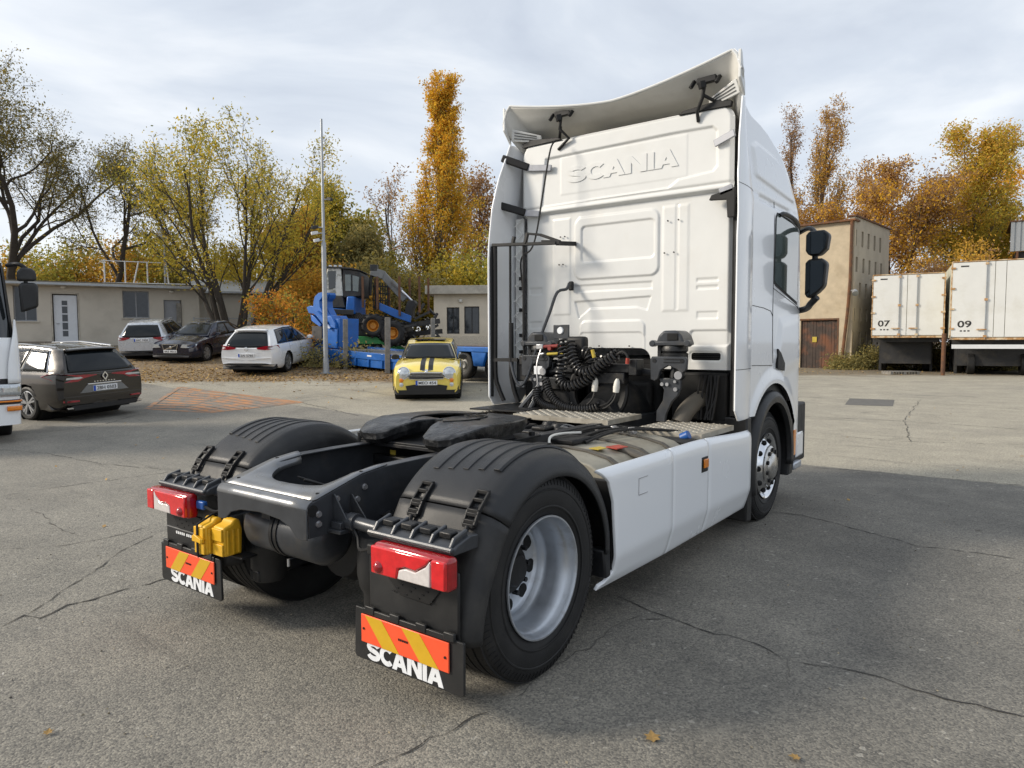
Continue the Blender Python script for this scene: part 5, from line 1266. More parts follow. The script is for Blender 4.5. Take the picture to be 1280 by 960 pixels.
def suspension(s):
    x0 = s * 0.68
    m = MB().prism([(x0 - 0.135, 1.64), (x0 + 0.135, 1.64), (x0 + 0.105, 1.72), (x0 + 0.06, 1.765), (x0 - 0.06, 1.765), (x0 - 0.105, 1.72)], 'xz', 2.68, 2.92)
    c = m.build('cab_mount_cap', 'chassis_grey', TR, bevel=0.02)
    MB().box(x0 - 0.02, x0 + 0.08, 2.672, 2.685, 1.68, 1.74).build('cap_recess', 'deep_black', c, bevel=0.01)
    MB().bar((x0 - 0.16, 2.70, 1.655), (x0 + 0.16, 2.70, 1.655), 0.05, 0.035).cyl((x0 - 0.155, 2.67, 1.655), (x0 - 0.155, 2.74, 1.655), 0.028).cyl((x0 + 0.155, 2.67, 1.655), (x0 + 0.155, 2.74, 1.655), 0.028).build('cab_mount_bar', 'chassis_grey', c, bevel=0.006)
    MB().lathe([(0.10, 1.50), (0.115, 1.52), (0.115, 1.57), (0.10, 1.58), (0.115, 1.59), (0.115, 1.63), (0.10, 1.645)], (x0, 2.79, 0), (0, 0, 1), 24).build('air_bellow', 'black_plastic', TR, smooth=50)
    MB().box(x0 - 0.125, x0 - 0.095, 2.72, 2.80, 1.5, 1.645).build('bellow_bracket', 'chassis_dark', TR)
    poly = [(x0 - 0.165, 1.52), (x0 - 0.15, 1.545), (x0 + 0.15, 1.545), (x0 + 0.165, 1.52), (x0 + 0.16, 1.44), (x0 + 0.12, 1.40), (x0 + 0.08, 1.44), (x0, 1.47), (x0 - 0.07, 1.43), (x0 - 0.09, 1.36), (x0 - 0.12, 1.335), (x0 - 0.16, 1.35)]
    pl = MB().prism(poly, 'xz', 2.66, 2.70).build('mount_plate', 'chassis_grey', TR, bevel=0.006)
    m = MB()
    for k in range(2): m.box(x0 - 0.04, x0 + 0.13, 2.652, 2.66, 1.495 + 0.025 * k, 1.502 + 0.025 * k)
    for dx in (-0.125, 0.125): m.cyl((x0 + dx, 2.655, 1.51), (x0 + dx, 2.665, 1.51), 0.018, n=12)
    m.build('plate_ribs', 'chassis_dark', pl)
    MB().tube([(x0 + 0.03, 2.74, 1.50), (x0 + 0.02, 2.72, 1.36)], [0.03, 0.03], 10).lathe([(0, -0.03), (0.035, -0.03), (0.035, 0.03), (0, 0.03)], (x0 + 0.10, 2.68, 1.385), (0, 1, 0), 16).build('cab_damper', 'chassis_dark', TR)
    leg = [(x0 - 0.10, 1.36), (x0 + 0.10, 1.36), (x0 + 0.10, 1.28), (x0 + 0.075, 1.22), (x0 + 0.02, 1.16), (x0 - 0.03, 1.05), (x0 - 0.04, 0.985), (x0 - 0.12, 0.985), (x0 - 0.115, 1.08), (x0 - 0.06, 1.17), (x0 - 0.05, 1.26)]
    lg = MB().prism(leg, 'xz', 2.69, 2.73).build('mount_leg', 'chassis_grey', TR, bevel=0.006)
    b = MB()
    for (x, z, r) in ((x0 - 0.06, 1.31, .016), (x0 - 0.015, 1.31, .016), (x0 + 0.06, 1.27, .018), (x0 + 0.055, 1.335, 0.013), (x0 - 0.10, 1.39, 0.014)): b.cyl((x, 2.67, z), (x, 2.692, z), r, n=8)
    b.cyl((x0 + 0.095, 2.645, 1.39), (x0 + 0.095, 2.67, 1.39), 0.035, n=14)
    b.build('mount_bolts', 'bolt_steel', lg)
suspension(1); suspension(-1)
m = MB().tube(smooth_path([(0.60, 2.72, 1.37), (0.45, 2.73, 1.405), (0.2, 2.74, 1.40), (-0.2, 2.74, 1.40), (-0.45, 2.73, 1.405), (-0.60, 2.72, 1.37)], 5), 0.035, 10)
m.build('cab_cross_bar', 'chassis_dark', TR)
m = MB().box(-0.06, 0.34, 2.62, 2.72, 1.40, 1.475).box(-0.02, 0.30, 2.60, 2.70, 1.30, 1.40).box(0.34, 0.42, 2.60, 2.74, 1.38, 1.52)
m.build('coupling_bracket', 'chassis_dark', TR, bevel=0.008)
for x in (0.02, 0.235):
    q = MB().lathe([(0.0, -0.05), (0.026, -0.045), (0.03, 0.0), (0.024, 0.05), (0.012, 0.075)], (x, 2.585, 1.275), (0.12, 0, 1), 14).build('grey_connector', 'cream_plastic', TR)
    MB().tube(smooth_path([(x, 2.585, 1.24), (x - 0.02, 2.57, 1.16), (x - 0.10, 2.56, 1.09), (x - 0.22, 2.56, 1.07)], 6), 0.009, 6).build('connector_cable', 'flat_black', TR)
# socket panel and coiled air and power lines
MB().box(-0.50, -0.33, 2.70, 2.72, 1.70, 1.83).build('socket_plate', 'chassis_grey', TR, bevel=0.004)
MB().lathe([(0, 0), (0.035, 0.0), (0.03, 0.012), (0, 0.012)], (-0.42, 2.70, 1.775), (0, -1, 0), 16).build('round_label', 'letter_white', TR)
MB().box(-0.34, -0.14, 2.66, 2.76, 1.50, 1.72).build('socket_box', 'flat_black', TR, bevel=0.03)
MB().box(-0.98, -0.30, 2.76, 2.86, 1.28, 1.50).box(-0.92, -0.80, 2.72, 2.78, 1.44, 1.54).box(-0.7, -0.5, 2.70, 2.76, 1.36, 1.48).box(-0.60, -0.36, 2.66, 2.76, 1.22, 1.34).build('valve_cabinet', 'chassis_dark', TR, bevel=0.012)
m = MB()
for k in range(6): m.box(-0.9 + k * 0.09, -0.85 + k * 0.09, 2.745, 2.76, 1.37 + 0.02 * (k % 2), 1.43)
m.build('cabinet_fittings', 'chassis_bright', TR, bevel=0.005)
MB().box(-0.695, -0.60, 2.66, 2.68, 1.36, 1.44).build('white_label', 'letter_white', TR, bevel=0.003)
m = MB().cyl((-0.58, 2.66, 1.625), (-0.38, 2.66, 1.635), 0.016, n=10).cyl((-0.50, 2.63, 1.61), (-0.50, 2.69, 1.61), 0.020, n=10)
m.build('red_coupling', 'red_dull', TR)
MB().box(-0.66, -0.58, 2.64, 2.68, 1.60, 1.65).cyl((-0.62, 2.64, 1.55), (-0.56, 2.64, 1.56), 0.014).build('brass_fitting', 'bolt_steel', TR, bevel=0.008)
MB().box(-0.62, -0.40, 2.70, 2.74, 1.52, 1.66).build('coupling_holder', 'flat_black', TR, bevel=0.01)
MB().cyl((-0.54, 2.66, 1.555), (-0.36, 2.66, 1.565), 0.013, n=10).build('yellow_coupling', 'yellow_dull', TR)
MB().tube(smooth_path([(-0.36, 2.66, 1.635), (-0.33, 2.62, 1.66), (-0.33, 2.60, 1.68)], 5), 0.012, 6).build('hose_end', 'flat_black', TR)
MB().tube(smooth_path([(-0.60, 2.64, 1.60), (-0.62, 2.60, 1.45), (-0.60, 2.58, 1.25), (-0.66, 2.58, 1.12)], 6), 0.007, 6).build('air_pipe', 'bolt_steel', TR)
def coiled(path, R, r, turns, name='coiled_hose'):
    return MB().tube(coil(path, R, r, turns, per=11), r, 5).build(name, 'hose_black', TR, smooth=60)
mat('hose_black', (0.014, 0.014, 0.015), 0.28, var=0.2)
coiled([(-0.33, 2.60, 1.68), (-0.30, 2.56, 1.5), (-0.33, 2.55, 1.34), (-0.24, 2.54, 1.27), (-0.08, 2.55, 1.32), (0.06, 2.57, 1.43), (0.12, 2.58, 1.52)], 0.045, 0.011, 26)
coiled([(-0.24, 2.60, 1.66), (-0.19, 2.55, 1.52), (-0.10, 2.54, 1.40), (0.02, 2.55, 1.42), (0.15, 2.57, 1.50), (0.24, 2.58, 1.56)], 0.045, 0.011, 20)
coiled([(-0.02, 2.60, 1.48), (-0.05, 2.60, 1.56), (-0.10, 2.6, 1.58)], 0.05, 0.010, 4)
coiled([(-0.60, 2.58, 1.24), (-0.58, 2.56, 1.13), (-0.46, 2.55, 1.075), (-0.30, 2.54, 1.075), (-0.2, 2.54, 1.085)], 0.034, 0.009, 24)
coiled([(-0.50, 2.57, 1.32), (-0.44, 2.55, 1.20), (-0.32, 2.53, 1.10), (-0.16, 2.52, 1.07), (0.0, 2.53, 1.08), (0.08, 2.55, 1.10)], 0.034, 0.009, 28)
MB().tube(smooth_path([(0.08, 2.55, 1.10), (0.17, 2.56, 1.14), (0.22, 2.58, 1.22)], 6), 0.009, 6).build('connector_cable', 'flat_black', TR)
MB().tube(smooth_path([(0.24, 2.58, 1.56), (0.30, 2.57, 1.585), (0.345, 2.57, 1.55), (0.35, 2.57, 1.50)], 6), 0.012, 6).build('hose_end', 'flat_black', TR)
MB().tube([(0.35, 2.57, 1.53), (0.345, 2.57, 1.48)], 0.017, 8).build('hose_sleeve', 'red_tag', TR)
MB().tube(smooth_path([(-0.06, 2.58, 1.60), (-0.01, 2.57, 1.61), (0.015, 2.57, 1.56), (0.03, 2.57, 1.50)], 6), 0.012, 6).build('hose_end', 'flat_black', TR)
MB().tube([(0.0, 2.57, 1.60), (0.02, 2.57, 1.53)], 0.0165, 8).build('hose_sleeve', 'yellow_tag', TR)
MB().bar((-0.86, 2.62, 1.0), (-0.64, 2.70, 1.28), 0.05, 0.03).build('ladder_strut', 'chassis_bright', TR, bevel=0.004)
MB().bar((-0.74, 2.62, 1.0), (-0.66, 2.66, 1.16), 0.03, 0.03).build('ladder_strut', 'chassis_bright', TR, bevel=0.004)
m = MB().box(-0.62, -0.30, 2.70, 2.78, 1.0, 1.22); m.build('dark_shield', 'chassis_dark', TR, bevel=0.01)
m = MB().prism([(-1.2, 1.02), (-0.55, 1.03), (-0.55, 1.045), (-1.2, 1.035)], 'xz', 2.3, 2.95); m.build('left_shelf', 'chassis_dark', TR)
# ---- two yellow wheel chocks strapped beside the left lamp
def chock(x, label):
    t = thing('wheel_chock', label, 'wheel chock', (x, -0.70, 0.47), 0, 'yellow wheel chocks on the truck tail')
    m = MB(); m.prism([(-0.045, 0.0), (0.065, 0.0), (0.07, 0.14), (0.055, 0.20), (0.02, 0.205), (0.0, 0.18), (-0.05, 0.165)], 'yz', -0.055, 0.055)
    a = m.build('chock_body', 'chock_yellow', t, bevel=0.012)
    r = MB().box(-0.050, 0.050, -0.056, -0.044, 0.004, 0.070).box(-0.050, 0.050, -0.060, -0.046, 0.088, 0.158)
    for k in range(3): r.box(0.053, 0.061, -0.03 + 0.033 * k, -0.015 + 0.033 * k, 0.01, 0.15)
    r.build('chock_ribs', 'chock_yellow', t, bevel=0.004)
    return t
c1 = chock(-0.635, 'yellow plastic wheel chock, the outer one nearest the lamp with a strap round it')
c2 = chock(-0.515, 'yellow plastic wheel chock, the inner one tucked behind its twin near the cross member')
c2.location.y = -0.66
m = MB()
for P in ([(0, -0.065, -0.005), (0, -0.065, 0.175), (0, 0.03, 0.215), (0, 0.078, 0.19), (0, 0.078, -0.01), (0, -0.065, -0.01)],): m.tube(P, 0.007, 6)
m.build('strap', 'flat_black', c1)
m = MB().box(-0.045, 0.06, -0.075, -0.058, 0.075, 0.10); m.prism([(-0.05, 0.10), (0.05, 0.07), (0.055, 0.10), (-0.02, 0.12)], 'xz', -0.078, -0.06)
m.build('chock_flap', 'chock_yellow', c1, bevel=0.004)
MB().box(-0.74, -0.38, -0.65, -0.55, 0.455, 0.468).build('chock_holder', 'flat_black', TR, bevel=0.004)

# ================================================================== buildings, trailers, posts round the yard
mat('plaster_beige', (0.50, 0.465, 0.40), 0.9, var=0.08, vscale=1.2, bump=0.25, bscale=40, dirt=(0.36, 0.33, 0.28), dscale=0.7, dlo=0.5, dhi=0.85)
mat('plaster_warm', (0.66, 0.59, 0.475), 0.9, var=0.10, vscale=1.2, bump=0.3, bscale=40, dirt=(0.46, 0.41, 0.33), dscale=0.8, dlo=0.5, dhi=0.85)
mat('plaster_white', (0.62, 0.60, 0.55), 0.9, var=0.08, vscale=1.0, bump=0.2, bscale=40, dirt=(0.45, 0.43, 0.38), dscale=0.6, dlo=0.5, dhi=0.85)
mat('concrete_slab', (0.44, 0.41, 0.35), 0.9, var=0.18, vscale=2.5, bump=0.3, bscale=30, dirt=(0.20, 0.18, 0.15), dscale=1.2, dlo=0.5, dhi=0.75)
mat('roof_felt', (0.13, 0.115, 0.09), 0.95, var=0.3, vscale=2.0, dirt=(0.22, 0.17, 0.08), dscale=1.0, dlo=0.48, dhi=0.7)
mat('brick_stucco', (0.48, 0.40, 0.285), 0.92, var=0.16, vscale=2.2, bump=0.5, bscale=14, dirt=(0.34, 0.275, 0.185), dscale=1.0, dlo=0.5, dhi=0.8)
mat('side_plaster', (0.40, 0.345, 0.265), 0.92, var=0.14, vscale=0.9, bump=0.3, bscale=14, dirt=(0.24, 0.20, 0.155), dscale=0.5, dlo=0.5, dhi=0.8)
mat('rough_render', (0.58, 0.52, 0.42), 0.95, var=0.35, vscale=30, bump=0.6, bscale=40)
mat('pvc_white', (0.66, 0.67, 0.68), 0.5, var=0.06)
mat('door_white', (0.60, 0.63, 0.67), 0.5, var=0.06)
mat('door_grey', (0.26, 0.27, 0.29), 0.5, var=0.1)
mat('window_glass', (0.03, 0.035, 0.04), 0.08, var=0.3, spec=0.8)
mat('curtain', (0.30, 0.29, 0.28), 0.85, var=0.2, vscale=3)
mat('rust_brown', (0.115, 0.060, 0.035), 0.85, var=0.35, vscale=5, bump=0.4, bscale=30, dirt=(0.20, 0.085, 0.035), dscale=2.5, dlo=0.45, dhi=0.7)
mat('gate_wood', (0.060, 0.045, 0.038), 0.85, var=0.5, vscale=4, bump=0.3, bscale=30, dirt=(0.17, 0.075, 0.042), dscale=1.1, dlo=0.47, dhi=0.62)
mat('box_white', (0.70, 0.70, 0.67), 0.55, var=0.05, vscale=1.0, dirt=(0.55, 0.53, 0.46), dscale=0.9, dlo=0.5, dhi=0.9)
mat('box_side', (0.50, 0.50, 0.42), 0.6, var=0.1, dirt=(0.33, 0.31, 0.22), dscale=1.2, dlo=0.45, dhi=0.8)
mat('rust_trim', (0.42, 0.23, 0.09), 0.8, var=0.4, vscale=6, dirt=(0.62, 0.50, 0.34), dscale=3, dlo=0.45, dhi=0.6)
mat('zinc', (0.36, 0.38, 0.40), 0.5, metal=0.6, var=0.12, vscale=8)
mat('corrugated', (0.38, 0.40, 0.41), 0.6, metal=0.3, var=0.1, dirt=(0.27, 0.27, 0.26), dscale=0.8)
mat('old_wood', (0.13, 0.11, 0.09), 0.9, var=0.35, vscale=6, bump=0.4, bscale=30)
mat('concrete_post', (0.24, 0.225, 0.20), 0.92, var=0.3, vscale=7, bump=0.4, bscale=40, dirt=(0.13, 0.12, 0.10), dscale=3, dlo=0.48, dhi=0.7)
mat('machine_blue', (0.006, 0.105, 0.40), 0.42, var=0.15, vscale=4, dirt=(0.03, 0.11, 0.28), dscale=3, dlo=0.52, dhi=0.8, coat=0.2)
mat('machine_green', (0.05, 0.26, 0.075), 0.5, var=0.2, vscale=4, dirt=(0.09, 0.15, 0.07), dscale=3, dlo=0.5, dhi=0.75)
mat('machine_dark', (0.030, 0.030, 0.031), 0.6, var=0.35, vscale=4, dirt=(0.08, 0.07, 0.055), dscale=2.5, dlo=0.5, dhi=0.75)
mat('machine_grey', (0.20, 0.20, 0.195), 0.5, metal=0.2, var=0.2, vscale=4, dirt=(0.10, 0.095, 0.085), dscale=2, dlo=0.5, dhi=0.75)
mat('machine_white', (0.60, 0.60, 0.56), 0.5, var=0.1, dirt=(0.24, 0.24, 0.20), dscale=3.2, dlo=0.48, dhi=0.58)
mat('hub_orange', (0.56, 0.235, 0.03), 0.5, var=0.15, vscale=6, dirt=(0.30, 0.13, 0.04), dscale=4, dlo=0.52, dhi=0.75)
def wallplane(a, b):
    """frame on a wall from a to b (yard coordinates): local x along it, y out of it towards the yard, z up"""
    A = Vector(yard(*a)); B = Vector(yard(*b)); x = (B - A).normalized()
    return A, B, math.atan2(x.y, x.x), (B - A).length
def building(name, label, a, b, depth, z0, z1, mname, cat='building'):
    A, B, rz, Ln = wallplane(a, b)
    t = thing(name, label, cat, (A.x, A.y, z0), rz)
    return t, Ln, z1 - z0
def wall_with_holes(L_, H_, holes, depth, mname, parent, name='wall', thick=0.25):
    """front wall in local x, z with real openings; the wall faces -y"""
    xs = sorted({0, L_, *[h[0] for h in holes], *[h[1] for h in holes]}); zs = sorted({0, H_, *[h[2] for h in holes], *[h[3] for h in holes]})
    m = MB()
    def inside(x, z): return any(h[0] < x < h[1] and h[2] < z < h[3] for h in holes)
    nxs, nzs = len(xs), len(zs)
    cell = lambda i, j: 0 <= i < nxs - 1 and 0 <= j < nzs - 1 and not inside((xs[i] + xs[i + 1]) / 2, (zs[j] + zs[j + 1]) / 2)
    for i in range(nxs - 1):
        for j in range(nzs - 1):
            if not cell(i, j): continue
            x0, x1, z0, z1 = xs[i], xs[i + 1], zs[j], zs[j + 1]; t = thick
            m.add([(x0, 0, z0), (x1, 0, z0), (x1, 0, z1), (x0, 0, z1)], [(0, 1, 2, 3)])
            m.add([(x0, t, z0), (x1, t, z0), (x1, t, z1), (x0, t, z1)], [(3, 2, 1, 0)])
            if not cell(i - 1, j): m.add([(x0, 0, z0), (x0, t, z0), (x0, t, z1), (x0, 0, z1)], [(3, 2, 1, 0)])
            if not cell(i + 1, j): m.add([(x1, 0, z0), (x1, t, z0), (x1, t, z1), (x1, 0, z1)], [(0, 1, 2, 3)])
            if not cell(i, j - 1): m.add([(x0, 0, z0), (x1, 0, z0), (x1, t, z0), (x0, t, z0)], [(3, 2, 1, 0)])
            if not cell(i, j + 1): m.add([(x0, 0, z1), (x1, 0, z1), (x1, t, z1), (x0, t, z1)], [(0, 1, 2, 3)])
    return m.build(name, mname, parent, smooth=0)
def window(parent, x0, x1, z0, z1, y=0.12, fm='pvc_white', gm='window_glass', bars=1, fw=0.06, cur=False):
    m = MB(); m.box(x0, x1, y, y + .06, z0, z0 + fw).box(x0, x1, y, y + .06, z1 - fw, z1).box(x0, x0 + fw, y, y + .06, z0 + fw, z1 - fw).box(x1 - fw, x1, y, y + .06, z0 + fw, z1 - fw)
    for k in range(bars):
        xc = lerp(x0, x1, (k + 1) / (bars + 1)); m.box(xc - fw / 2, xc + fw / 2, y, y + .06, z0 + fw, z1 - fw)
    o = m.build('window', fm, parent, smooth=0)
    MB().box(x0 + fw, x1 - fw, y + .03, y + .04, z0 + fw, z1 - fw).build('pane', gm, o, smooth=0)
    return o
# ---- low beige building on the left
a, b = (-23.9, 31.2), (-15.75, 35.2)
zb = ground_h(*yard(-19, 33)) - 0.2
t, Ln, H = building('low_building', 'long low beige building with white door and flat overgrown roof behind the parked cars', a, b, 7, zb, 4.272, 'plaster_beige')
def at_px(px):                      # distance along the facade of the point seen at this column
    k = (px - 640) / 868.64
    # a + s*(b-a): l = k*d
    dl, dd = b[0] - a[0], b[1] - a[1]; s = (k * a[1] - a[0]) / (dl - k * dd); return s * Ln
H = H
w1 = (at_px(20), at_px(49), 1.35, 2.95); d1 = (at_px(68.5), at_px(100), 0.15, 2.62); w2 = (at_px(156), at_px(189), 1.55, 2.85); d2 = (at_px(207), at_px(229), 0.3, 2.45)
wall_with_holes(Ln, H, [w1, d1, w2, d2], 7, 'plaster_beige', t)
m = MB().box(0, 0.25, 0.2501, 7, 0, H).box(Ln - 0.25, Ln, 0.2501, 7, 0, H).box(0.2501, Ln - 0.2501, 6.75, 7, 0, H).box(0.26, Ln - 0.26, 1.2, 1.3, 0, H)
m.build('inner_walls', 'plaster_white', t, smooth=0)
rf = MB().box(-0.4, Ln + 0.35, -0.55, 7.3, H + 0.002, H + 0.16).build('roof', 'concrete_slab', t, smooth=0, bevel=0.01)
MB().box(-0.4, Ln + 0.35, -0.5, 7.3, H + 0.165, H + 0.22).build('roof_felt', 'roof_felt', rf, smooth=0)
MB().bar((-0.4, -0.60, H + 0.10), (Ln + 0.3, -0.60, H + 0.06), 0.09, 0.09).build('gutter', 'zinc', rf, smooth=0)
for w_, bars in ((w1, 1), (w2, 1)):
    o = window(t, *w_, y=0.15, bars=bars, fw=0.05, fm='door_grey')
    m = MB(); n = 14
    for k in range(n):
        x = lerp(w_[0] + .06, w_[1] - .06, k / n); m.tube([(x + .03, 0.24 + 0.02 * (k % 2), w_[2] + .06), (x + .03, 0.24 + 0.02 * (k % 2), w_[3] - .06)], 0.04, 6)
    m.build('curtain', 'curtain', o)
    MB().box(w_[0] - .08, w_[1] + .08, -0.06, 0.12, w_[2] - 0.06, w_[2] - 0.002).build('sill', 'concrete_slab', o, smooth=0)
m = MB().box(d1[0] + .04, d1[1] - .04, 0.10, 0.15, d1[2], d1[3] - .05)
dd = m.build('door', 'door_white', t, smooth=0)
xm = lerp(d1[0], d1[1], 0.47)
MB().box(xm - 0.11, xm + 0.11, 0.092, 0.10, d1[2] + 0.5, d1[3] - 0.3).build('door_pane', 'window_glass', dd, smooth=0)
m = MB()
for k in range(4): m.box(xm - 0.11, xm + 0.11, 0.085, 0.0915, lerp(d1[2] + .5, d1[3] - .3, (k + .7) / 4.4), lerp(d1[2] + .5, d1[3] - .3, (k + .7) / 4.4) + 0.05)
m.build('pane_bars', 'door_white', dd, smooth=0)
MB().tube([(d1[0] + .14, 0.05, 1.25), (d1[0] + .26, 0.05, 1.25)], 0.018, 6).build('door_handle', 'zinc', dd)
m = MB().box(d1[0] - .06, d1[0] + .0, -0.02, 0.2, d1[2], d1[3] + .06).box(d1[1] - .0, d1[1] + .06, -0.02, 0.2, d1[2], d1[3] + .06).box(d1[0] + .001, d1[1] - .001, -0.02, 0.2, d1[3] - .0, d1[3] + .06)
m.build('door_frame', 'concrete_slab', t, smooth=0)
MB().box(d2[0], d2[1] - 0.05, 0.12, 0.17, d2[2], d2[3]).build('door', 'door_grey', t, smooth=0)
MB().box(Ln - 1.05, Ln - 0.83, -0.08, -0.001, 1.3, 2.3).build('meter_box', 'concrete_post', t, smooth=0, bevel=0.01)
MB().sphere((at_px(217), -0.10, 2.85), 0.11, 12, 8, sz=0.7).build('wall_lamp', 'cream_plastic', t)
MB().sphere((at_px(83), -0.10, 2.95), 0.12, 12, 8, sz=0.7).build('wall_lamp', 'cream_plastic', t)
# railing on that roof
A, B, rz, Lq = wallplane(a, b)
rr = thing('roof_railing', 'white pipe railing standing on the flat roof of the low beige building', 'railing', (A.x, A.y, zb + H + 0.22), rz)
x0, x1 = at_px(134), at_px(216)
def rpost(x, y, lean=0.0): MB().tube([(x, y, 0), (x + lean, y, 1.15)], 0.034, 8).build('post', 'pvc_white', rr)
for x, ln in ((x0, 0), (at_px(160), 0), (at_px(170), 0.25), (at_px(188), 0), (x1 - .05, -0.1)): rpost(x, 0.5, ln)
for z in (0.06, 1.12): MB().tube([(x0 - .1, 0.5, z), (x1, 0.5, z)], 0.022, 8).build('rail', 'pvc_white', rr)
MB().tube([(at_px(150), 0.4, 0.03), (at_px(235), 0.2, 0.05)], 0.05, 8).build('rail', 'pvc_white', rr)
# round lamp on a pole behind the roof
g = on_ground(-20.296, 41)
sl = thing('street_lamp', 'thin pole with a round white lamp head rising behind the low beige building', 'lamp', g)
zt = 7.779 - g[2]
MB().tube([(0, 0, 0), (0, 0, zt)], [0.08, 0.05], 8).build('pole', 'zinc', sl)
MB().lathe([(0.02, -0.3), (0.30, -0.28), (0.40, 0.0), (0.32, 0.22), (0, 0.3)], (0, 0, zt + 0.2), (0, 0, 1), 18).build('lamp_head', 'pvc_white', sl)
# wooden table and bench by the building
g = on_ground(-18.152, 26.5)
tb = thing('picnic_table', 'weathered dark wooden picnic table in front of the low beige building', 'table', g, YAW + 0.1)
for k in range(5): MB().box(-1.2, 0.62, -0.45 + 0.19 * k, -0.28 + 0.19 * k, 0.70, 0.75).build('tabletop_plank', 'old_wood', tb, bevel=0.006)
for y in (-0.8, 0.7): MB().box(-1.2, 0.62, y, y + 0.22, 0.42, 0.46).build('bench_plank', 'old_wood', tb, bevel=0.006)
for x in (-1.0, 0.42):
    MB().bar((x, -0.65, 0), (x, -0.2, 0.70), 0.07, 0.09).build('leg', 'old_wood', tb); MB().bar((x, 0.75, 0), (x, 0.3, 0.70), 0.07, 0.09).build('leg', 'old_wood', tb); MB().box(x - .03, x + .03, -0.75, 0.85, 0.36, 0.42).build('brace', 'old_wood', tb)
# ---- white shed behind the multi-stemmed tree
t, Ln2, H2 = building('white_shed', 'pale plastered shed with a bluish roof half hidden behind the multi stemmed tree', (-18.281, 40), (-11.991, 42), 6, ground_h(*yard(-15, 40)) - 0.3, 4.459, 'plaster_white')
wall_with_holes(Ln2, H2, [(3.2, 4.2, 0.9, 2.1)], 6, 'plaster_white', t)
window(t, 3.2, 4.2, 0.9, 2.1)
m = MB().box(0, 0.25, 0.2501, 6, 0, H2).box(Ln2 - 0.25, Ln2, 0.2501, 6, 0, H2); m.build('inner_walls', 'plaster_white', t, smooth=0)
MB().prism([(-0.5, H2 + 0.002), (-0.5, H2 + 0.12), (3.4, H2 + 1.1), (6.4, H2 + 0.5), (6.4, H2 + 0.38), (3.4, H2 + 0.98)], 'yz', -0.4, Ln2 + 0.4).build('roof', 'corrugated', t, smooth=0)
# thin fence of grey posts beside it
fa = (-15.728, 34.5); fb = (-12.669, 35.5)
A, B, rz, Lf = wallplane(fa, fb)
fn = thing('mesh_fence', 'grey metal fence of thin posts and rails beside the dark saloon car', 'fence', (A.x, A.y, ground_h(A.x, A.y)), rz)
for k in range(7): MB().tube([(Lf * k / 6, 0, 0), (Lf * k / 6, 0, 1.35)], 0.03, 6).build('post', 'zinc', fn)
for z in (0.35, 0.75, 1.3): MB().tube([(0, 0, z), (Lf, 0, z)], 0.018, 6).build('rail', 'zinc', fn)
# ---- small flat roofed building behind the trailer
zb3 = ground_h(*yard(0, 33)) - 0.3
t, L3, H3 = building('flat_roof_building', 'small beige flat roofed building with two dark windows behind the yellow car', (-3.730, 33.4), (3.039, 33), 6, zb3, 3.910, 'plaster_beige')
s3 = lambda px: (px - 543) / (720 - 543) * L3
zz = lambda py: 17.948 - (py - 0) * 33.2 / 868.64 * 1.0 - zb3
wins = [(s3(559), s3(575), 2.040 - zb3, 3.299 - zb3), (s3(581), s3(600), 2.040 - zb3, 3.337 - zb3), (s3(612), s3(630), 2.040 - zb3, 3.337 - zb3)]
wall_with_holes(L3, H3, wins, 6, 'plaster_warm', t)
m = MB().box(0, 0.25, 0.2501, 6, 0, H3).box(L3 - 0.25, L3, 0.2501, 6, 0, H3).box(0.26, L3 - .26, 1.5, 1.6, 0, H3); m.build('inner_walls', 'plaster_white', t, smooth=0)
for w_ in wins: window(t, *w_, y=0.10, fm='machine_dark', bars=1, fw=0.045)
MB().box(-0.35, L3 + .3, -0.40, 6.2, H3 + 0.002, H3 + 0.40).build('roof_slab', 'concrete_slab', t, smooth=0, bevel=0.012)
MB().box(0.02, L3, -0.04, -0.002, 0, 1.926 - zb3).build('plinth', 'rough_render', t, smooth=0)
MB().sphere((s3(577), -0.08, 3.604 - zb3), 0.10, 10, 8).build('wall_lamp', 'cream_plastic', t)
# ---- tall stucco building on the right with the rusty gate
c = (18.35, 37.6); e1 = (18.35 + 4.4, 37.6 + 4.7); e0 = (18.35 - 0.73 * 9, 37.6 + 0.68 * 9)
zg = ground_h(*yard(*c)) - 0.1
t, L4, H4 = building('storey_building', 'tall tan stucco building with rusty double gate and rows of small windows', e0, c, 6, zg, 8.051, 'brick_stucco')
def sx(px):
    k = (px - 640) / 868.64; dl, dd = c[0] - e0[0], c[1] - e0[1]; return (k * e0[1] - e0[0]) / (dl - k * dd) * L4
gx0, gx1 = sx(1000), sx(1045.5); gz1 = 2.803 - zg
wall_with_holes(L4, H4, [(gx0, gx1, 0.0, gz1)], 6, 'brick_stucco', t)
gw = (gx1 - gx0) / 12
for k in range(12):
    MB().box(gx0 + gw * k + 0.006, gx0 + gw * (k + 1) - 0.006, 0.10 + 0.012 * (k % 3), 0.15 + 0.012 * (k % 3), 0.06, gz1 - 0.03).build('gate_board', 'gate_wood', t, smooth=0)
MB().box(gx0, gx1, 0.17, 0.2, 0.02, gz1).build('gate_back', 'rust_brown', t, smooth=0)
m = MB().box(gx0 - .08, gx1 + .08, -0.02, 0.1, gz1 + .001, gz1 + 0.09).box(gx1 + 0.001, gx1 + .08, -0.02, 0.1, 0, gz1 - .001); m.build('gate_frame', 'rust_brown', t, smooth=0)
MB().box(gx0 + 0.62, gx0 + 0.86, 0.085, 0.099, 1.55, 1.85).build('gate_notice', 'yellow_tag', t, smooth=0)
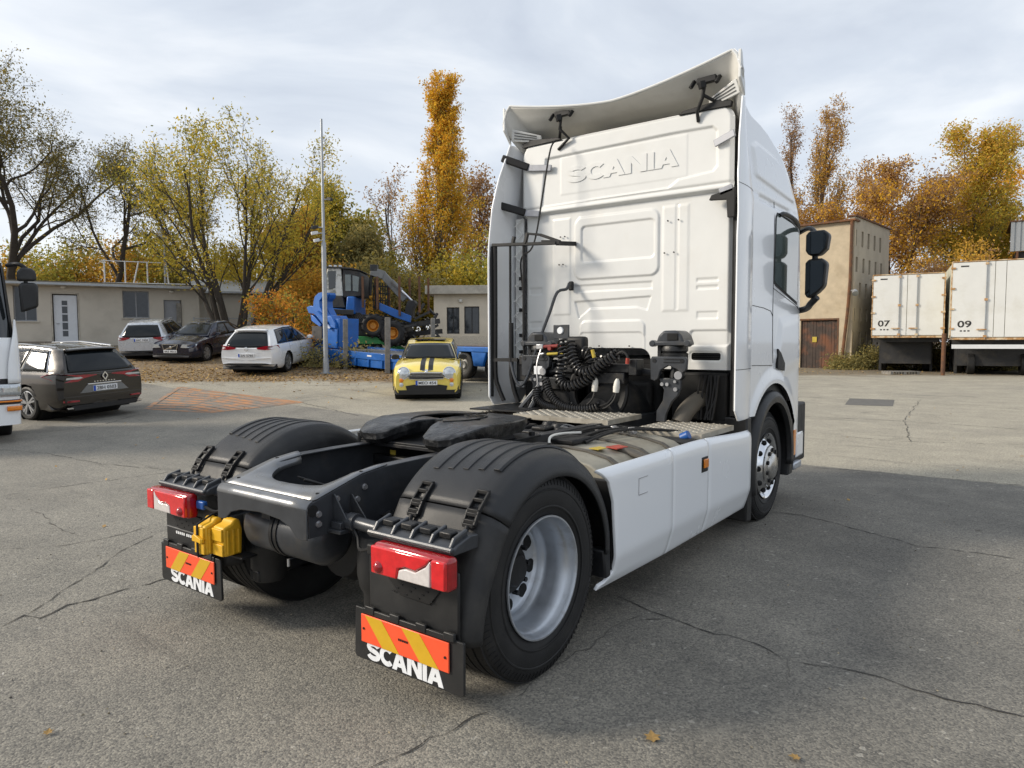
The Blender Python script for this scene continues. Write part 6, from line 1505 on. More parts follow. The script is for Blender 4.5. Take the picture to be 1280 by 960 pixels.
# the side with the windows turns away to the right
ps = (Vector(yard(*e1)) - Vector(yard(*c))); Ls = ps.length
side = thing  # (the side wall hangs on the same building)
ax = math.atan2(ps.y, ps.x) - t.rotation_euler.z
Ms = Matrix.Translation((L4, 0, 0)) @ Matrix.Rotation(ax, 4, 'Z')
holes = []
def rowpx(px):   # along the side wall
    k = (px - 640) / 868.64; dl, dd = e1[0] - c[0], e1[1] - c[1]; return (k * c[1] - c[0]) / (dl - k * dd) * Ls
cols = [1066, 1074.5, 1082, 1089.5, 1096.5]
rows = [(6.75, 7.6), (5.35, 6.15), (4.0, 4.8), (2.7, 3.4), (1.4, 2.1)]
for r, (z0, z1) in enumerate(rows):
    for q, px in enumerate(cols):
        x = rowpx(px + (1.5 if r == 1 else -2 if r == 2 else -0.5)); holes.append((x - 0.17, x + 0.17, z0, z1))
for i, h in enumerate(holes): holes[i] = (max(0.05, h[0]), min(Ls - .05, h[1]), h[2], h[3])
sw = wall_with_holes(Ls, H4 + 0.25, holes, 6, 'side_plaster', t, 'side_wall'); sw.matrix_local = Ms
for h in holes:
    o = MB().box(h[0], h[1], 0.14, 0.18, h[2], h[3]).build('window', 'machine_dark', sw, smooth=0)
    MB().box(h[0] + .05, h[1] - .05, 0.125, 0.139, h[2] + .06, h[3] - .06).build('pane', 'window_glass', o, smooth=0)
m = MB().box(-0.05, L4 + 0.1, -0.25, 0.6, H4 + 0.002, H4 + 0.10); m.build('eaves', 'rust_brown', t, smooth=0)
m = MB().box(-0.1, Ls + 0.15, -0.10, 0.35, H4 + 0.252, H4 + 0.33); q = m.build('side_coping', 'rust_brown', t, smooth=0); q.matrix_local = Ms
m = MB().box(0, 0.25, 0.2501, 6.2, 0, H4 - 0.01).box(0.2501, L4 - .3, 5.9, 6.2, 0, H4 - 0.01).box(0.26, L4 - 0.3, 0.3, 5.8, H4 - 0.2, H4 - 0.01); m.build('inner_walls', 'side_plaster', t, smooth=0)
MB().tube([(L4 - 0.10, -0.14, H4), (L4 - 0.12, -0.14, H4 * 0.6), (L4 - 0.2, -0.16, H4 * 0.4), (L4 - 0.45, -0.18, 0.3), (L4 - 0.5, -0.3, 0.05)], 0.085, 8).build('drainpipe', 'rust_brown', t)
m = MB().tube([(L4 - 0.05, -0.15, 4.3), (L4 + 0.25, -0.35, 4.35)], 0.04, 6).lathe([(0, 0), (0.13, 0.0), (0.16, 0.22), (0, 0.23)], (L4 + 0.2, -0.35, 4.25), (0.3, -0.6, -0.5), 12)
m.build('wall_lamp', 'zinc', t)
# ---- two white box bodies on stands: 07 and 09
def box_body(label, pxs, d, pyt, pyb, num, seams, side=True, lf=0.0):
    ROT = 0.50; cR, sR = math.cos(ROT), math.sin(ROT)          # the bodies stand turned to the right
    k0, k1 = [(p - 640) / 868.64 for p in pxs]; x0 = k0 * d
    def along(px):
        k = (px - 640) / 868.64; return (k * d - x0) / (cR + k * sR)
    W_ = along(pxs[1])
    z0 = 2.168 * 0 + 1.6775 + (426.9 - pyb) * d / 868.64; z1 = 1.6775 + (426.9 - pyt) * d / 868.64
    x, y = yard(x0, d); gz = ground_h(x, y)
    t = thing('box_trailer', label, 'trailer', (x, y, gz), YAW - ROT, 'white box bodies parked at the right')
    zb_, zt_ = z0 - gz, z1 - gz
    MB().box(0.02, W_ - .02, 0.03, 7.0, zb_, zt_).build('box_shell', ['box_side'], t, smooth=0)
    xs = [0] + [along(p) for p in seams] + [W_]
    dp = None
    for k in range(len(xs) - 1):
        q = MB().box(xs[k] + 0.012, xs[k + 1] - 0.012, -0.02, 0.029, zb_ + 0.03, zt_ - 0.03).build('door_panel', 'box_white', t, smooth=0, bevel=0.006)
        dp = dp or q
    m = MB().box(-0.03, W_ + .03, -0.025, 0.1, zb_ - 0.09, zb_ - 0.001).box(-0.03, W_ + .03, -0.03, 0.1, zt_ + .001, zt_ + 0.04)
    m.box(-0.04, -0.001, -0.03, 0.1, zb_, zt_).box(W_ + .001, W_ + 0.05, -0.03, 0.1, zb_, zt_)
    m.build('box_frame', 'rust_trim', t, smooth=0)
    for p in (seams[0], seams[-1]):
        xx = along(p)
        r = MB().tube([(xx, -0.06, zb_ - 0.05), (xx, -0.06, zt_ + 0.02)], 0.022, 6).build('lock_rod', 'zinc', t)
        m = MB()
        for z in (zb_ + 0.06, lerp(zb_, zt_, .5), zt_ - 0.1): m.box(xx - 0.06, xx + 0.06, -0.085, -0.03, z - 0.05, z + 0.05)
        m.bar((xx - 0.32, -0.08, zb_ + 0.36), (xx + 0.05, -0.08, zb_ + 0.36), 0.04, 0.05)
        m.build('rod_fittings', 'rust_trim', r)
    m = MB()
    for z in (0.12, 0.38, 0.65, 0.92):
        for xx in (0.02, W_ - 0.02): m.box(xx - 0.09, xx + 0.09, -0.06, -0.025, lerp(zb_, zt_, z) - 0.04, lerp(zb_, zt_, z) + 0.04)
    m.build('hinges', 'rust_trim', t, smooth=0)
    M = frame((0.50, -0.022, zb_ + 0.60), (1, 0, 0), (0, 0, 1))
    text_part(num, 'number_lettering', 'machine_dark', t, M, h=0.30, w=0.52, ext=0.004, off=0.02)
    m = MB()
    for k in range(3): m.box(0.34 + .14 * k, 0.42 + .14 * k, -0.026, -0.022, zb_ + 0.27, zb_ + 0.33)
    m.box(0.30, 0.60, -0.026, -0.022, zt_ - 0.22, zt_ - 0.16)
    m.build('small_marks', 'machine_dark', t, smooth=0)
    for xx in (0.3, W_ - 0.42):
        for yy in (2.0, 5.0): MB().box(xx, xx + 0.12, yy, yy + 0.12, 0, zb_ - 0.09).build('stand_leg', 'machine_dark', t)
    m = MB().box(0.1, W_ - .1, 0.5, 0.65, zb_ - 0.3, zb_ - 0.095).box(0.6, 0.75, 0.66, 6.5, zb_ - 0.3, zb_ - 0.095).box(W_ - 0.75, W_ - 0.6, 0.66, 6.5, zb_ - 0.3, zb_ - 0.095)
    m.build('underframe', 'machine_dark', t, smooth=0)
    MB().box(0.35, W_ - 0.4, 1.3, 6.4, 0.40, zb_ - 0.31).build('chassis_shade', 'machine_dark', t, smooth=0)  # solid dark box standing for the chassis and the shade under the body
    for yy in (2.6, 3.9):
        for xx in (0.5, W_ - 0.55): MB().lathe(tyre_prof(0.5, 0.3, 0.28), (xx, yy, 0.5), (1, 0, 0), 24).build('wheel', 'tyre', t)
    return t, W_, zb_
t7, W7, z7 = box_body('white box body with rust streaks marked 07, left of its larger neighbour', (1089, 1177.5), 34.0, 347, 421.5, '07', [1122, 1131.5, 1144])
t9, W9, z9 = box_body('larger white box body marked 09, cut off by the right edge of the picture', (1187, 1322), 31.0, 331, 424, '09', [1229.5, 1240, 1254, 1297])
MB().box(0.05, W9, -0.12, 0.05, z9 - 0.48, z9 - 0.30).build('bumper_beam', 'pvc_white', t9, smooth=0)
for x in (0.9, 2.9, 4.3):
    MB().lathe(tyre_prof(0.5, 0.3, 0.28), (x, 1.5, 0.5), (1, 0, 0), 28).build('wheel', 'tyre', t9)
g = on_ground(19.236, 31)
pt = MB().tube([(0, 0, -0.1), (0, 0, 1.874 - g[2] + 0.1)], 0.085, 10).build('rusty_pole', 'rust_brown', None); pt.location = g
tag(pt, 'short rusty brown steel pole standing between the two white box bodies', 'pole')
g = on_ground(17.941, 32)
pl = thing('pallet', 'low weathered pallet lying on the ground under the box marked 07', 'pallet', g, YAW)
for k in range(4): MB().box(-0.7, 0.7, -0.4 + 0.22 * k, -0.25 + 0.22 * k, 0.11, 0.14).build('slat', 'concrete_post', pl)
for k in range(3): MB().box(-0.7 + 0.6 * k, -0.58 + 0.6 * k, -0.4, 0.4, 0.0, 0.109).build('block', 'concrete_post', pl)
# ---- grey hall top right
hb = thing('metal_hall', 'grey corrugated metal hall showing at the right edge above the box bodies', 'building', on_ground(32.674, 46), YAW - 0.58)
zt_, zm_ = 9.369 - hb.location.z, 7.466 - hb.location.z
m = MB(); n = 26
for k in range(n):
    x = k * 0.32; m.box(x, x + 0.20, 0, 0.2, zm_, zt_); m.box(x + 0.2001, x + 0.3199, 0.06, 0.2, zm_, zt_)
m.build('corrugated_cladding', 'corrugated', hb, smooth=0)
MB().box(0.3, 8, 0.3, 6, 0, zm_ - 0.01).build('lower_wall', 'machine_dark', hb, smooth=0)
MB().prism([(-0.05, zt_ + .001), (8.4, zt_ + .001), (8.4, zt_ + 0.08), (-0.05, zt_ + 0.08)], 'xz', -0.05, 6).build('roof', 'rust_brown', hb, smooth=0)
MB().box(0.32, 0.45, -0.02, 0.25, 0, zm_).build('corner_post', 'rust_brown', hb, smooth=0)
# ---- camera mast
g = on_ground(-6.049, 22.6)
ms = thing('camera_mast', 'tall thin galvanised mast with small security cameras beside the white estate car', 'mast', g)
hm = 8.754 - g[2]
MB().tube([(0, 0, 0), (0, 0, hm * 0.52)], 0.075, 12).build('lower_tube', 'zinc', ms)
MB().tube([(0, 0, hm * 0.515), (0, 0, hm)], [0.05, 0.035], 10).build('upper_tube', 'zinc', ms)
MB().prism([(-0.16, -0.16), (0.16, -0.16), (0.16, 0.16), (-0.16, 0.16)], 'xy', 0, 0.03).build('foot_plate', 'zinc', ms)
MB().tube([(0, 0, 0.03), (0, 0, 0.5)], [0.11, 0.085], 12).build('socket', 'zinc', ms)
for (py, sx_) in ((252, 0.16), (286, -0.17), (293, -0.18), (302, -0.14)):
    z = 12.753 - py * 22.6 / 868.64 - g[2]; z = 1.6775 + (426.9 - py) * 22.6 / 868.64 - g[2]
    v = RGT * sx_
    q = MB().tube([(0, 0, z), (v.x, v.y, z)], 0.02, 6).build('camera_arm', 'zinc', ms)
    m = MB().bar((v.x, v.y, z + 0.02), (v.x * 2.0 - FWD.x * .12, v.y * 2.0 - FWD.y * .12, z - 0.03), 0.10, 0.10); m.build('camera_head', 'pvc_white' if py > 290 else 'machine_dark', q, bevel=0.02)
# ---- three old fence posts
for (px, d, top, lab, wd) in ((432, 23.9, 399, 'left grey concrete post standing against the blue trailer', 0.15), (484.5, 22.6, 397, 'middle darkest concrete post standing in front of the blue trailer', 0.17), (541, 25.0, 398, 'right pale concrete post standing behind the yellow car roof', 0.15)):
    l = (px - 640) / 868.64 * d; g = on_ground(l, d, -0.1); h = 1.6775 + (426.9 - top) * d / 868.64 - g[2]
    q = MB().prism([(-wd / 2, -wd / 2), (wd / 2, -wd / 2), (wd / 2, wd / 2), (-wd / 2, wd / 2)], 'xy', 0, h).build('fence_post', 'concrete_post', None, bevel=0.015)
    q.location = g; q.rotation_euler = (0.01, 0.012, YAW + 0.1); tag(q, lab, 'post', 'old posts along the trailer')
# ---- blue low loader
A2 = Vector((-6.80, 26.62)); B2 = Vector((-0.50, 21.52)); dv = (B2 - A2).normalized()
gA = ground_h(*yard(*A2)); gB = ground_h(*yard(*B2)); LT = (B2 - A2).length
lt = thing('low_loader', 'blue low loader trailer with gooseneck and hydraulic arms parked behind the posts', 'trailer', (*yard(*A2), gA), vecrot(dv))
lt.rotation_euler = (0, math.atan2(gA - gB, LT), vecrot(dv))
# local x along the trailer to the right, -y towards the camera
MB().box(0.6, 7.0, -1.25, 1.25, 0.36, 0.46).build('deck', 'machine_grey', lt, smooth=0)
MB().box(0.4, 7.0, -1.36, -1.251, 0.30, 0.53).build('side_beam', 'machine_blue', lt, bevel=0.01); MB().box(0.4, 7.0, 1.251, 1.36, 0.30, 0.53).build('side_beam', 'machine_blue', lt, bevel=0.01)
MB().box(0.4, 7.0, -1.33, -1.20, 0.04, 0.299).build('lower_beam', 'machine_blue', lt, bevel=0.01)
m = MB()
for k in range(9): m.box(0.9 + 0.68 * k, 0.98 + 0.68 * k, -1.375, -1.33, 0.06, 0.298)
m.build('stake_pockets', 'machine_blue', lt, smooth=0)
m = MB()
for k in range(5): m.box(1.2 + 1.2 * k, 1.42 + 1.2 * k, -1.372, -1.361, 0.40, 0.45)
m.build('reflector_strips', 'letter_white', lt, smooth=0)
MB().box(0.45, 1.75, -1.2, -0.5, 0.54, 1.28).build('front_box', 'machine_blue', lt, bevel=0.03)
MB().box(1.751, 1.80, -1.15, -0.3, 0.6, 1.62).build('front_bulkhead', 'machine_blue', lt, bevel=0.01)
MB().prism([(1.0, 1.282), (1.75, 1.282), (1.75, 1.6), (1.35, 1.62)], 'xz', -1.15, -0.4).build('bulkhead_wedge', 'machine_blue', lt, bevel=0.02)
def tx(px): return (px - 385.0) * 0.0364
def tz_(py): return (455 - py) * 0.0294 - 0.02
NECK = [(392, 379), (394, 373.5), (399.7, 369.3), (405.6, 368.3), (407, 371), (405.6, 375), (401.5, 379), (402.5, 386.4), (408.6, 395.5), (420.4, 404.7), (417.5, 409), (405.6, 403.2), (392.3, 395), (384, 394.5), (380.4, 387.4), (386.3, 385.2), (391.5, 386)]
for y in (-1.15, -0.84):
    MB().prism([(tx(a), tz_(b)) for a, b in NECK], 'xz', y, y + 0.28).build('gooseneck_arm', 'machine_blue', lt, bevel=0.012, smooth=0)
    c_ = MB().tube([(tx(404), y - 0.12, tz_(394)), (tx(419), y - 0.12, tz_(407))], 0.11, 10).build('hydraulic_cylinder', 'machine_blue', lt)
    MB().tube([(tx(419), y - 0.12, tz_(407)), (tx(425), y - 0.12, tz_(412))], 0.055, 10).build('piston_rod', 'chrome', c_)
    MB().prism([(tx(a), tz_(b)) for a, b in ((386, 396), (392, 398), (405, 408), (402, 411), (388, 404))], 'xz', y + 0.02, y + 0.2).build('lower_arm', 'machine_blue', lt, bevel=0.02)
    MB().prism([(tx(a), tz_(b)) for a, b in ((412, 398), (424, 396), (431, 405), (432, 412), (425, 411), (418, 404))], 'xz', y - 0.1, y + 0.3).build('upper_lug', 'machine_blue', lt, bevel=0.03)
MB().box(-0.15, 0.5, -0.55, 0.5, 1.75, 1.95).build('gooseneck_plate', 'machine_dark', lt, bevel=0.03)
MB().box(0.3, 0.9, -1.24, -1.201, 0.7, 1.3).build('tool_box', 'machine_dark', lt, bevel=0.01)
# rear part rising over the wheels
MB().prism([(6.5, 0.46), (6.95, 0.93), (9.6, 1.03), (12.5, 1.05), (12.5, 0.88), (9.6, 0.87), (7.3, 0.80), (6.95, 0.60), (6.7, 0.36)], 'xz', -1.36, 1.36).build('rear_deck', 'machine_blue', lt, bevel=0.02)
MB().box(7.2, 12.4, -0.85, 0.85, 0.50, 0.80).build('axle_frame', 'machine_blue', lt, bevel=0.01)
MB().prism([(8.38, 0.42), (8.72, 0.42), (8.85, 0.86), (8.25, 0.86)], 'xz', -1.34, -1.0).build('mudguard_plate', 'machine_blue', lt, bevel=0.02)
MB().prism([(7.0, 0.94), (9.6, 1.035), (12.5, 1.055), (12.5, 1.09), (9.6, 1.07), (7.0, 0.975)], 'xz', -1.2, 1.2).build('deck_boards', 'old_wood', lt, smooth=0)
for x in (7.85, 9.15, 10.4, 11.6):
    for y in (-1.14, 1.14):
        w_ = MB().lathe(tyre_prof(0.42, 0.27, 0.22), (x, y, 0.42), (0, 1, 0), 28).build('wheel', 'tyre', lt)
        MB().lathe([(0.0, -0.06), (0.1, -0.09), (0.12, -0.05), (0.2, -0.02), (0.225, -0.1), (0.225, 0.1), (0.0, 0.1)], (x, y, 0.42), (0, 1, 0), 22).build('rim', 'machine_grey', w_)
# ---- green trailer behind it and the forwarder climbing on it
d5 = 29.0; sc = d5 / 868.64
g5 = on_ground((470 - 640) * sc, d5)
def fx(px): return (px - 470) * sc
def fz_(py): return (426.9 - py) * sc + 1.6775 - g5[2]
gt = thing('ramp_trailer', 'green flatbed trailer with small wheels and ramp under the forestry machine', 'trailer', g5, YAW)
MB().prism([(fx(441), fz_(426)), (fx(446), fz_(420)), (fx(478), fz_(421)), (fx(484), fz_(426)), (fx(484), fz_(430)), (fx(441), fz_(430))], 'xz', -1.2, 1.4).build('green_bed', 'machine_green', gt, bevel=0.02)
MB().prism([(fx(484), fz_(426)), (fx(506), fz_(439)), (fx(506), fz_(443)), (fx(484), fz_(430))], 'xz', -1.2, -0.5).build('ramp', 'machine_green', gt, bevel=0.01); MB().prism([(fx(484), fz_(426)), (fx(506), fz_(439)), (fx(506), fz_(443)), (fx(484), fz_(430))], 'xz', 0.6, 1.4).build('ramp', 'machine_green', gt, bevel=0.01)
for px in (447, 458, 468, 478):
    w_ = MB().lathe(tyre_prof(0.20, 0.22, 0.11), (fx(px), -1.0, fz_(434)), (0, 1, 0), 22).build('wheel', 'tyre', gt)
    MB().lathe([(0.0, -0.09), (0.05, -0.09), (0.105, -0.05), (0.11, 0.05), (0, 0.05)], (fx(px), -1.0, fz_(434)), (0, 1, 0), 16).build('rim', 'machine_grey', w_)
fw_ = thing('forwarder', 'forestry machine with blue body, loader crane and orange wheel hubs on the trailer', 'forestry machine', g5, YAW)
def fpoly(pts, y0, y1, name, mn, bev=0.02, par=None): return MB().prism([(fx(a), fz_(b)) for a, b in pts], 'xz', y0, y1).build(name, mn, par or fw_, bevel=bev)
for (px, py, r, hr) in ((474.5, 408, 14.2, 6.8), (497.5, 417, 15.5, 7.0)):
    R = r * sc
    for y in (-1.05, 1.05):
        m = MB().lathe(tyre_prof(R * 0.96, 0.6, hr * sc), (fx(px), y, fz_(py)), (0, 1, 0), 36)
        for k in range(22):
            a = 2 * PI * k / 22; s_ = 1 if k % 2 else -1
            p = (fx(px) + math.cos(a) * R * .97, y + s_ * 0.03, fz_(py) + math.sin(a) * R * .97); q = (fx(px) + math.cos(a + .1) * R * .97, y + s_ * 0.3, fz_(py) + math.sin(a + .1) * R * .97)
            m.bar(p, q, 0.07, 0.07)
        w_ = m.build('wheel', 'tyre', fw_)
        MB().lathe([(0.0, -0.16 * 1), (0.12, -0.18), (0.16, -0.10), (hr * sc * .8, -0.12), (hr * sc, -0.27), (hr * sc * 1.04, -0.27), (hr * sc * 1.04, 0.2), (0, 0.2)], (fx(px), y, fz_(py)), (0, 1, 0), 26).build('hub', 'hub_orange', w_)
fpoly([(462, 394), (512, 408), (510, 416), (462, 402)], -0.9, 0.9, 'rear_frame', 'machine_dark')
fpoly([(412, 372), (436, 372), (440, 386), (411, 386)], -1.0, 1.0, 'engine_hood', 'machine_dark')
fpoly([(415, 386), (438, 388), (447, 389), (447, 395), (415, 391)], -1.15, 1.15, 'blue_mudguard', 'machine_blue')
fpoly([(443, 373), (452, 373), (452, 394), (441, 394)], -1.15, 1.0, 'blue_tank', 'machine_blue', 0.05)
fpoly([(436, 394), (470, 394), (470, 412), (440, 412)], -0.8, 0.8, 'centre_joint', 'machine_dark')
fpoly([(445, 412), (468, 412), (466, 420), (440, 420)], -0.8, 0.8, 'belly_plate', 'machine_dark')
cb = fpoly([(417, 372), (412, 366), (415, 350), (418, 338), (434, 338), (436, 372)], -0.8, 0.8, 'cab_front', 'machine_white', 0.03)
fpoly([(418.5, 342), (428, 342), (427, 362), (419, 364)], -0.82, -0.79, 'cab_front_pane', 'glass_dark', 0.01, cb)
cr_ = fpoly([(436.2, 339), (456, 342), (459, 348), (458, 372), (436.2, 374)], -0.8, 0.8, 'cab_rear', 'machine_dark', 0.03)
fpoly([(439, 346), (446, 346), (446, 366), (439, 366)], -0.82, -0.79, 'cab_pane', 'glass_cab', 0.01, cr_); fpoly([(448, 347), (456, 349), (455, 367), (448, 366)], -0.82, -0.79, 'cab_pane', 'glass_cab', 0.01, cr_)
fpoly([(416, 336.3), (446, 338), (458, 341), (458, 342), (446, 340), (416, 338)], -0.9, 0.9, 'cab_roof', 'machine_dark', 0.01)
m = MB()
for px in (418, 424, 430): m.box(fx(px), fx(px + 2.5), -0.6, -0.4, fz_(336), fz_(334))
m.build('work_lamps', 'pvc_white', fw_)
for px, pb in ((461, 386), (478.5, 388), (505, 396), (529, 392)): MB().box(fx(px - 1.2), fx(px + 1.2), -1.0, -0.88, fz_(pb), fz_(349)).build('stake', 'rust_brown', fw_); MB().box(fx(px + 4 - 1.2), fx(px + 4 + 1.2), 0.9, 1.0, fz_(pb), fz_(346)).build('stake', 'rust_brown', fw_)
m = MB()
for k in range(7): m.bar((fx(463 + 3 * k), 0.85, fz_(386)), (fx(463 + 3 * k), 0.85, fz_(352)), 0.04, 0.04)
for k in range(4): m.bar((fx(462), 0.86, fz_(356 + 9 * k)), (fx(484), 0.86, fz_(357 + 9 * k)), 0.05, 0.05)
m.build('headboard_grille', 'machine_dark', fw_)
fpoly([(480, 380), (518, 396), (517, 404), (499, 398), (480, 389)], -0.9, -0.6, 'blue_bunk_beam', 'machine_blue', 0.02)
m = MB().bar((fx(466), 0, fz_(340)), (fx(482), 0, fz_(345)), 0.30, 0.34).bar((fx(480), 0, fz_(344)), (fx(508), 0, fz_(375)), 0.26, 0.30); bm_ = m.build('crane_boom', 'machine_grey', fw_, bevel=0.02)
MB().tube([(fx(492), -0.2, fz_(352)), (fx(504), -0.2, fz_(364))], 0.08, 8).build('boom_cylinder', 'machine_grey', bm_); MB().tube([(fx(504), -0.2, fz_(364)), (fx(517), -0.2, fz_(377))], 0.04, 8).build('piston_rod', 'chrome', bm_)
m = MB().bar((fx(465), 0, fz_(336)), (fx(474), 0, fz_(336)), 0.32, 0.26).tube([(fx(467), 0, fz_(338)), (fx(465), 0, fz_(352)), (fx(464), 0, fz_(370))], 0.07, 8); m.build('boom_tip', 'machine_dark', fw_, bevel=0.02)
m = MB().prism([(fx(509), fz_(385)), (fx(512), fz_(377)), (fx(520), fz_(376)), (fx(522), fz_(380)), (fx(518), fz_(388)), (fx(518), fz_(398)), (fx(508), fz_(398))], 'xz', -0.35, 0.35); m.build('crane_base', 'machine_dark', fw_, bevel=0.02)
m = MB()
frr = random.Random(4)
for k in range(14):
    p = (fx(frr.uniform(516, 550)), frr.uniform(-.9, .9), fz_(frr.uniform(392, 428))); q = (p[0] + frr.uniform(-.7, .7), p[1] + frr.uniform(-.3, .3), p[2] + frr.uniform(-.5, .5)); m.bar(p, q, 0.09, 0.09)
m.bar((fx(505), -.5, fz_(408)), (fx(552), -.5, fz_(402)), 0.12, 0.2).bar((fx(505), .5, fz_(418)), (fx(552), .5, fz_(414)), 0.12, 0.2)
m.build('rear_bunks', 'machine_dark', fw_)
m = MB()
for k in range(9): m.tube(smooth_path([(fx(440 + 2 * k), -0.85, fz_(392)), (fx(444 + 3 * k), -0.95, fz_(404)), (fx(450 + 4 * k), -0.8, fz_(400 + k))], 4), 0.03, 5)
m.build('machine_hoses', 'machine_dark', fw_)

# ================================================================== trees and shrubs
mat('bark_dark', (0.055, 0.045, 0.036), 0.95, var=0.35, vscale=5, bump=0.5, bscale=25)
mat('bark_grey', (0.105, 0.090, 0.075), 0.95, var=0.35, vscale=5, bump=0.5, bscale=25)
mat('bark_brown', (0.085, 0.058, 0.042), 0.95, var=0.35, vscale=5, bump=0.5, bscale=25)
leaf_mat('leaf_olive', [(0.252, 0.260, 0.053), (0.396, 0.359, 0.063), (0.179, 0.199, 0.045), (0.539, 0.422, 0.071), (0.306, 0.287, 0.053)], transl=0.5)
leaf_mat('leaf_locust', [(0.156, 0.149, 0.046), (0.235, 0.195, 0.055), (0.110, 0.110, 0.039), (0.360, 0.258, 0.055), (0.188, 0.156, 0.046)], transl=0.5)
leaf_mat('leaf_gold', [(0.775, 0.413, 0.035), (0.850, 0.525, 0.050), (0.625, 0.312, 0.031), (0.775, 0.475, 0.044), (0.525, 0.312, 0.044)], transl=0.5)
leaf_mat('leaf_orange', [(0.578, 0.227, 0.030), (0.688, 0.302, 0.039), (0.413, 0.165, 0.027), (0.605, 0.330, 0.041)], transl=0.5)
leaf_mat('leaf_brown', [(0.34, 0.20, 0.105), (0.44, 0.27, 0.13), (0.25, 0.15, 0.085), (0.50, 0.30, 0.10), (0.36, 0.22, 0.13)], transl=0.5)
leaf_mat('leaf_amber', [(0.607, 0.330, 0.054), (0.786, 0.465, 0.063), (0.429, 0.242, 0.054), (0.537, 0.393, 0.072)], transl=0.5)
leaf_mat('leaf_yellowgreen', [(0.593, 0.459, 0.063), (0.431, 0.378, 0.063), (0.719, 0.486, 0.053), (0.323, 0.306, 0.053)], transl=0.5)
leaf_mat('leaf_dull', [(0.237, 0.225, 0.090), (0.360, 0.292, 0.102), (0.180, 0.180, 0.080), (0.450, 0.348, 0.112)], transl=0.5)
def tubes_mesh(segs, sides):
    """many tapering branches at once: segs is a list of (points, radii)"""
    V, F = [], []; o = 0
    for pts, rs_ in segs:
        k = len(pts); P = np.array(pts); D = np.gradient(P, axis=0); D /= np.linalg.norm(D, axis=1, keepdims=True) + 1e-9
        ref = np.array([0.0, 0.0, 1.0]) if abs(D[0, 2]) < 0.9 else np.array([1.0, 0, 0])
        A = np.cross(D, ref); A /= np.linalg.norm(A, axis=1, keepdims=True) + 1e-9; B = np.cross(D, A)
        for i in range(k):
            for j in range(sides):
                an = 2 * PI * j / sides; V.append(P[i] + (A[i] * math.cos(an) + B[i] * math.sin(an)) * rs_[i])
        for i in range(k - 1):
            for j in range(sides): F.append((o + i * sides + j, o + i * sides + (j + 1) % sides, o + (i + 1) * sides + (j + 1) % sides, o + (i + 1) * sides + j))
        o += k * sides
    m = MB(); m.v = [tuple(v) for v in V]; m.f = F; m.mi = [0] * len(F); return m
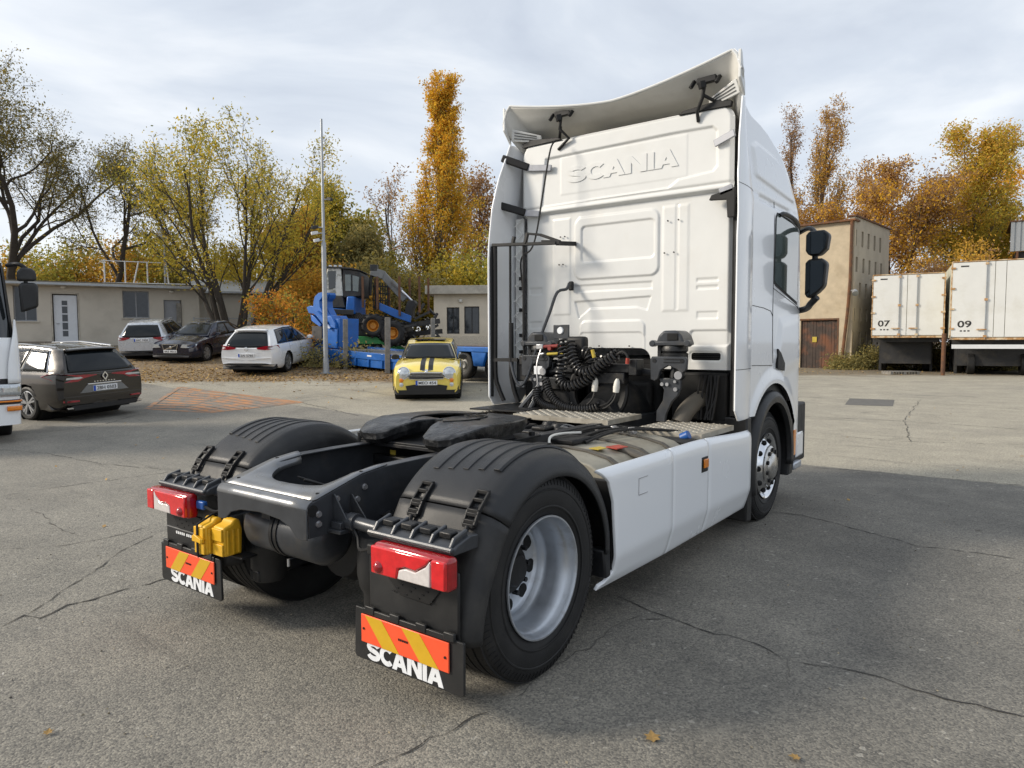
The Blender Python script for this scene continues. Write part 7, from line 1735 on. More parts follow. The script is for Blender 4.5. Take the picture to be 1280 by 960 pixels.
def tree(name, label, cat, loc, H, r0, seed, levels, bark, leafm, nleaf, lsize, stems=1, lean=0.0, group=None, gravity=0.0, leaf_from=2, spread=0.35, droop=0.0, trunk_h=0.25, wind=(0, 0), zmin=0.0, aspect=0.5, stemspread=0.25, leaf2=None, frac2=0.0):
    rs = np.random.RandomState(seed)
    t = thing(name, label, cat, loc, 0, group)
    segs = {0: [], 1: [], 2: [], 3: [], 4: []}; anchors = []
    windv = RGT * wind[0] + FWD * wind[1]; windv = np.array([windv.x, windv.y, 0])
    def grow(p, d, L, r, lev):
        k = [9, 7, 6, 4, 3][min(lev, 4)]; pts = [p.copy()]; q = p.copy(); dd = d.copy(); lv = levels[min(lev, len(levels) - 1)]
        for i in range(k - 1):
            dd = dd + rs.normal(0, lv.get('wig', 0.12), 3) + np.array([0, 0, lv.get('up', 0.0)]) + windv * lv.get('wind', 0.015)
            dd /= np.linalg.norm(dd); q = q + dd * L / (k - 1); pts.append(q.copy())
        rad_ = [max(r * (1 - 0.72 * i / (k - 1)), 0.006) for i in range(k)]
        if lev == 0: rad_[0] *= 1.35
        segs[min(lev, 4)].append((pts, rad_))
        if lev >= leaf_from:
            for i in range(k): anchors.append((pts[i], lev))
        if lev + 1 >= len(levels) + 0: return
        nx_ = levels[lev + 1]; n = nx_['n']; n = max(1, int(n * rs.uniform(0.75, 1.25)))
        for c in range(n):
            f = lerp(nx_.get('from', 0.3), 1.0, (c + rs.rand()) / n); j = min(k - 2, int(f * (k - 1))); u = f * (k - 1) - j
            b = pts[j] * (1 - u) + pts[j + 1] * u; ax_ = pts[j + 1] - pts[j]; ax_ /= np.linalg.norm(ax_) + 1e-9
            rnd = rs.normal(size=3); rnd -= ax_ * rnd.dot(ax_); rnd /= np.linalg.norm(rnd)
            an = nx_['ang'] * rs.uniform(0.7, 1.25); nd_ = ax_ * math.cos(an) + rnd * math.sin(an)
            nl = L * nx_['len'] * rs.uniform(0.65, 1.2) * (1 - nx_.get('taper', 0.45) * f)
            grow(b, nd_, nl, max(0.006, r * (1 - 0.72 * f) * nx_.get('rr', 0.55)), lev + 1)
    for s in range(stems):
        a = 2 * PI * (s + rs.rand() * 0.6) / stems
        d = np.array([math.cos(a) * stemspread, math.sin(a) * stemspread, 1.0]) if stems > 1 else np.array([lean * RGT.x, lean * RGT.y, 1.0])
        d /= np.linalg.norm(d); p = np.array([math.cos(a), math.sin(a), 0]) * (0.35 if stems > 1 else 0) ; p[2] = -0.15
        grow(p, d, H * levels[0].get('len', 0.8) * rs.uniform(0.85, 1.05), r0 * (rs.uniform(0.7, 1) if stems > 1 else 1), 0)
    zmax = max(float(p_[2]) for lv in segs.values() for pts, _ in lv for p_ in pts); kf = (H - spread * 0.8) / zmax
    for lv in segs.values():
        for q, (pts, rd) in enumerate(lv): lv[q] = ([p_ * kf for p_ in pts], rd)
    anchors = [(p_ * kf, q) for p_, q in anchors]
    tk = tubes_mesh(segs[0], 10).build('trunk', bark, t, smooth=60, recalc=False)
    if segs[1]: tubes_mesh(segs[1], 7).build('limbs', bark, t, smooth=60, recalc=False)
    tw = segs[2] + segs[3] + segs[4]
    if tw:
        o = tubes_mesh(tw, 4).build('twigs', bark, t, smooth=0, recalc=False); o['kind'] = 'stuff'
    if nleaf and anchors:
        A = np.array([a[0] for a in anchors]); wgt = np.ones(len(A)); wgt[A[:, 2] < zmin] = 0.05
        # clumps: some twigs carry many leaves, others hardly any
        wgt *= rs.gamma(0.8, 1.0, len(A)) + 0.05; wgt /= wgt.sum()
        idx = rs.choice(len(A), nleaf, p=wgt)
        P = A[idx] + rs.normal(0, spread, (nleaf, 3)) * np.array([1, 1, 0.8]) + np.array([0, 0, -droop]) * rs.rand(nleaf, 1)
        P[:, 2] = np.maximum(P[:, 2], 0.05)
        if leaf2:
            k = rs.rand(nleaf) < frac2 * np.clip(1.4 - P[:, 2] / P[:, 2].max(), 0, 1) * 2
            leaf_cloud(P[k], lsize, rs, 'foliage', leaf2, t, aspect=aspect, droop=droop); P = P[~k]
        c = leaf_cloud(P, lsize, rs, 'crown', leafm, t, aspect=aspect, droop=droop); c['kind'] = 'stuff'
    return t
def gl(px, d, up=0.0): return on_ground((px - 640) / 868.64 * d, d, up)
def hgt(py, d, px=640): l = (px - 640) / 868.64 * d; return 1.6775 + (426.9 - py) * d / 868.64 - ground_h(*yard(l, d))
LOC = [dict(len=0.55, wig=0.14, up=0.03), dict(n=10, ang=0.85, len=0.95, wig=0.17, up=0.02, rr=0.62, **{'from': 0.35}), dict(n=8, ang=0.75, len=0.55, wig=0.22, up=0.01), dict(n=9, ang=0.8, len=0.5, wig=0.25, up=-0.01), dict(n=6, ang=0.8, len=0.5, wig=0.3, up=-0.05)]
G1 = 'trees along the back of the yard'
tree('locust_tree', 'big dark spreading tree with twisting limbs at the left edge, leaves nearly gone', 'tree', gl(35, 39), hgt(80, 39), 0.30, 21, LOC, 'bark_dark', 'leaf_locust', 21000, 0.13, leaf_from=3, spread=0.34, group=G1, droop=0.1, wind=(0.3, 0), aspect=0.45)
tree('locust_tree', 'dark leaning tree with long bare limbs reaching right over the low building roof', 'tree', gl(118, 41), hgt(160, 41), 0.24, 8, LOC, 'bark_dark', 'leaf_locust', 11000, 0.15, leaf_from=3, spread=0.28, group=G1, lean=0.35, droop=0.1, wind=(0.5, 0), aspect=0.45)
tree('locust_tree', 'olive leaved tree standing furthest left behind the low building, mostly out of frame', 'tree', gl(-40, 38), hgt(70, 38), 0.30, 5, LOC, 'bark_dark', 'leaf_locust', 16000, 0.16, leaf_from=3, spread=0.32, group=G1, droop=0.1, aspect=0.45)
MUL = [dict(len=0.62, wig=0.09, up=0.04), dict(n=7, ang=0.50, len=0.6, wig=0.10, up=0.06, **{'from': 0.25}), dict(n=7, ang=0.55, len=0.5, wig=0.13, up=0.03), dict(n=5, ang=0.6, len=0.55, wig=0.18, up=0.0)]
tree('ash_tree', 'multi stemmed olive yellow tree between the low building and the camera mast', 'tree', gl(296, 33.5), hgt(152, 33.5), 0.13, 4, MUL, 'bark_dark', 'leaf_olive', 28000, 0.145, stems=11, leaf_from=2, spread=0.26, group=G1, droop=0.25, stemspread=0.42, aspect=0.42, zmin=1.0, leaf2='leaf_yellowgreen', frac2=0.5)
BRO = [dict(len=0.6, wig=0.08, up=0.05), dict(n=10, ang=0.65, len=0.62, wig=0.12, up=0.06, **{'from': 0.22}), dict(n=8, ang=0.65, len=0.5, wig=0.16, up=0.02), dict(n=6, ang=0.7, len=0.5, wig=0.2)]
tree('broad_tree', 'olive gold broad tree behind the camera mast, its crown rounded', 'tree', gl(432, 47), hgt(238, 47), 0.24, 14, BRO, 'bark_brown', 'leaf_yellowgreen', 24000, 0.24, leaf_from=2, spread=0.45, group=G1, leaf2='leaf_olive', frac2=0.5)
tree('broad_tree', 'yellow olive tree directly right of the multi stemmed tree, behind the mast foot', 'tree', gl(385, 42), hgt(262, 42), 0.20, 15, BRO, 'bark_brown', 'leaf_yellowgreen', 20000, 0.22, leaf_from=2, spread=0.42, group=G1, leaf2='leaf_amber', frac2=0.6)
tree('broad_tree', 'dull olive bushy tree behind the forestry machine cab', 'tree', gl(455, 44), hgt(285, 44), 0.2, 16, BRO, 'bark_brown', 'leaf_dull', 22000, 0.22, leaf_from=2, spread=0.5, group=G1)
BARE = [dict(len=0.75, wig=0.05, up=0.05), dict(n=13, ang=0.42, len=0.6, wig=0.07, up=0.08, **{'from': 0.2}), dict(n=9, ang=0.45, len=0.5, wig=0.10, up=0.05), dict(n=6, ang=0.5, len=0.5, wig=0.14, up=0.03)]
tree('bare_tree', 'leafless grey brown tree with fine upright twigs left of the golden poplar', 'tree', gl(496, 52), hgt(205, 52), 0.2, 31, BARE, 'bark_grey', 'leaf_brown', 1500, 0.2, leaf_from=3, group=G1)
tree('bare_tree', 'second leafless tree with fine twigs, close behind the golden poplar', 'tree', gl(530, 55), hgt(235, 55), 0.18, 33, BARE, 'bark_grey', 'leaf_brown', 1500, 0.2, leaf_from=3, group=G1)
tree('bare_tree', 'brownish half bare tree right of the golden poplar, against the truck', 'tree', gl(604, 52), hgt(212, 52), 0.2, 35, BARE, 'bark_brown', 'leaf_brown', 7000, 0.22, leaf_from=2, spread=0.4, group=G1)
POP = [dict(len=0.97, wig=0.02, up=0.05, wind=0.010), dict(n=64, ang=0.50, len=0.355, wig=0.06, up=0.13, taper=0.72, rr=0.3, wind=0.06, **{'from': 0.05}), dict(n=9, ang=0.5, len=0.42, wig=0.1, up=0.10), dict(n=5, ang=0.55, len=0.5, wig=0.14, up=0.05)]
tree('poplar', 'tall narrow golden orange poplar bent by the wind at its top', 'tree', gl(548, 46), hgt(97, 46), 0.26, 51, POP, 'bark_grey', 'leaf_gold', 40000, 0.165, leaf_from=2, spread=0.2, group=G1, wind=(0.5, 0), leaf2='leaf_yellowgreen', frac2=0.18)
BUSH = [dict(len=0.7, wig=0.12, up=0.03), dict(n=6, ang=0.6, len=0.6, wig=0.15, up=0.03, **{'from': 0.15}), dict(n=6, ang=0.7, len=0.55, wig=0.2, up=0.0)]
tree('shrub', 'bright orange leaved shrub left of the blue gooseneck', 'shrub', gl(362, 28.5), hgt(362, 28.5), 0.05, 61, BUSH, 'bark_dark', 'leaf_orange', 6500, 0.12, stems=8, leaf_from=1, spread=0.2, stemspread=0.36, leaf2='leaf_olive', frac2=0.25)
tree('shrub', 'smaller rusty orange shrub at the foot of the camera mast', 'shrub', gl(388, 26.5), hgt(405, 26.5), 0.04, 62, BUSH, 'bark_dark', 'leaf_orange', 4000, 0.11, stems=6, leaf_from=1, spread=0.2, stemspread=0.6)
G2 = 'understorey behind the yard'
for i, (px, d, py, lm, lab) in enumerate(((20, 43, 300, 'leaf_amber', 'amber bushy growth behind the left end of the low building'), (95, 45, 285, 'leaf_olive', 'olive bushy growth behind the middle of the low building roof'), (165, 45, 290, 'leaf_amber', 'amber growth behind the roof railing'),
        (235, 46, 275, 'leaf_olive', 'olive bushy growth behind the right end of the low building'), (335, 46, 290, 'leaf_yellowgreen', 'yellow growth behind the multi stemmed tree'), (405, 38, 330, 'leaf_amber', 'amber shrub behind the mast and the gooseneck'), (480, 42, 318, 'leaf_dull', 'dull green growth behind the loader crane'),
        (512, 44, 325, 'leaf_yellowgreen', 'yellow green growth below the golden poplar on its left'), (575, 45, 322, 'leaf_yellowgreen', 'yellow green growth behind the small flat roofed building'), (620, 44, 300, 'leaf_olive', 'olive growth beside the left edge of the truck cab'))):
    tree('understorey_shrub', lab, 'shrub', gl(px, d), hgt(py, d, px), 0.07, 70 + i, BUSH, 'bark_dark', lm, 11000, 0.21, stems=9, leaf_from=1, spread=0.5, stemspread=0.55, group=G2)
# right side
tree('poplar', 'half bare brownish poplar with upright branches right behind the cab', 'tree', gl(1012, 58), hgt(128, 58, 1012), 0.28, 52, [dict(len=0.95, wig=0.03, up=0.05), dict(n=46, ang=0.45, len=0.42, wig=0.06, up=0.12, taper=0.65, rr=0.32, wind=0.05, **{'from': 0.08}), dict(n=8, ang=0.45, len=0.45, wig=0.1, up=0.08), dict(n=4, ang=0.5, len=0.5, wig=0.14, up=0.04)], 'bark_brown', 'leaf_brown', 15000, 0.17, leaf_from=2, spread=0.22, group=G1, wind=(0.5, 0), leaf2='leaf_amber', frac2=0.5)
tree('poplar', 'thinner bare poplar top just left of the brownish poplar behind the cab', 'tree', gl(984, 60), hgt(142, 60, 984), 0.22, 54, [dict(len=0.95, wig=0.03, up=0.05), dict(n=30, ang=0.35, len=0.26, wig=0.07, up=0.15, taper=0.3, rr=0.3, **{'from': 0.1}), dict(n=7, ang=0.42, len=0.42, wig=0.1, up=0.08), dict(n=4, ang=0.5, len=0.5, wig=0.14)], 'bark_brown', 'leaf_brown', 7000, 0.16, leaf_from=2, spread=0.2, group=G1, wind=(0.3, 0))
OAK = [dict(len=0.5, wig=0.06, up=0.05), dict(n=15, ang=0.72, len=0.95, wig=0.10, up=0.06, rr=0.5, **{'from': 0.25}), dict(n=10, ang=0.65, len=0.48, wig=0.14, up=0.03), dict(n=7, ang=0.7, len=0.5, wig=0.2)]
tree('oak_tree', 'broad russet brown tree rising behind the tall tan building', 'tree', gl(1105, 50), hgt(182, 50, 1105), 0.34, 41, OAK, 'bark_dark', 'leaf_brown', 42000, 0.19, leaf_from=2, spread=0.34, group=G1, leaf2='leaf_gold', frac2=0.25, wind=(0.3, 0))
tree('birch_tree', 'tall amber yellow tree with windblown top above the two box bodies', 'tree', gl(1205, 52), hgt(160, 52, 1205), 0.30, 43, [dict(len=0.8, wig=0.05, up=0.05), dict(n=34, ang=0.62, len=0.52, wig=0.07, up=0.09, rr=0.4, wind=0.06, taper=0.6, **{'from': 0.12}), dict(n=9, ang=0.55, len=0.5, wig=0.12, up=0.05), dict(n=6, ang=0.6, len=0.5, wig=0.18)], 'bark_grey', 'leaf_amber', 44000, 0.19, leaf_from=2, spread=0.32, group=G1, leaf2='leaf_yellowgreen', frac2=0.5, wind=(0.5, 0))
tree('birch_tree', 'golden tree cut off by the right edge of the picture above the metal hall', 'tree', gl(1296, 58), hgt(205, 58, 1296), 0.28, 45, BRO, 'bark_grey', 'leaf_gold', 16000, 0.24, leaf_from=2, spread=0.4, group=G1)
for i, (px, d, py, lm, lab) in enumerate(((1075, 44, 340, 'leaf_brown', 'brown scrub between the tan building and the box marked 07'), (1125, 45, 325, 'leaf_brown', 'brown scrub rising above the box marked 07'), (1180, 45, 312, 'leaf_brown', 'brown scrub above the gap between the two box bodies'), (1235, 44, 300, 'leaf_amber', 'amber scrub above the box marked 09'))):
    tree('understorey_shrub', lab, 'shrub', gl(px, d), hgt(py, d, px), 0.07, 90 + i, BUSH, 'bark_dark', lm, 10000, 0.2, stems=9, leaf_from=1, spread=0.45, stemspread=0.5, group=G2)
for i, (px, d, py, lab) in enumerate(((1105, 37.5, 430, 'dark weedy bush under the box marked 07, nearer the tan building'), (1150, 36.5, 420, 'dark weedy bush under the box marked 07, on the side of its neighbour'), (1178, 36.5, 430, 'dark weedy bush behind the rusty pole'), (1215, 36, 430, 'dark weedy bush under the box marked 09, nearer the rusty pole'), (1262, 36, 430, 'dark weedy bush under the box marked 09, near the right edge of the picture'), (1060, 37.2, 447, 'low weeds at the foot of the tan building corner'))):
    tree('weed_bush', lab, 'bush', gl(px, d), max(0.5, hgt(py, d, px)), 0.03, 120 + i, BUSH, 'bark_dark', 'leaf_dull', 5000, 0.13, stems=9, leaf_from=1, spread=0.3, stemspread=0.7, group='weeds along the right side')
for i, (px, d, lab) in enumerate(((268, 31.5, 'low brush at the left foot of the multi stemmed tree'), (330, 31, 'low brush at the right foot of the multi stemmed tree'), (420, 24.5, 'low weeds in front of the blue trailer corner'))):
    tree('weed_bush', lab, 'bush', gl(px, d), 0.9, 0.03, 140 + i, BUSH, 'bark_dark', 'leaf_dull', 2500, 0.11, stems=8, leaf_from=1, spread=0.25, stemspread=0.8, group='weeds along the left side')

# ================================================================== parked cars
mat('car_brown', (0.024, 0.020, 0.0165), 0.20, metal=0.55, var=0.06, coat=1.0)
mat('car_white', (0.78, 0.79, 0.80), 0.25, var=0.02, coat=1.0)
mat('car_silver', (0.55, 0.58, 0.62), 0.28, metal=0.35, var=0.04, coat=1.0)
mat('car_navy', (0.008, 0.013, 0.034), 0.18, metal=0.3, var=0.1, coat=1.0)
mat('car_yellow', (0.84, 0.66, 0.13), 0.26, var=0.03, coat=1.0)
mat('car_trim', (0.014, 0.014, 0.015), 0.5, var=0.2)
mat('car_glass', (0.008, 0.011, 0.013), 0.04, var=0.1, spec=0.42)
mat('alloy', (0.50, 0.51, 0.53), 0.3, metal=0.8, var=0.1)
mat('plate_white', (0.74, 0.75, 0.76), 0.45, var=0.04)
mat('plate_blue', (0.01, 0.07, 0.45), 0.45)
mat('lamp_glass', (0.55, 0.58, 0.60), 0.08, metal=0.5, var=0.25, vscale=30, coat=1.0)
mat('tail_red', (0.30, 0.008, 0.018), 0.15, var=0.25, vscale=20, coat=1.0)
class Car:
    """one car: profile curves (station x -> value) give a lofted lower body, the glasshouse stands on it"""
    def __init__(s, name, label, cat, loc, rz, P, paint):
        s.P = P; s.t = thing(name, label, cat, loc, rz, 'cars parked in the yard'); s.paint = paint
        s.lower(); s.house()
    def halfw(s, x):
        P = s.P; L0, L1 = P['tail'], P['nose']
        w = P['w'] / 2
        r = P.get('round', 0.55)
        if x > L1 - r: w *= 1 - P.get('nosein', 0.22) * ((x - L1 + r) / r) ** 2.4
        if x < L0 + r: w *= 1 - P.get('tailin', 0.13) * ((L0 + r - x) / r) ** 2.6
        return w
    def top(s, x): return interp(x, *s.P['top'])
    def sh(s, x): return interp(x, *s.P['sh'])
    def bot(s, x): return interp(x, *s.P['bot'])
    def side_y(s, x, z):
        """half width of the body at height z"""
        w = s.halfw(x); b = s.bot(x); h = s.sh(x); t = (z - b) / max(0.05, h - b)
        return w * float(np.interp(t, [0, 0.06, 0.18, 0.45, 0.72, 0.90, 1.0], [0.90, 0.95, 0.985, 1.0, 0.992, 0.97, 0.935]))
    def lower(s):
        P = s.P; nxs = 84; xs = []
        for i in range(nxs):
            t = i / (nxs - 1); xs.append(lerp(P['tail'], P['nose'], 0.5 - 0.5 * math.cos(PI * t) * (1 - 0.35 * math.sin(PI * t) ** 2) if False else t))
        ts = [0, 0.03, 0.08, 0.16, 0.26, 0.36, 0.46, 0.56, 0.66, 0.75, 0.83, 0.90, 0.955, 1.0]; V = []; nr = None
        for x in xs:
            b, h, tp = s.bot(x), s.sh(x), s.top(x); row = [(x, 0.0, b)]
            row += [(x, s.side_y(x, lerp(b, h, t)), lerp(b, h, t)) for t in ts]
            yy = s.side_y(x, h)
            for q in (0.90, 0.78, 0.6, 0.4, 0.2, 0.0):
                row.append((x, yy * q, lerp(h, tp, 1 - q ** 2.2)))
            nr = len(row); V += row
        R = P['rad'] + 0.045
        full = []; 
        for sgn in (1, -1): full.append([(x, y * sgn, z) for x, y, z in V])
        m = MB()
        def asd(x, z): return min(math.hypot(x - P['axf'], z - P['rad']), math.hypot(x - P['axr'], z - P['rad'])) - R
        for sgn, VV in zip((1, -1), full):
            W_ = []
            for (x, y, z) in VV:
                if abs(y) > P['w'] * 0.3 and -0.05 < asd(x, z) < 0:
                    cx = P['axf'] if abs(x - P['axf']) < abs(x - P['axr']) else P['axr']; d = math.hypot(x - cx, z - P['rad'])
                    if d > 1e-3: x, z = cx + (x - cx) * R / d, P['rad'] + (z - P['rad']) * R / d
                W_.append((x, y, z))
            fs = []
            for i in range(nxs - 1):
                for j in range(nr - 1):
                    q = (i * nr + j, (i + 1) * nr + j, (i + 1) * nr + j + 1, i * nr + j + 1)
                    cx = sum(W_[k][0] for k in q) / 4; cy = abs(sum(W_[k][1] for k in q) / 4); cz = sum(W_[k][2] for k in q) / 4
                    if asd(cx, cz) < -1e-4 and cy > P['w'] * 0.3 and j < nr - 6: continue
                    fs.append(q)
            fs.append(tuple(range(nr))); fs.append(tuple((nxs - 1) * nr + j for j in range(nr)))
            m.add(W_, fs)
        s.body = m.build('body', s.paint, s.t, smooth=42)
        for cx in (P['axf'], P['axr']):
            MB().lathe([(R + 0.02, -P['w'] * 0.47), (R + 0.02, P['w'] * 0.47)], (cx, 0, P['rad']), (0, 1, 0), 28).build('wheel_arch', 'deep_black', s.t)
        MB().box(P['tail'] + 0.2, P['nose'] - 0.2, -P['w'] * 0.36, P['w'] * 0.36, 0.18, 0.5).build('underbody', 'deep_black', s.t, smooth=0)
        for cx in (P['axf'], P['axr']):
            for sg in (1, -1): s.wheel(cx, sg)
    def wheel(s, cx, sg):
        P = s.P; R = P['rad']; W = P.get('tw', 0.215); rr = R * P.get('rimk', 0.69); yc = sg * (P['w'] / 2 - W / 2 - 0.025)
        prof = [(rr, W * .42), (rr + 0.01, W * .5), (lerp(rr, R, .55), W * .52), (R - 0.012, W * .44), (R, W * .3), (R, -W * .3), (R - 0.012, -W * .44), (rr, -W * .45)]
        w = MB().lathe(prof, (cx, yc, R), (0, 1, 0), 36).build('wheel', 'tyre', s.t)
        m = MB().lathe([(rr * 1.01, sg * W * .44), (rr * 0.95, sg * W * .46), (rr * 0.90, sg * W * 0.30), (rr * .88, -sg * W * .2)], (cx, yc, R), (0, 1, 0), 36)
        n = P.get('spokes', 5)
        for k in range(n):
            a = 2 * PI * k / n + 0.2
            for da in (-0.16, 0.16):
                m.bar((cx + math.cos(a + da * .3) * rr * 0.12, yc + sg * W * 0.40, R + math.sin(a + da * .3) * rr * 0.12), (cx + math.cos(a + da) * rr * 0.95, yc + sg * W * 0.42, R + math.sin(a + da) * rr * 0.95), 0.035, 0.03, up=(0, 1, 0))
        m.lathe([(0.0, sg * W * .46), (rr * .16, sg * W * .45), (rr * .2, sg * W * .34)], (cx, yc, R), (0, 1, 0), 16)
        m.build('rim', 'alloy', w, smooth=40)
        MB().lathe([(0, sg * W * 0.12), (rr * .9, sg * W * .12)], (cx, yc, R), (0, 1, 0), 24).build('brake_disc', 'machine_dark', w)
    # glasshouse ---------------------------------------------------------
    def ring(s, v):
        """corner points of the glasshouse at v (0 belt .. 1 roof): screen base, rear base, half widths, height"""
        H = s.P['house']; e = v ** 0.9
        xf = lerp(H['xf0'], H['xf1'], v); xr = lerp(H['xr0'], H['xr1'], v)
        w = lerp(H['w0'], H['w1'], v ** 1.15) / 2
        return xf, xr, w
    def zbelt(s, x): return s.sh(x) - 0.01
    def zroof(s, u):
        H = s.P['house']; return interp(u, *H['roof'])
    def side(s, u, v, off=0.0):
        """u 0 front .. 1 rear along the side of the glasshouse"""
        xf, xr, w = s.ring(v); x = lerp(xf, xr, u)
        zb = s.zbelt(x); zr = s.zroof(u); z = lerp(zb, zr, v)
        crn = 1 - 0.10 * (abs(2 * u - 1) ** 5)
        return Vector((x, (w * crn + off), z))
    def front(s, y, v, off=0.0):
        xf, xr, w = s.ring(v); x = xf + s.P['house'].get('bowf', 0.10) * (1 - y * y) + off * 0.8
        zb = max(s.zbelt(xf), s.top(xf) - 0.02 * 0) if v < 1e-6 else s.zbelt(xf)
        z = lerp(s.top(x) - 0.03 * (1 - 0), s.zroof(0.0), v) + off * 0.6
        z += 0.025 * (1 - y * y) * v
        return Vector((x, y * w * 0.90, z))
    def rear(s, y, v, off=0.0):
        xf, xr, w = s.ring(v); x = xr - s.P['house'].get('bowr', 0.06) * (1 - y * y) - off
        z = lerp(s.top(x) - 0.03, s.zroof(1.0), v)
        z += 0.02 * (1 - y * y) * v
        return Vector((x, y * w * 0.90, z))
    def house(s):
        m = MB()
        for sg in (1, -1): m.grid(lambda u, v: (lambda p: (p.x, p.y * sg, p.z))(s.side(u, v)), 30, 10)
        m.grid(lambda u, v: tuple(s.front(2 * u - 1, v)), 20, 10); m.grid(lambda u, v: tuple(s.rear(2 * u - 1, v)), 20, 10)
        def roof(u, q):
            y = 2 * q - 1
            a = s.side(u, 1.0); f, r = s.front(y, 1.0), s.rear(y, 1.0)
            x = lerp(f.x, r.x, u); yy = y * lerp(1, 1, u) * a.y
            z = s.zroof(u) + 0.03 * (1 - y * y) * (1 - (2 * u - 1) ** 4 * 0.4)
            return (x, yy, z)
        m.grid(roof, 24, 16)
        s.h = m.build('cabin', s.paint, s.t, smooth=50)
    def glass(s, fn, u0, u1, v0, v1, name='window', off=0.006, sg=1, m='car_glass', parent=None, nu=14, nv=8, top=None):
        g = MB().grid(lambda u, v: (lambda p: (p.x, p.y * sg, p.z))(fn(lerp(u0, u1, u), lerp(v0, v1 if top is None else top(lerp(u0, u1, u)), v), off)), nu, nv)
        return g.build(name, m, parent or s.t, smooth=60, solid=0.004)
    def side_glass(s, cuts, v0=0.06, v1=0.90, chrome=False, rearcut=0.0):
        for sg in (1, -1):
            tr = s.glass(s.side, cuts[0][0] - 0.012, cuts[-1][1] + 0.012, v0 - 0.03, v1 + 0.04, 'window_trim', 0.004, sg, 'car_trim', nu=26)
            for a, b in cuts: s.glass(s.side, a, b, v0, v1, 'window', 0.009, sg, 'car_glass', tr)
            if chrome:
                mm = MB()
                P = [s.side(lerp(cuts[0][0] - .01, cuts[-1][1] + .014, k / 20), v1 + 0.045, 0.006) for k in range(21)] + [s.side(cuts[-1][1] + 0.014, lerp(v1, v0 - .03, k / 6), 0.006) for k in range(7)] + [s.side(lerp(cuts[-1][1] + .01, cuts[0][0] - .01, k / 20), v0 - 0.035, 0.006) for k in range(21)]
                mm.tube([(p.x, p.y * sg, p.z) for p in P], 0.011, 5); mm.build('chrome_strip', 'chrome', s.t)
    def mirrors(s, x, z, y=None):
        for sg in (1, -1):
            y0 = (y or s.P['w'] / 2 - 0.08) * sg
            a = MB().lathe([(0.0, -0.10), (0.06, -0.095), (0.085, -0.05), (0.085, 0.03), (0.07, 0.05), (0.0, 0.05)], (x, y0 + sg * 0.10, z), (0.2, 0, 0) if False else (1, 0, 0), 14)
            for i, p in enumerate(a.v): a.v[i] = (p[0], p[1] + (p[1] - y0 - sg * .1) * 0.25, z + (p[2] - z) * 0.8)
            o = a.build('door_mirror', s.P.get('mirror', s.paint), s.t)
            MB().bar((x, y0 - sg * 0.02, z - 0.05), (x, y0 + sg * 0.06, z - 0.02), 0.06, 0.03).build('mirror_foot', 'car_trim', o)
    def seams(s, xs, handles=()):
        for sg in (1, -1):
            for x, z0 in xs:
                h = s.sh(x); MB().tube([(x, sg * (s.side_y(x, lerp(z0, h, k / 8)) + 0.0005), lerp(z0, h, k / 8)) for k in range(9)], 0.004, 4).build('door_seam', 'car_trim', s.t)
            for x, z in handles: MB().bar((x - 0.09, sg * (s.side_y(x, z) + 0.012), z), (x + 0.09, sg * (s.side_y(x, z) + 0.012), z), 0.02, 0.025).build('door_handle', s.paint, s.t, bevel=0.006)
    def endx(s, y, z, end, depth=0.0):
        """x of the nose (+1) or tail (-1) surface at half-width y: the plan rounds towards the corners"""
        P = s.P; hw = s.halfw(P['nose' if end > 0 else 'tail']) * 0.98
        base = P['nose'] if end > 0 else P['tail']; k = max(0.0, abs(y) - hw * 0.80)
        return base + end * (0.0 - depth) - end * 0.0
    def end_patch(s, poly, end, name, m, off=0.012, th=0.05, parent=None, bev=0.004, wrap=True):
        """a shape (y, z) lying on the nose or tail, following its rounded plan round the corner"""
        P = s.P; e = P['nose'] if end > 0 else P['tail']
        hw0 = s.halfw(e)
        def X(y):
            ay = abs(y)
            if ay <= hw0 * 0.93: return e + end * off
            # walk back along the side until the body is this wide
            for k in range(60):
                x = e - end * k * 0.012
                if s.halfw(x) * 0.985 >= ay: return x + end * off
            return e - end * 0.7
        Q = []
        for i in range(len(poly)):
            a, b = poly[i], poly[(i + 1) % len(poly)]; n = max(1, int(math.hypot(a[0] - b[0], a[1] - b[1]) / 0.05))
            for k in range(n): Q.append((lerp(a[0], b[0], k / n), lerp(a[1], b[1], k / n)))
        n = len(Q); cy = sum(q[0] for q in Q) / n; cz = sum(q[1] for q in Q) / n
        tl = lambda z: s.P.get('tilt_n' if end > 0 else 'tilt_t', 0.0) * (z - 0.6)
        vs = [(X(y) - end * tl(z), y, z) for y, z in Q] + [(X(y) - end * (th + tl(z)), y * 0.985, z) for y, z in Q] + [(X(cy) - end * tl(cz), cy, cz)]
        fs = [(i, (i + 1) % n, n + (i + 1) % n, n + i) for i in range(n)] + [(i, (i + 1) % n, 2 * n) for i in range(n)]
        return MB().add(vs, fs).build(name, m, parent or s.t, smooth=30)
    def plate(s, end, z, txt, y=0.0, w=0.52, h=0.11, off=0.03, blue=True):
        P = s.P; e = (P['nose'] if end > 0 else P['tail']) + end * off
        p = MB().box(min(e, e - end * 0.03), max(e, e - end * 0.03), y - w / 2, y + w / 2, z - h / 2, z + h / 2).build('number_plate', 'plate_white', s.t, smooth=0, bevel=0.004)
        right = (0, 1, 0) if end > 0 else (0, -1, 0)
        sgn = 1 if end > 0 else -1
        if blue: MB().box(min(e, e + end * 0.002), max(e, e + end * 0.002), *sorted((y - sgn * w / 2 + sgn * 0.002, y - sgn * w / 2 + sgn * 0.05)), z - h / 2 + .002, z + h / 2 - .002).build('plate_strip', 'plate_blue', p, smooth=0)
        M = frame((e + end * 0.001, y + sgn * (0.02 if blue else 0), z), right, (0, 0, 1))
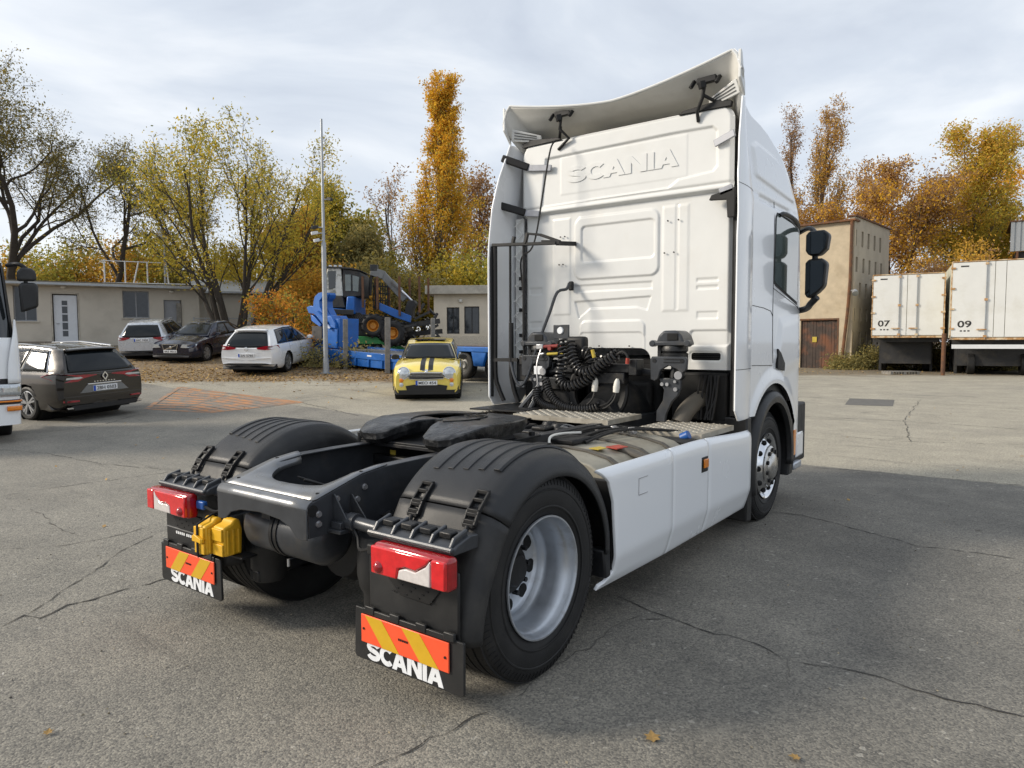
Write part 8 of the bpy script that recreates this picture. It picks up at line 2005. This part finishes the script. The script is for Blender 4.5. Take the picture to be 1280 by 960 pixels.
        text_part(txt, 'plate_lettering', 'car_trim', p, M, w=w * (0.80 if blue else 0.88), h=h * 0.62, ext=0.002, off=0.012)
        return p
def car_at(l, d, f): return on_ground(l, d), vecrot(f)
def level(t, f):
    """let the car stand on the slope of the ground"""
    x, y, z = t.location; v = Vector((math.cos(t.rotation_euler.z), math.sin(t.rotation_euler.z), 0)); n = Vector((-v.y, v.x, 0))
    g = lambda p: ground_h(p.x, p.y)
    c = Vector((x, y, 0)); pf = math.atan2(g(c + v * 1.4) - g(c - v * 1.4), 2.8); pr = math.atan2(g(c + n * .75) - g(c - n * .75), 1.5)
    t.rotation_euler = (pr, -pf, t.rotation_euler.z)
    t.location.z = (g(c + v * 1.4 + n * .75) + g(c + v * 1.4 - n * .75) + g(c - v * 1.4 + n * .75) + g(c - v * 1.4 - n * .75)) / 4
# ---- brown estate, seen from behind
P = dict(w=1.86, tail=-2.40, nose=2.44, axf=1.50, axr=-1.31, rad=0.345, tw=0.235, rimk=0.72, spokes=5, round=0.7, tailin=0.10, nosein=0.25,
         bot=([-2.40, -2.3, -1.9, 1.9, 2.44], [0.34, 0.26, 0.20, 0.19, 0.26]), sh=([-2.40, -2.2, -1.2, 0.6, 1.1, 2.2, 2.44], [0.93, 0.985, 0.97, 0.93, 0.90, 0.72, 0.60]),
         top=([-2.40, -2.2, -1.2, 0.9, 1.1, 2.2, 2.44], [0.95, 1.0, 1.0, 1.0, 1.0, 0.80, 0.64]),
         house=dict(xf0=1.12, xf1=0.20, xr0=-2.36, xr1=-1.98, w0=1.70, w1=1.22, roof=([0, 0.25, 0.6, 1], [1.40, 1.465, 1.47, 1.405]), bowr=0.05))
pos, rz = car_at(-10.55, 15.30, (-0.906, 0.42))
C1 = Car('parked_car', 'dark brown metallic estate car seen from behind, nearest the left edge', 'car', pos, rz, P, 'car_brown')
C1.glass(C1.rear, -0.93, 0.93, 0.10, 0.86, 'rear_window', 0.008)
sp = MB().grid(lambda u, v: (lambda p: (p.x - 0.10 * v, p.y, p.z - 0.03 * v * v + 0.012))(C1.rear((2 * u - 1) * 0.97, 1.0)), 16, 5); sp.build('roof_lip', 'car_brown', C1.t, solid=0.03)
C1.side_glass([(0.14, 0.36), (0.375, 0.62), (0.635, 0.86)], chrome=True)
C1.seams([(0.95, 0.3), (-0.15, 0.28), (-1.15, 0.75)], [(-0.02, 0.86), (-1.0, 0.88)])
C1.mirrors(0.72, 1.02)
for sg in (1, -1):
    tl = C1.end_patch([(sg * 0.915, 0.90), (sg * 0.90, 0.965), (sg * 0.55, 0.93), (sg * 0.16, 0.915), (sg * 0.16, 0.90), (sg * 0.42, 0.86), (sg * 0.55, 0.80), (sg * 0.88, 0.795)], -1, 'tail_lamp', 'tail_red', 0.014)
    C1.end_patch([(sg * 0.80, 0.85), (sg * 0.78, 0.885), (sg * 0.50, 0.89), (sg * 0.45, 0.865), (sg * 0.54, 0.845)], -1, 'lamp_strip', 'lamp_glass', 0.018, 0.03, tl)
    C1.end_patch([(sg * 0.84, 0.40), (sg * 0.84, 0.44), (sg * 0.56, 0.43), (sg * 0.56, 0.40)], -1, 'reflector', 'tail_red', 0.035)
    C1.end_patch([(sg * 0.80, 0.27), (sg * 0.80, 0.30), (sg * 0.48, 0.30), (sg * 0.48, 0.27)], -1, 'exhaust_trim', 'chrome', 0.03)
m = C1.end_patch([(0.90, 0.25), (0.92, 0.50), (-0.92, 0.50), (-0.90, 0.25)], -1, 'bumper', 'car_brown', 0.028, 0.2)
C1.end_patch([(0.66, 0.235), (0.72, 0.33), (-0.72, 0.33), (-0.66, 0.235)], -1, 'bumper_insert', 'car_trim', 0.034, 0.2)
C1.end_patch([(0.52, 0.56), (0.36, 0.72), (-0.36, 0.72), (-0.52, 0.56)], -1, 'plate_recess', 'machine_grey', 0.006)
MB().box(-2.42, -2.39, -0.36, 0.36, 0.715, 0.74).build('chrome_bar', 'chrome', C1.t, bevel=0.006)
C1.plate(-1, 0.635, '2BH 0503')
dm = MB()
for (a, b) in (((0, 0.955), (0.055, 0.875)), ((0.055, 0.875), (0, 0.795)), ((0, 0.795), (-0.055, 0.875)), ((-0.055, 0.875), (0, 0.955))): dm.bar((-2.425, a[0], a[1]), (-2.425, b[0], b[1]), 0.022, 0.028, up=(1, 0, 0))
dm.build('diamond_badge', 'chrome', C1.t)
m = MB()
for k in range(8): m.box(-2.42, -2.40, -0.22 + 0.06 * k, -0.19 + 0.06 * k, 0.765, 0.782)
m.build('name_badge', 'chrome', C1.t, smooth=0)
MB().bar((-2.19, 0.05, 1.06), (-2.13, -0.38, 1.09), 0.02, 0.02).build('wiper', 'car_trim', C1.t)
for sg in (1, -1): MB().tube([(0.15, sg * 0.58, 1.475), (-0.8, sg * 0.6, 1.51), (-1.85, sg * 0.58, 1.455)], 0.016, 6).build('roof_rail', 'chrome', C1.t)
level(C1.t, None)
# ---- white estate
P = dict(w=1.86, tail=-2.46, nose=2.46, axf=1.52, axr=-1.31, rad=0.335, rimk=0.70, spokes=7, round=0.7, tailin=0.12, nosein=0.25,
         bot=([-2.46, -2.3, -1.9, 1.9, 2.46], [0.36, 0.27, 0.20, 0.19, 0.26]), sh=([-2.46, -2.25, -1.2, 0.6, 1.1, 2.2, 2.46], [0.86, 0.985, 0.975, 0.93, 0.90, 0.74, 0.62]),
         top=([-2.46, -2.25, -1.2, 0.9, 1.1, 2.2, 2.46], [0.88, 1.0, 1.0, 1.0, 1.0, 0.82, 0.66]),
         house=dict(xf0=1.10, xf1=0.15, xr0=-2.40, xr1=-1.92, w0=1.70, w1=1.20, roof=([0, 0.25, 0.6, 1], [1.40, 1.49, 1.50, 1.43]), bowr=0.06))
pos, rz = car_at(-8.25, 24.5, (0.06, 1.0))
C2 = Car('parked_car', 'white estate car seen from behind on the leaves beside the camera mast', 'car', pos, rz, P, 'car_white')
C2.glass(C2.rear, -0.90, 0.90, 0.06, 0.84, 'rear_window', 0.008)
sp = MB().grid(lambda u, v: (lambda p: (p.x - 0.14 * v, p.y, p.z - 0.035 * v * v + 0.012))(C2.rear((2 * u - 1) * 0.97, 1.0)), 16, 5); sp.build('roof_lip', 'car_white', C2.t, solid=0.03)
C2.side_glass([(0.14, 0.36), (0.375, 0.62), (0.635, 0.88)], chrome=True)
C2.seams([(0.95, 0.3), (-0.15, 0.28), (-1.15, 0.75)], [(-0.02, 0.86), (-1.0, 0.88)]); C2.mirrors(0.70, 1.03)
for sg in (1, -1):
    tl = C2.end_patch([(sg * 0.91, 0.86), (sg * 0.90, 0.965), (sg * 0.62, 0.955), (sg * 0.34, 0.895), (sg * 0.38, 0.85), (sg * 0.60, 0.83)], -1, 'tail_lamp', 'tail_red', 0.016)
C2.end_patch([(0.40, 0.55), (0.38, 0.76), (-0.38, 0.76), (-0.40, 0.55)], -1, 'plate_recess', 'car_white', 0.004)
C2.end_patch([(0.86, 0.22), (0.88, 0.36), (0.6, 0.40), (-0.6, 0.40), (-0.88, 0.36), (-0.86, 0.22)], -1, 'bumper_insert', 'car_trim', 0.03, 0.2)
C2.end_patch([(0.91, 0.37), (0.91, 0.58), (-0.91, 0.58), (-0.91, 0.37), (-0.62, 0.41), (0.62, 0.41)], -1, 'bumper', 'car_white', 0.026, 0.2)
C2.plate(-1, 0.655, '2AI 5785')
MB().lathe([(0.05, 0), (0.062, 0.004), (0.062, 0.012), (0.05, 0.016)], (-2.462, 0, 0.86), (-1, 0, 0), 20, closed=True).build('ring_badge', 'chrome', C2.t)
level(C2.t, None)
# ---- silver white estate behind
P2 = dict(P); P2['house'] = dict(P['house']); P2['house']['roof'] = ([0, 0.25, 0.6, 1], [1.40, 1.47, 1.48, 1.42]); P2['house']['xr1'] = -2.05
pos, rz = car_at(-14.6, 28.9, (-0.22, 0.975))
C3 = Car('parked_car', 'silver white estate car seen from behind beside the low building', 'car', pos, rz, P2, 'car_silver')
C3.glass(C3.rear, -0.90, 0.90, 0.06, 0.84, 'rear_window', 0.008); C3.side_glass([(0.14, 0.36), (0.375, 0.62), (0.635, 0.88)]); C3.mirrors(0.70, 1.03)
for sg in (1, -1): C3.end_patch([(sg * 0.91, 0.80), (sg * 0.90, 0.92), (sg * 0.40, 0.90), (sg * 0.42, 0.86), (sg * 0.60, 0.80)], -1, 'tail_lamp', 'tail_red', 0.016)
C3.end_patch([(0.86, 0.22), (0.88, 0.40), (-0.88, 0.40), (-0.86, 0.22)], -1, 'bumper_insert', 'car_trim', 0.03, 0.2)
C3.plate(-1, 0.80, '3AC 7420')
for sg in (1, -1): MB().tube([(0.15, sg * 0.57, 1.49), (-0.8, sg * 0.59, 1.525), (-1.85, sg * 0.57, 1.46)], 0.016, 6).build('roof_rail', 'chrome', C3.t)
level(C3.t, None)
# ---- dark saloon facing the camera
P = dict(w=1.80, tail=-2.28, nose=2.30, axf=1.38, axr=-1.33, rad=0.32, rimk=0.68, spokes=7, round=0.65, tailin=0.15, nosein=0.20,
         bot=([-2.28, -2.1, -1.9, 1.9, 2.30], [0.34, 0.25, 0.19, 0.18, 0.22]), sh=([-2.28, -2.0, -1.2, 0.6, 1.0, 2.0, 2.30], [0.86, 0.93, 0.93, 0.90, 0.87, 0.76, 0.66]),
         top=([-2.28, -2.0, -1.3, 0.8, 1.05, 2.0, 2.30], [0.92, 1.0, 0.98, 0.98, 0.97, 0.86, 0.74]),
         house=dict(xf0=1.0, xf1=0.22, xr0=-1.72, xr1=-0.92, w0=1.62, w1=1.16, roof=([0, 0.3, 0.7, 1], [1.37, 1.425, 1.42, 1.36])))
pos, rz = car_at(-12.25, 27.9, (-0.13, -0.99))
C4 = Car('parked_car', 'dark navy saloon car facing the camera on the dry leaves', 'car', pos, rz, P, 'car_navy')
C4.glass(C4.front, -0.94, 0.94, 0.07, 0.94, 'windscreen', 0.008); C4.glass(C4.rear, -0.9, 0.9, 0.1, 0.92, 'rear_window', 0.008)
C4.side_glass([(0.16, 0.48), (0.50, 0.82)]); C4.seams([(0.90, 0.3), (-0.18, 0.28), (-1.05, 0.6)], [(-0.05, 0.82), (-0.9, 0.83)]); C4.mirrors(0.62, 0.98)
for sg in (1, -1): C4.end_patch([(sg * 0.84, 0.62), (sg * 0.86, 0.72), (sg * 0.48, 0.715), (sg * 0.40, 0.60), (sg * 0.60, 0.585)], 1, 'headlamp', 'lamp_glass', 0.02)
C4.end_patch([(0.30, 0.71), (0.24, 0.50), (-0.24, 0.50), (-0.30, 0.71)], 1, 'grille', 'car_trim', 0.024)
MB().bar((2.335, 0.26, 0.69), (2.335, -0.22, 0.52), 0.03, 0.015, up=(1, 0, 0)).build('grille_bar', 'chrome', C4.t)
m = MB()
for a, b in (((0.31, 0.715), (0.25, 0.495)), ((-0.31, 0.715), (-0.25, 0.495)), ((0.31, 0.715), (-0.31, 0.715))): m.bar((2.33, *a), (2.33, *b), 0.02, 0.015, up=(1, 0, 0))
m.build('grille_frame', 'chrome', C4.t)
MB().lathe([(0.0, 0), (0.05, 0.0), (0.05, 0.015), (0, 0.02)], (2.325, 0.02, 0.605), (1, 0, 0), 16).build('round_badge', 'chrome', C4.t)
C4.end_patch([(0.70, 0.25), (0.76, 0.38), (-0.76, 0.38), (-0.70, 0.25)], 1, 'lower_grille', 'car_trim', 0.03)
C4.plate(1, 0.455, '4A5 9012', blue=False, off=0.045)
level(C4.t, None)
# ---- yellow small car with two black bonnet stripes
P = dict(w=1.69, tail=-1.80, nose=1.83, axf=1.22, axr=-1.24, rad=0.305, tw=0.20, rimk=0.66, spokes=8, round=0.6, tailin=0.12, nosein=0.13,
         bot=([-1.80, -1.7, -1.5, 1.5, 1.83], [0.30, 0.22, 0.18, 0.17, 0.19]), sh=([-1.80, -1.6, -0.9, 0.5, 0.95, 1.55, 1.83], [0.84, 0.92, 0.92, 0.89, 0.86, 0.80, 0.66]),
         top=([-1.80, -1.6, -0.9, 0.5, 0.95, 1.4, 1.65, 1.83], [0.86, 0.94, 0.95, 0.97, 0.965, 0.915, 0.85, 0.72]),
         house=dict(xf0=0.86, xf1=0.33, xr0=-1.66, xr1=-1.42, w0=1.50, w1=1.16, roof=([0, 0.3, 0.7, 1], [1.30, 1.345, 1.35, 1.315]), bowf=0.12), mirror='car_trim')
pos, rz = car_at(-2.16, 18.5, (0.06, -1.0))
C5 = Car('parked_car', 'small yellow car with two black bonnet stripes facing the camera', 'car', pos, rz, P, 'car_yellow')
C5.glass(C5.front, -1.02, 1.02, 0.02, 0.97, 'windscreen_trim', 0.004, m='car_trim'); C5.glass(C5.front, -0.95, 0.95, 0.05, 0.93, 'windscreen', 0.010)
C5.glass(C5.rear, -0.9, 0.9, 0.1, 0.92, 'rear_window', 0.008); C5.side_glass([(0.08, 0.48), (0.50, 0.93)], v0=0.05, v1=0.93)
C5.mirrors(0.60, 0.97); C5.seams([(0.62, 0.3), (-0.55, 0.3)], [(-0.4, 0.80)])
for k, (a, b) in enumerate(((0.04, 0.155), (-0.155, -0.04))):
    MB().grid(lambda u, v: (lambda x, y: (x, y, lerp(C5.sh(x), C5.top(x), 1 - (abs(y) / C5.side_y(x, C5.sh(x))) ** 2.2) + 0.004))(lerp(0.98, 1.80, u), lerp(a, b, v)), 18, 5).build('bonnet_stripe', 'car_trim', C5.body)
for sg in (1, -1):
    hl = MB().lathe([(0.0, 0.055), (0.07, 0.05), (0.115, 0.03), (0.14, 0.0), (0.14, -0.10)], (0, 0, 0), (0.96, sg * 0.12, 0.22), 24); o = hl.build('headlamp', 'lamp_glass', C5.t); o.location = (1.80, sg * 0.545, 0.675)
    rg = MB().lathe([(0.132, 0.012), (0.142, 0.022), (0.156, 0.015), (0.158, -0.06)], (0, 0, 0), (0.96, sg * 0.12, 0.22), 24).build('headlamp_ring', 'chrome', o)
    for z in (0.505, 0.40): MB().lathe([(0, 0.01), (0.038, 0.008), (0.05, 0.0), (0.05, -0.03)], (1.85, sg * 0.60, z), (1, sg * 0.1, 0), 16).build('fog_lamp', 'amber_lens' if z > .45 else 'lamp_glass', C5.t)
    MB().grid(lambda u, v: (lambda a: (lerp(1.22, 1.22, u) + (0.36 + 0.07 * v) * math.cos(a), sg * (C5.side_y(1.22 + .36 * math.cos(a), 0.305 + .36 * max(0, math.sin(a))) * 1.0 + 0.012), 0.305 + (0.355 + 0.065 * v) * math.sin(a)))(lerp(-0.15, PI + .15, u)), 20, 3).build('arch_trim', 'car_trim', C5.t, solid=0.01)
g_ = C5.end_patch([(0.43, 0.60), (0.34, 0.675), (-0.34, 0.675), (-0.43, 0.60), (-0.38, 0.545), (0.38, 0.545)], 1, 'grille', 'car_trim', 0.022)
m = MB()
for z, w_ in ((0.662, .34), (0.628, .40), (0.594, .42)): m.tube([(1.862, -w_, z), (1.868, 0, z), (1.862, w_, z)], 0.010, 6)
m.tube([(1.862, 0.45, 0.60), (1.862, 0.36, 0.685), (1.868, 0, 0.692), (1.862, -0.36, 0.685), (1.862, -0.45, 0.60)], 0.014, 6).tube([(1.862, 0.45, 0.60), (1.864, 0.40, 0.54), (1.868, 0, 0.532), (1.864, -0.40, 0.54), (1.862, -0.45, 0.60)], 0.016, 6)
m.build('grille_bars', 'chrome', g_)
m = MB().lathe([(0, 0.008), (0.035, 0.006), (0.04, 0.0)], (1.83, 0, 0.735), (0.8, 0, 0.6), 16).bar((1.822, 0.04, 0.737), (1.81, 0.11, 0.742), 0.012, 0.02).bar((1.822, -0.04, 0.737), (1.81, -0.11, 0.742), 0.012, 0.02); m.build('winged_badge', 'chrome', C5.t)
C5.end_patch([(0.47, 0.26), (0.50, 0.37), (0.30, 0.40), (-0.30, 0.40), (-0.50, 0.37), (-0.47, 0.26)], 1, 'lower_grille', 'car_trim', 0.026)
C5.end_patch([(0.66, 0.165), (0.68, 0.27), (-0.68, 0.27), (-0.66, 0.165)], 1, 'chin_trim', 'car_trim', 0.030, 0.1)
for sg in (1, -1): C5.end_patch([(sg * 0.60, 0.17), (sg * 0.62, 0.24), (sg * 0.74, 0.30), (sg * 0.80, 0.44), (sg * 0.835, 0.46), (sg * 0.835, 0.17)], 1, 'corner_trim', 'car_trim', 0.028, 0.1)
C5.plate(1, 0.445, 'MEO 454', off=0.05)
MB().bar((1.02, 0.55, 0.975), (0.93, -0.05, 1.0), 0.02, 0.02).bar((1.02, -0.1, 0.985), (0.93, -0.6, 1.0), 0.02, 0.02).build('wipers', 'car_trim', C5.t)
MB().box(-0.35, 0.22, -0.40, 0.40, 1.370, 1.381).build('sunroof', 'car_glass', C5.t, bevel=0.02)
level(C5.t, None)
# ---- the other white truck, only the corner of its cab in view at the left edge
tf = Vector((0.62, -0.78)).normalized(); tcorner = Vector((-8.06, 11.35)); tside = Vector((tf.y, -tf.x))   # from the corner along the front, off to the left
if tside.x > 0: tside = -tside
ctr = tcorner + tside * 1.22
pos = on_ground(*ctr); 
T2 = thing('parked_truck', 'white truck cut off by the left edge, only a cab corner with black mirror showing', 'truck', pos, vecrot(tf))
# local x forward, y to its left; the visible corner is at (0, +1.22)
def t2_contour(z, t):
    """plan of the cab from the middle of the front (t=0) round the left corner and back (t=1)"""
    lean = interp(z, [0.3, 1.6, 3.0, 3.8], [0.0, -0.02, -0.38, -0.9])
    wd = interp(z, [1.0, 1.8, 2.9, 3.2, 3.6], [1.22, 1.20, 1.12, 1.04, 0.85])
    if t < 0.5:
        a = t / 0.5 * PI / 2; return (lean - 0.30 + 0.30 * math.cos(a) ** 0.8, wd * math.sin(a) ** 0.75)
    return (lean - 0.30 - (t - 0.5) / 0.5 * 2.0, wd)
def t2_skin(z0, z1, t0, t1, name, m, off=0.0, par=None, n=18):
    M_ = MB()
    if t0 > 0.1:
        for sg in (1, -1): MB().grid(lambda u, v: (lambda p: (p[0] + off, (p[1] + off) * sg, lerp(z0, z1, v)))(t2_contour(lerp(z0, z1, v), lerp(t0, t1, u))), n, 10).build(name, m, par or T2, smooth=50)
        return
    for sg in (1, -1): M_.grid(lambda u, v: (lambda p: (p[0] + off * (1 if True else 0), (p[1] + off) * sg, lerp(z0, z1, v)))(t2_contour(lerp(z0, z1, v), lerp(t0, t1, u))), n, 10)
    return M_.build(name, m, par or T2, smooth=50)
t2_skin(0.32, 0.78, 0.0, 1.0, 'bumper', 'white_paint', 0.02); t2_skin(0.98, 1.08, 0, 1, 'dark_band', 'car_trim', 0.0); t2_skin(0.66, 0.735, 0, 1, 'dark_band', 'car_trim', 0.028); t2_skin(0.70, 0.98, 0, 1, 'lamp_panel', 'white_paint', 0.0)
t2_skin(1.08, 1.75, 0.0, 1.0, 'cab_lower', 'white_paint', 0.0); t2_skin(1.75, 3.05, 0.0, 0.44, 'windscreen', 'glass_dark', -0.02); t2_skin(1.75, 3.05, 0.40, 1.0, 'side_glazing', 'flat_black', -0.01); t2_skin(3.0, 3.35, 0, 1, 'cab_upper', 'white_paint', 0.0)
MB().box(-2.25, -1.0, -0.95, 0.95, 3.34, 3.37).build('roof', 'white_paint', T2, smooth=0); MB().box(-2.3, -2.25, -1.15, 1.15, 0.6, 3.2).build('rear_wall', 'white_paint', T2, smooth=0)
c_ = MB().grid(lambda u, v: (lambda z: (lambda p: (p[0] + 0.03, p[1] + 0.035, z))(t2_contour(z, lerp(0.30 + 0.14 * v ** 2, 0.62 - 0.14 * v ** 2, u))))(lerp(1.0, 2.05, v)), 12, 14).build('corner_deflector', 'white_paint', T2, solid=0.02)
for sg in (1, -1):
    h_ = MB().grid(lambda u, v: (lambda z: (lambda p: (p[0] + 0.03, sg * (p[1] + 0.03), z))(t2_contour(z, lerp(0.16, 0.50, u))))(lerp(0.80, 0.99, v)), 14, 4).build('headlamp', 'lamp_glass', T2, solid=0.02)
    MB().grid(lambda u, v: (lambda z: (lambda p: (p[0] + 0.035, sg * (p[1] + 0.035), z))(t2_contour(z, lerp(0.16, 0.50, u))))(lerp(0.695, 0.722, v)), 14, 3).build('turn_lamp', 'amber_lens', T2, solid=0.02)
    MB().grid(lambda u, v: (lambda z: (lambda p: (p[0] + 0.045, sg * (p[1] + 0.045), z))(t2_contour(z, lerp(0.28, 0.44, u))))(lerp(0.55, 0.63, v)), 14, 4).build('fog_lamp', 'amber_lens', T2, solid=0.02)
    MB().lathe(tyre_prof(0.5, 0.3, 0.29), (-1.4, sg * 1.0, 0.5), (0, 1, 0), 32).build('wheel', 'tyre', T2)
    ar = MB().tube(smooth_path([(-0.45, sg * 1.15, 2.95), (-0.25, sg * 1.30, 2.96), (-0.20, sg * 1.42, 2.86)], 5), 0.035, 8).tube([(-0.2, sg * 1.38, 2.2), (-0.2, sg * 1.38, 2.9)], 0.03, 8).build('mirror_arm', 'flat_black', T2)
    MB().prism([(sg * 1.26, 2.68), (sg * 1.26, 2.84), (sg * 1.32, 2.91), (sg * 1.47, 2.90), (sg * 1.53, 2.83), (sg * 1.53, 2.69)], 'yz', -0.30, -0.14).build('mirror_housing', 'black_plastic', T2, bevel=0.04, seg=3)
    MB().prism([(sg * 1.30, 2.16), (sg * 1.28, 2.62), (sg * 1.33, 2.66), (sg * 1.52, 2.66), (sg * 1.55, 2.6), (sg * 1.54, 2.26)], 'yz', -0.30, -0.14).build('mirror_housing', 'black_plastic', T2, bevel=0.04, seg=3)
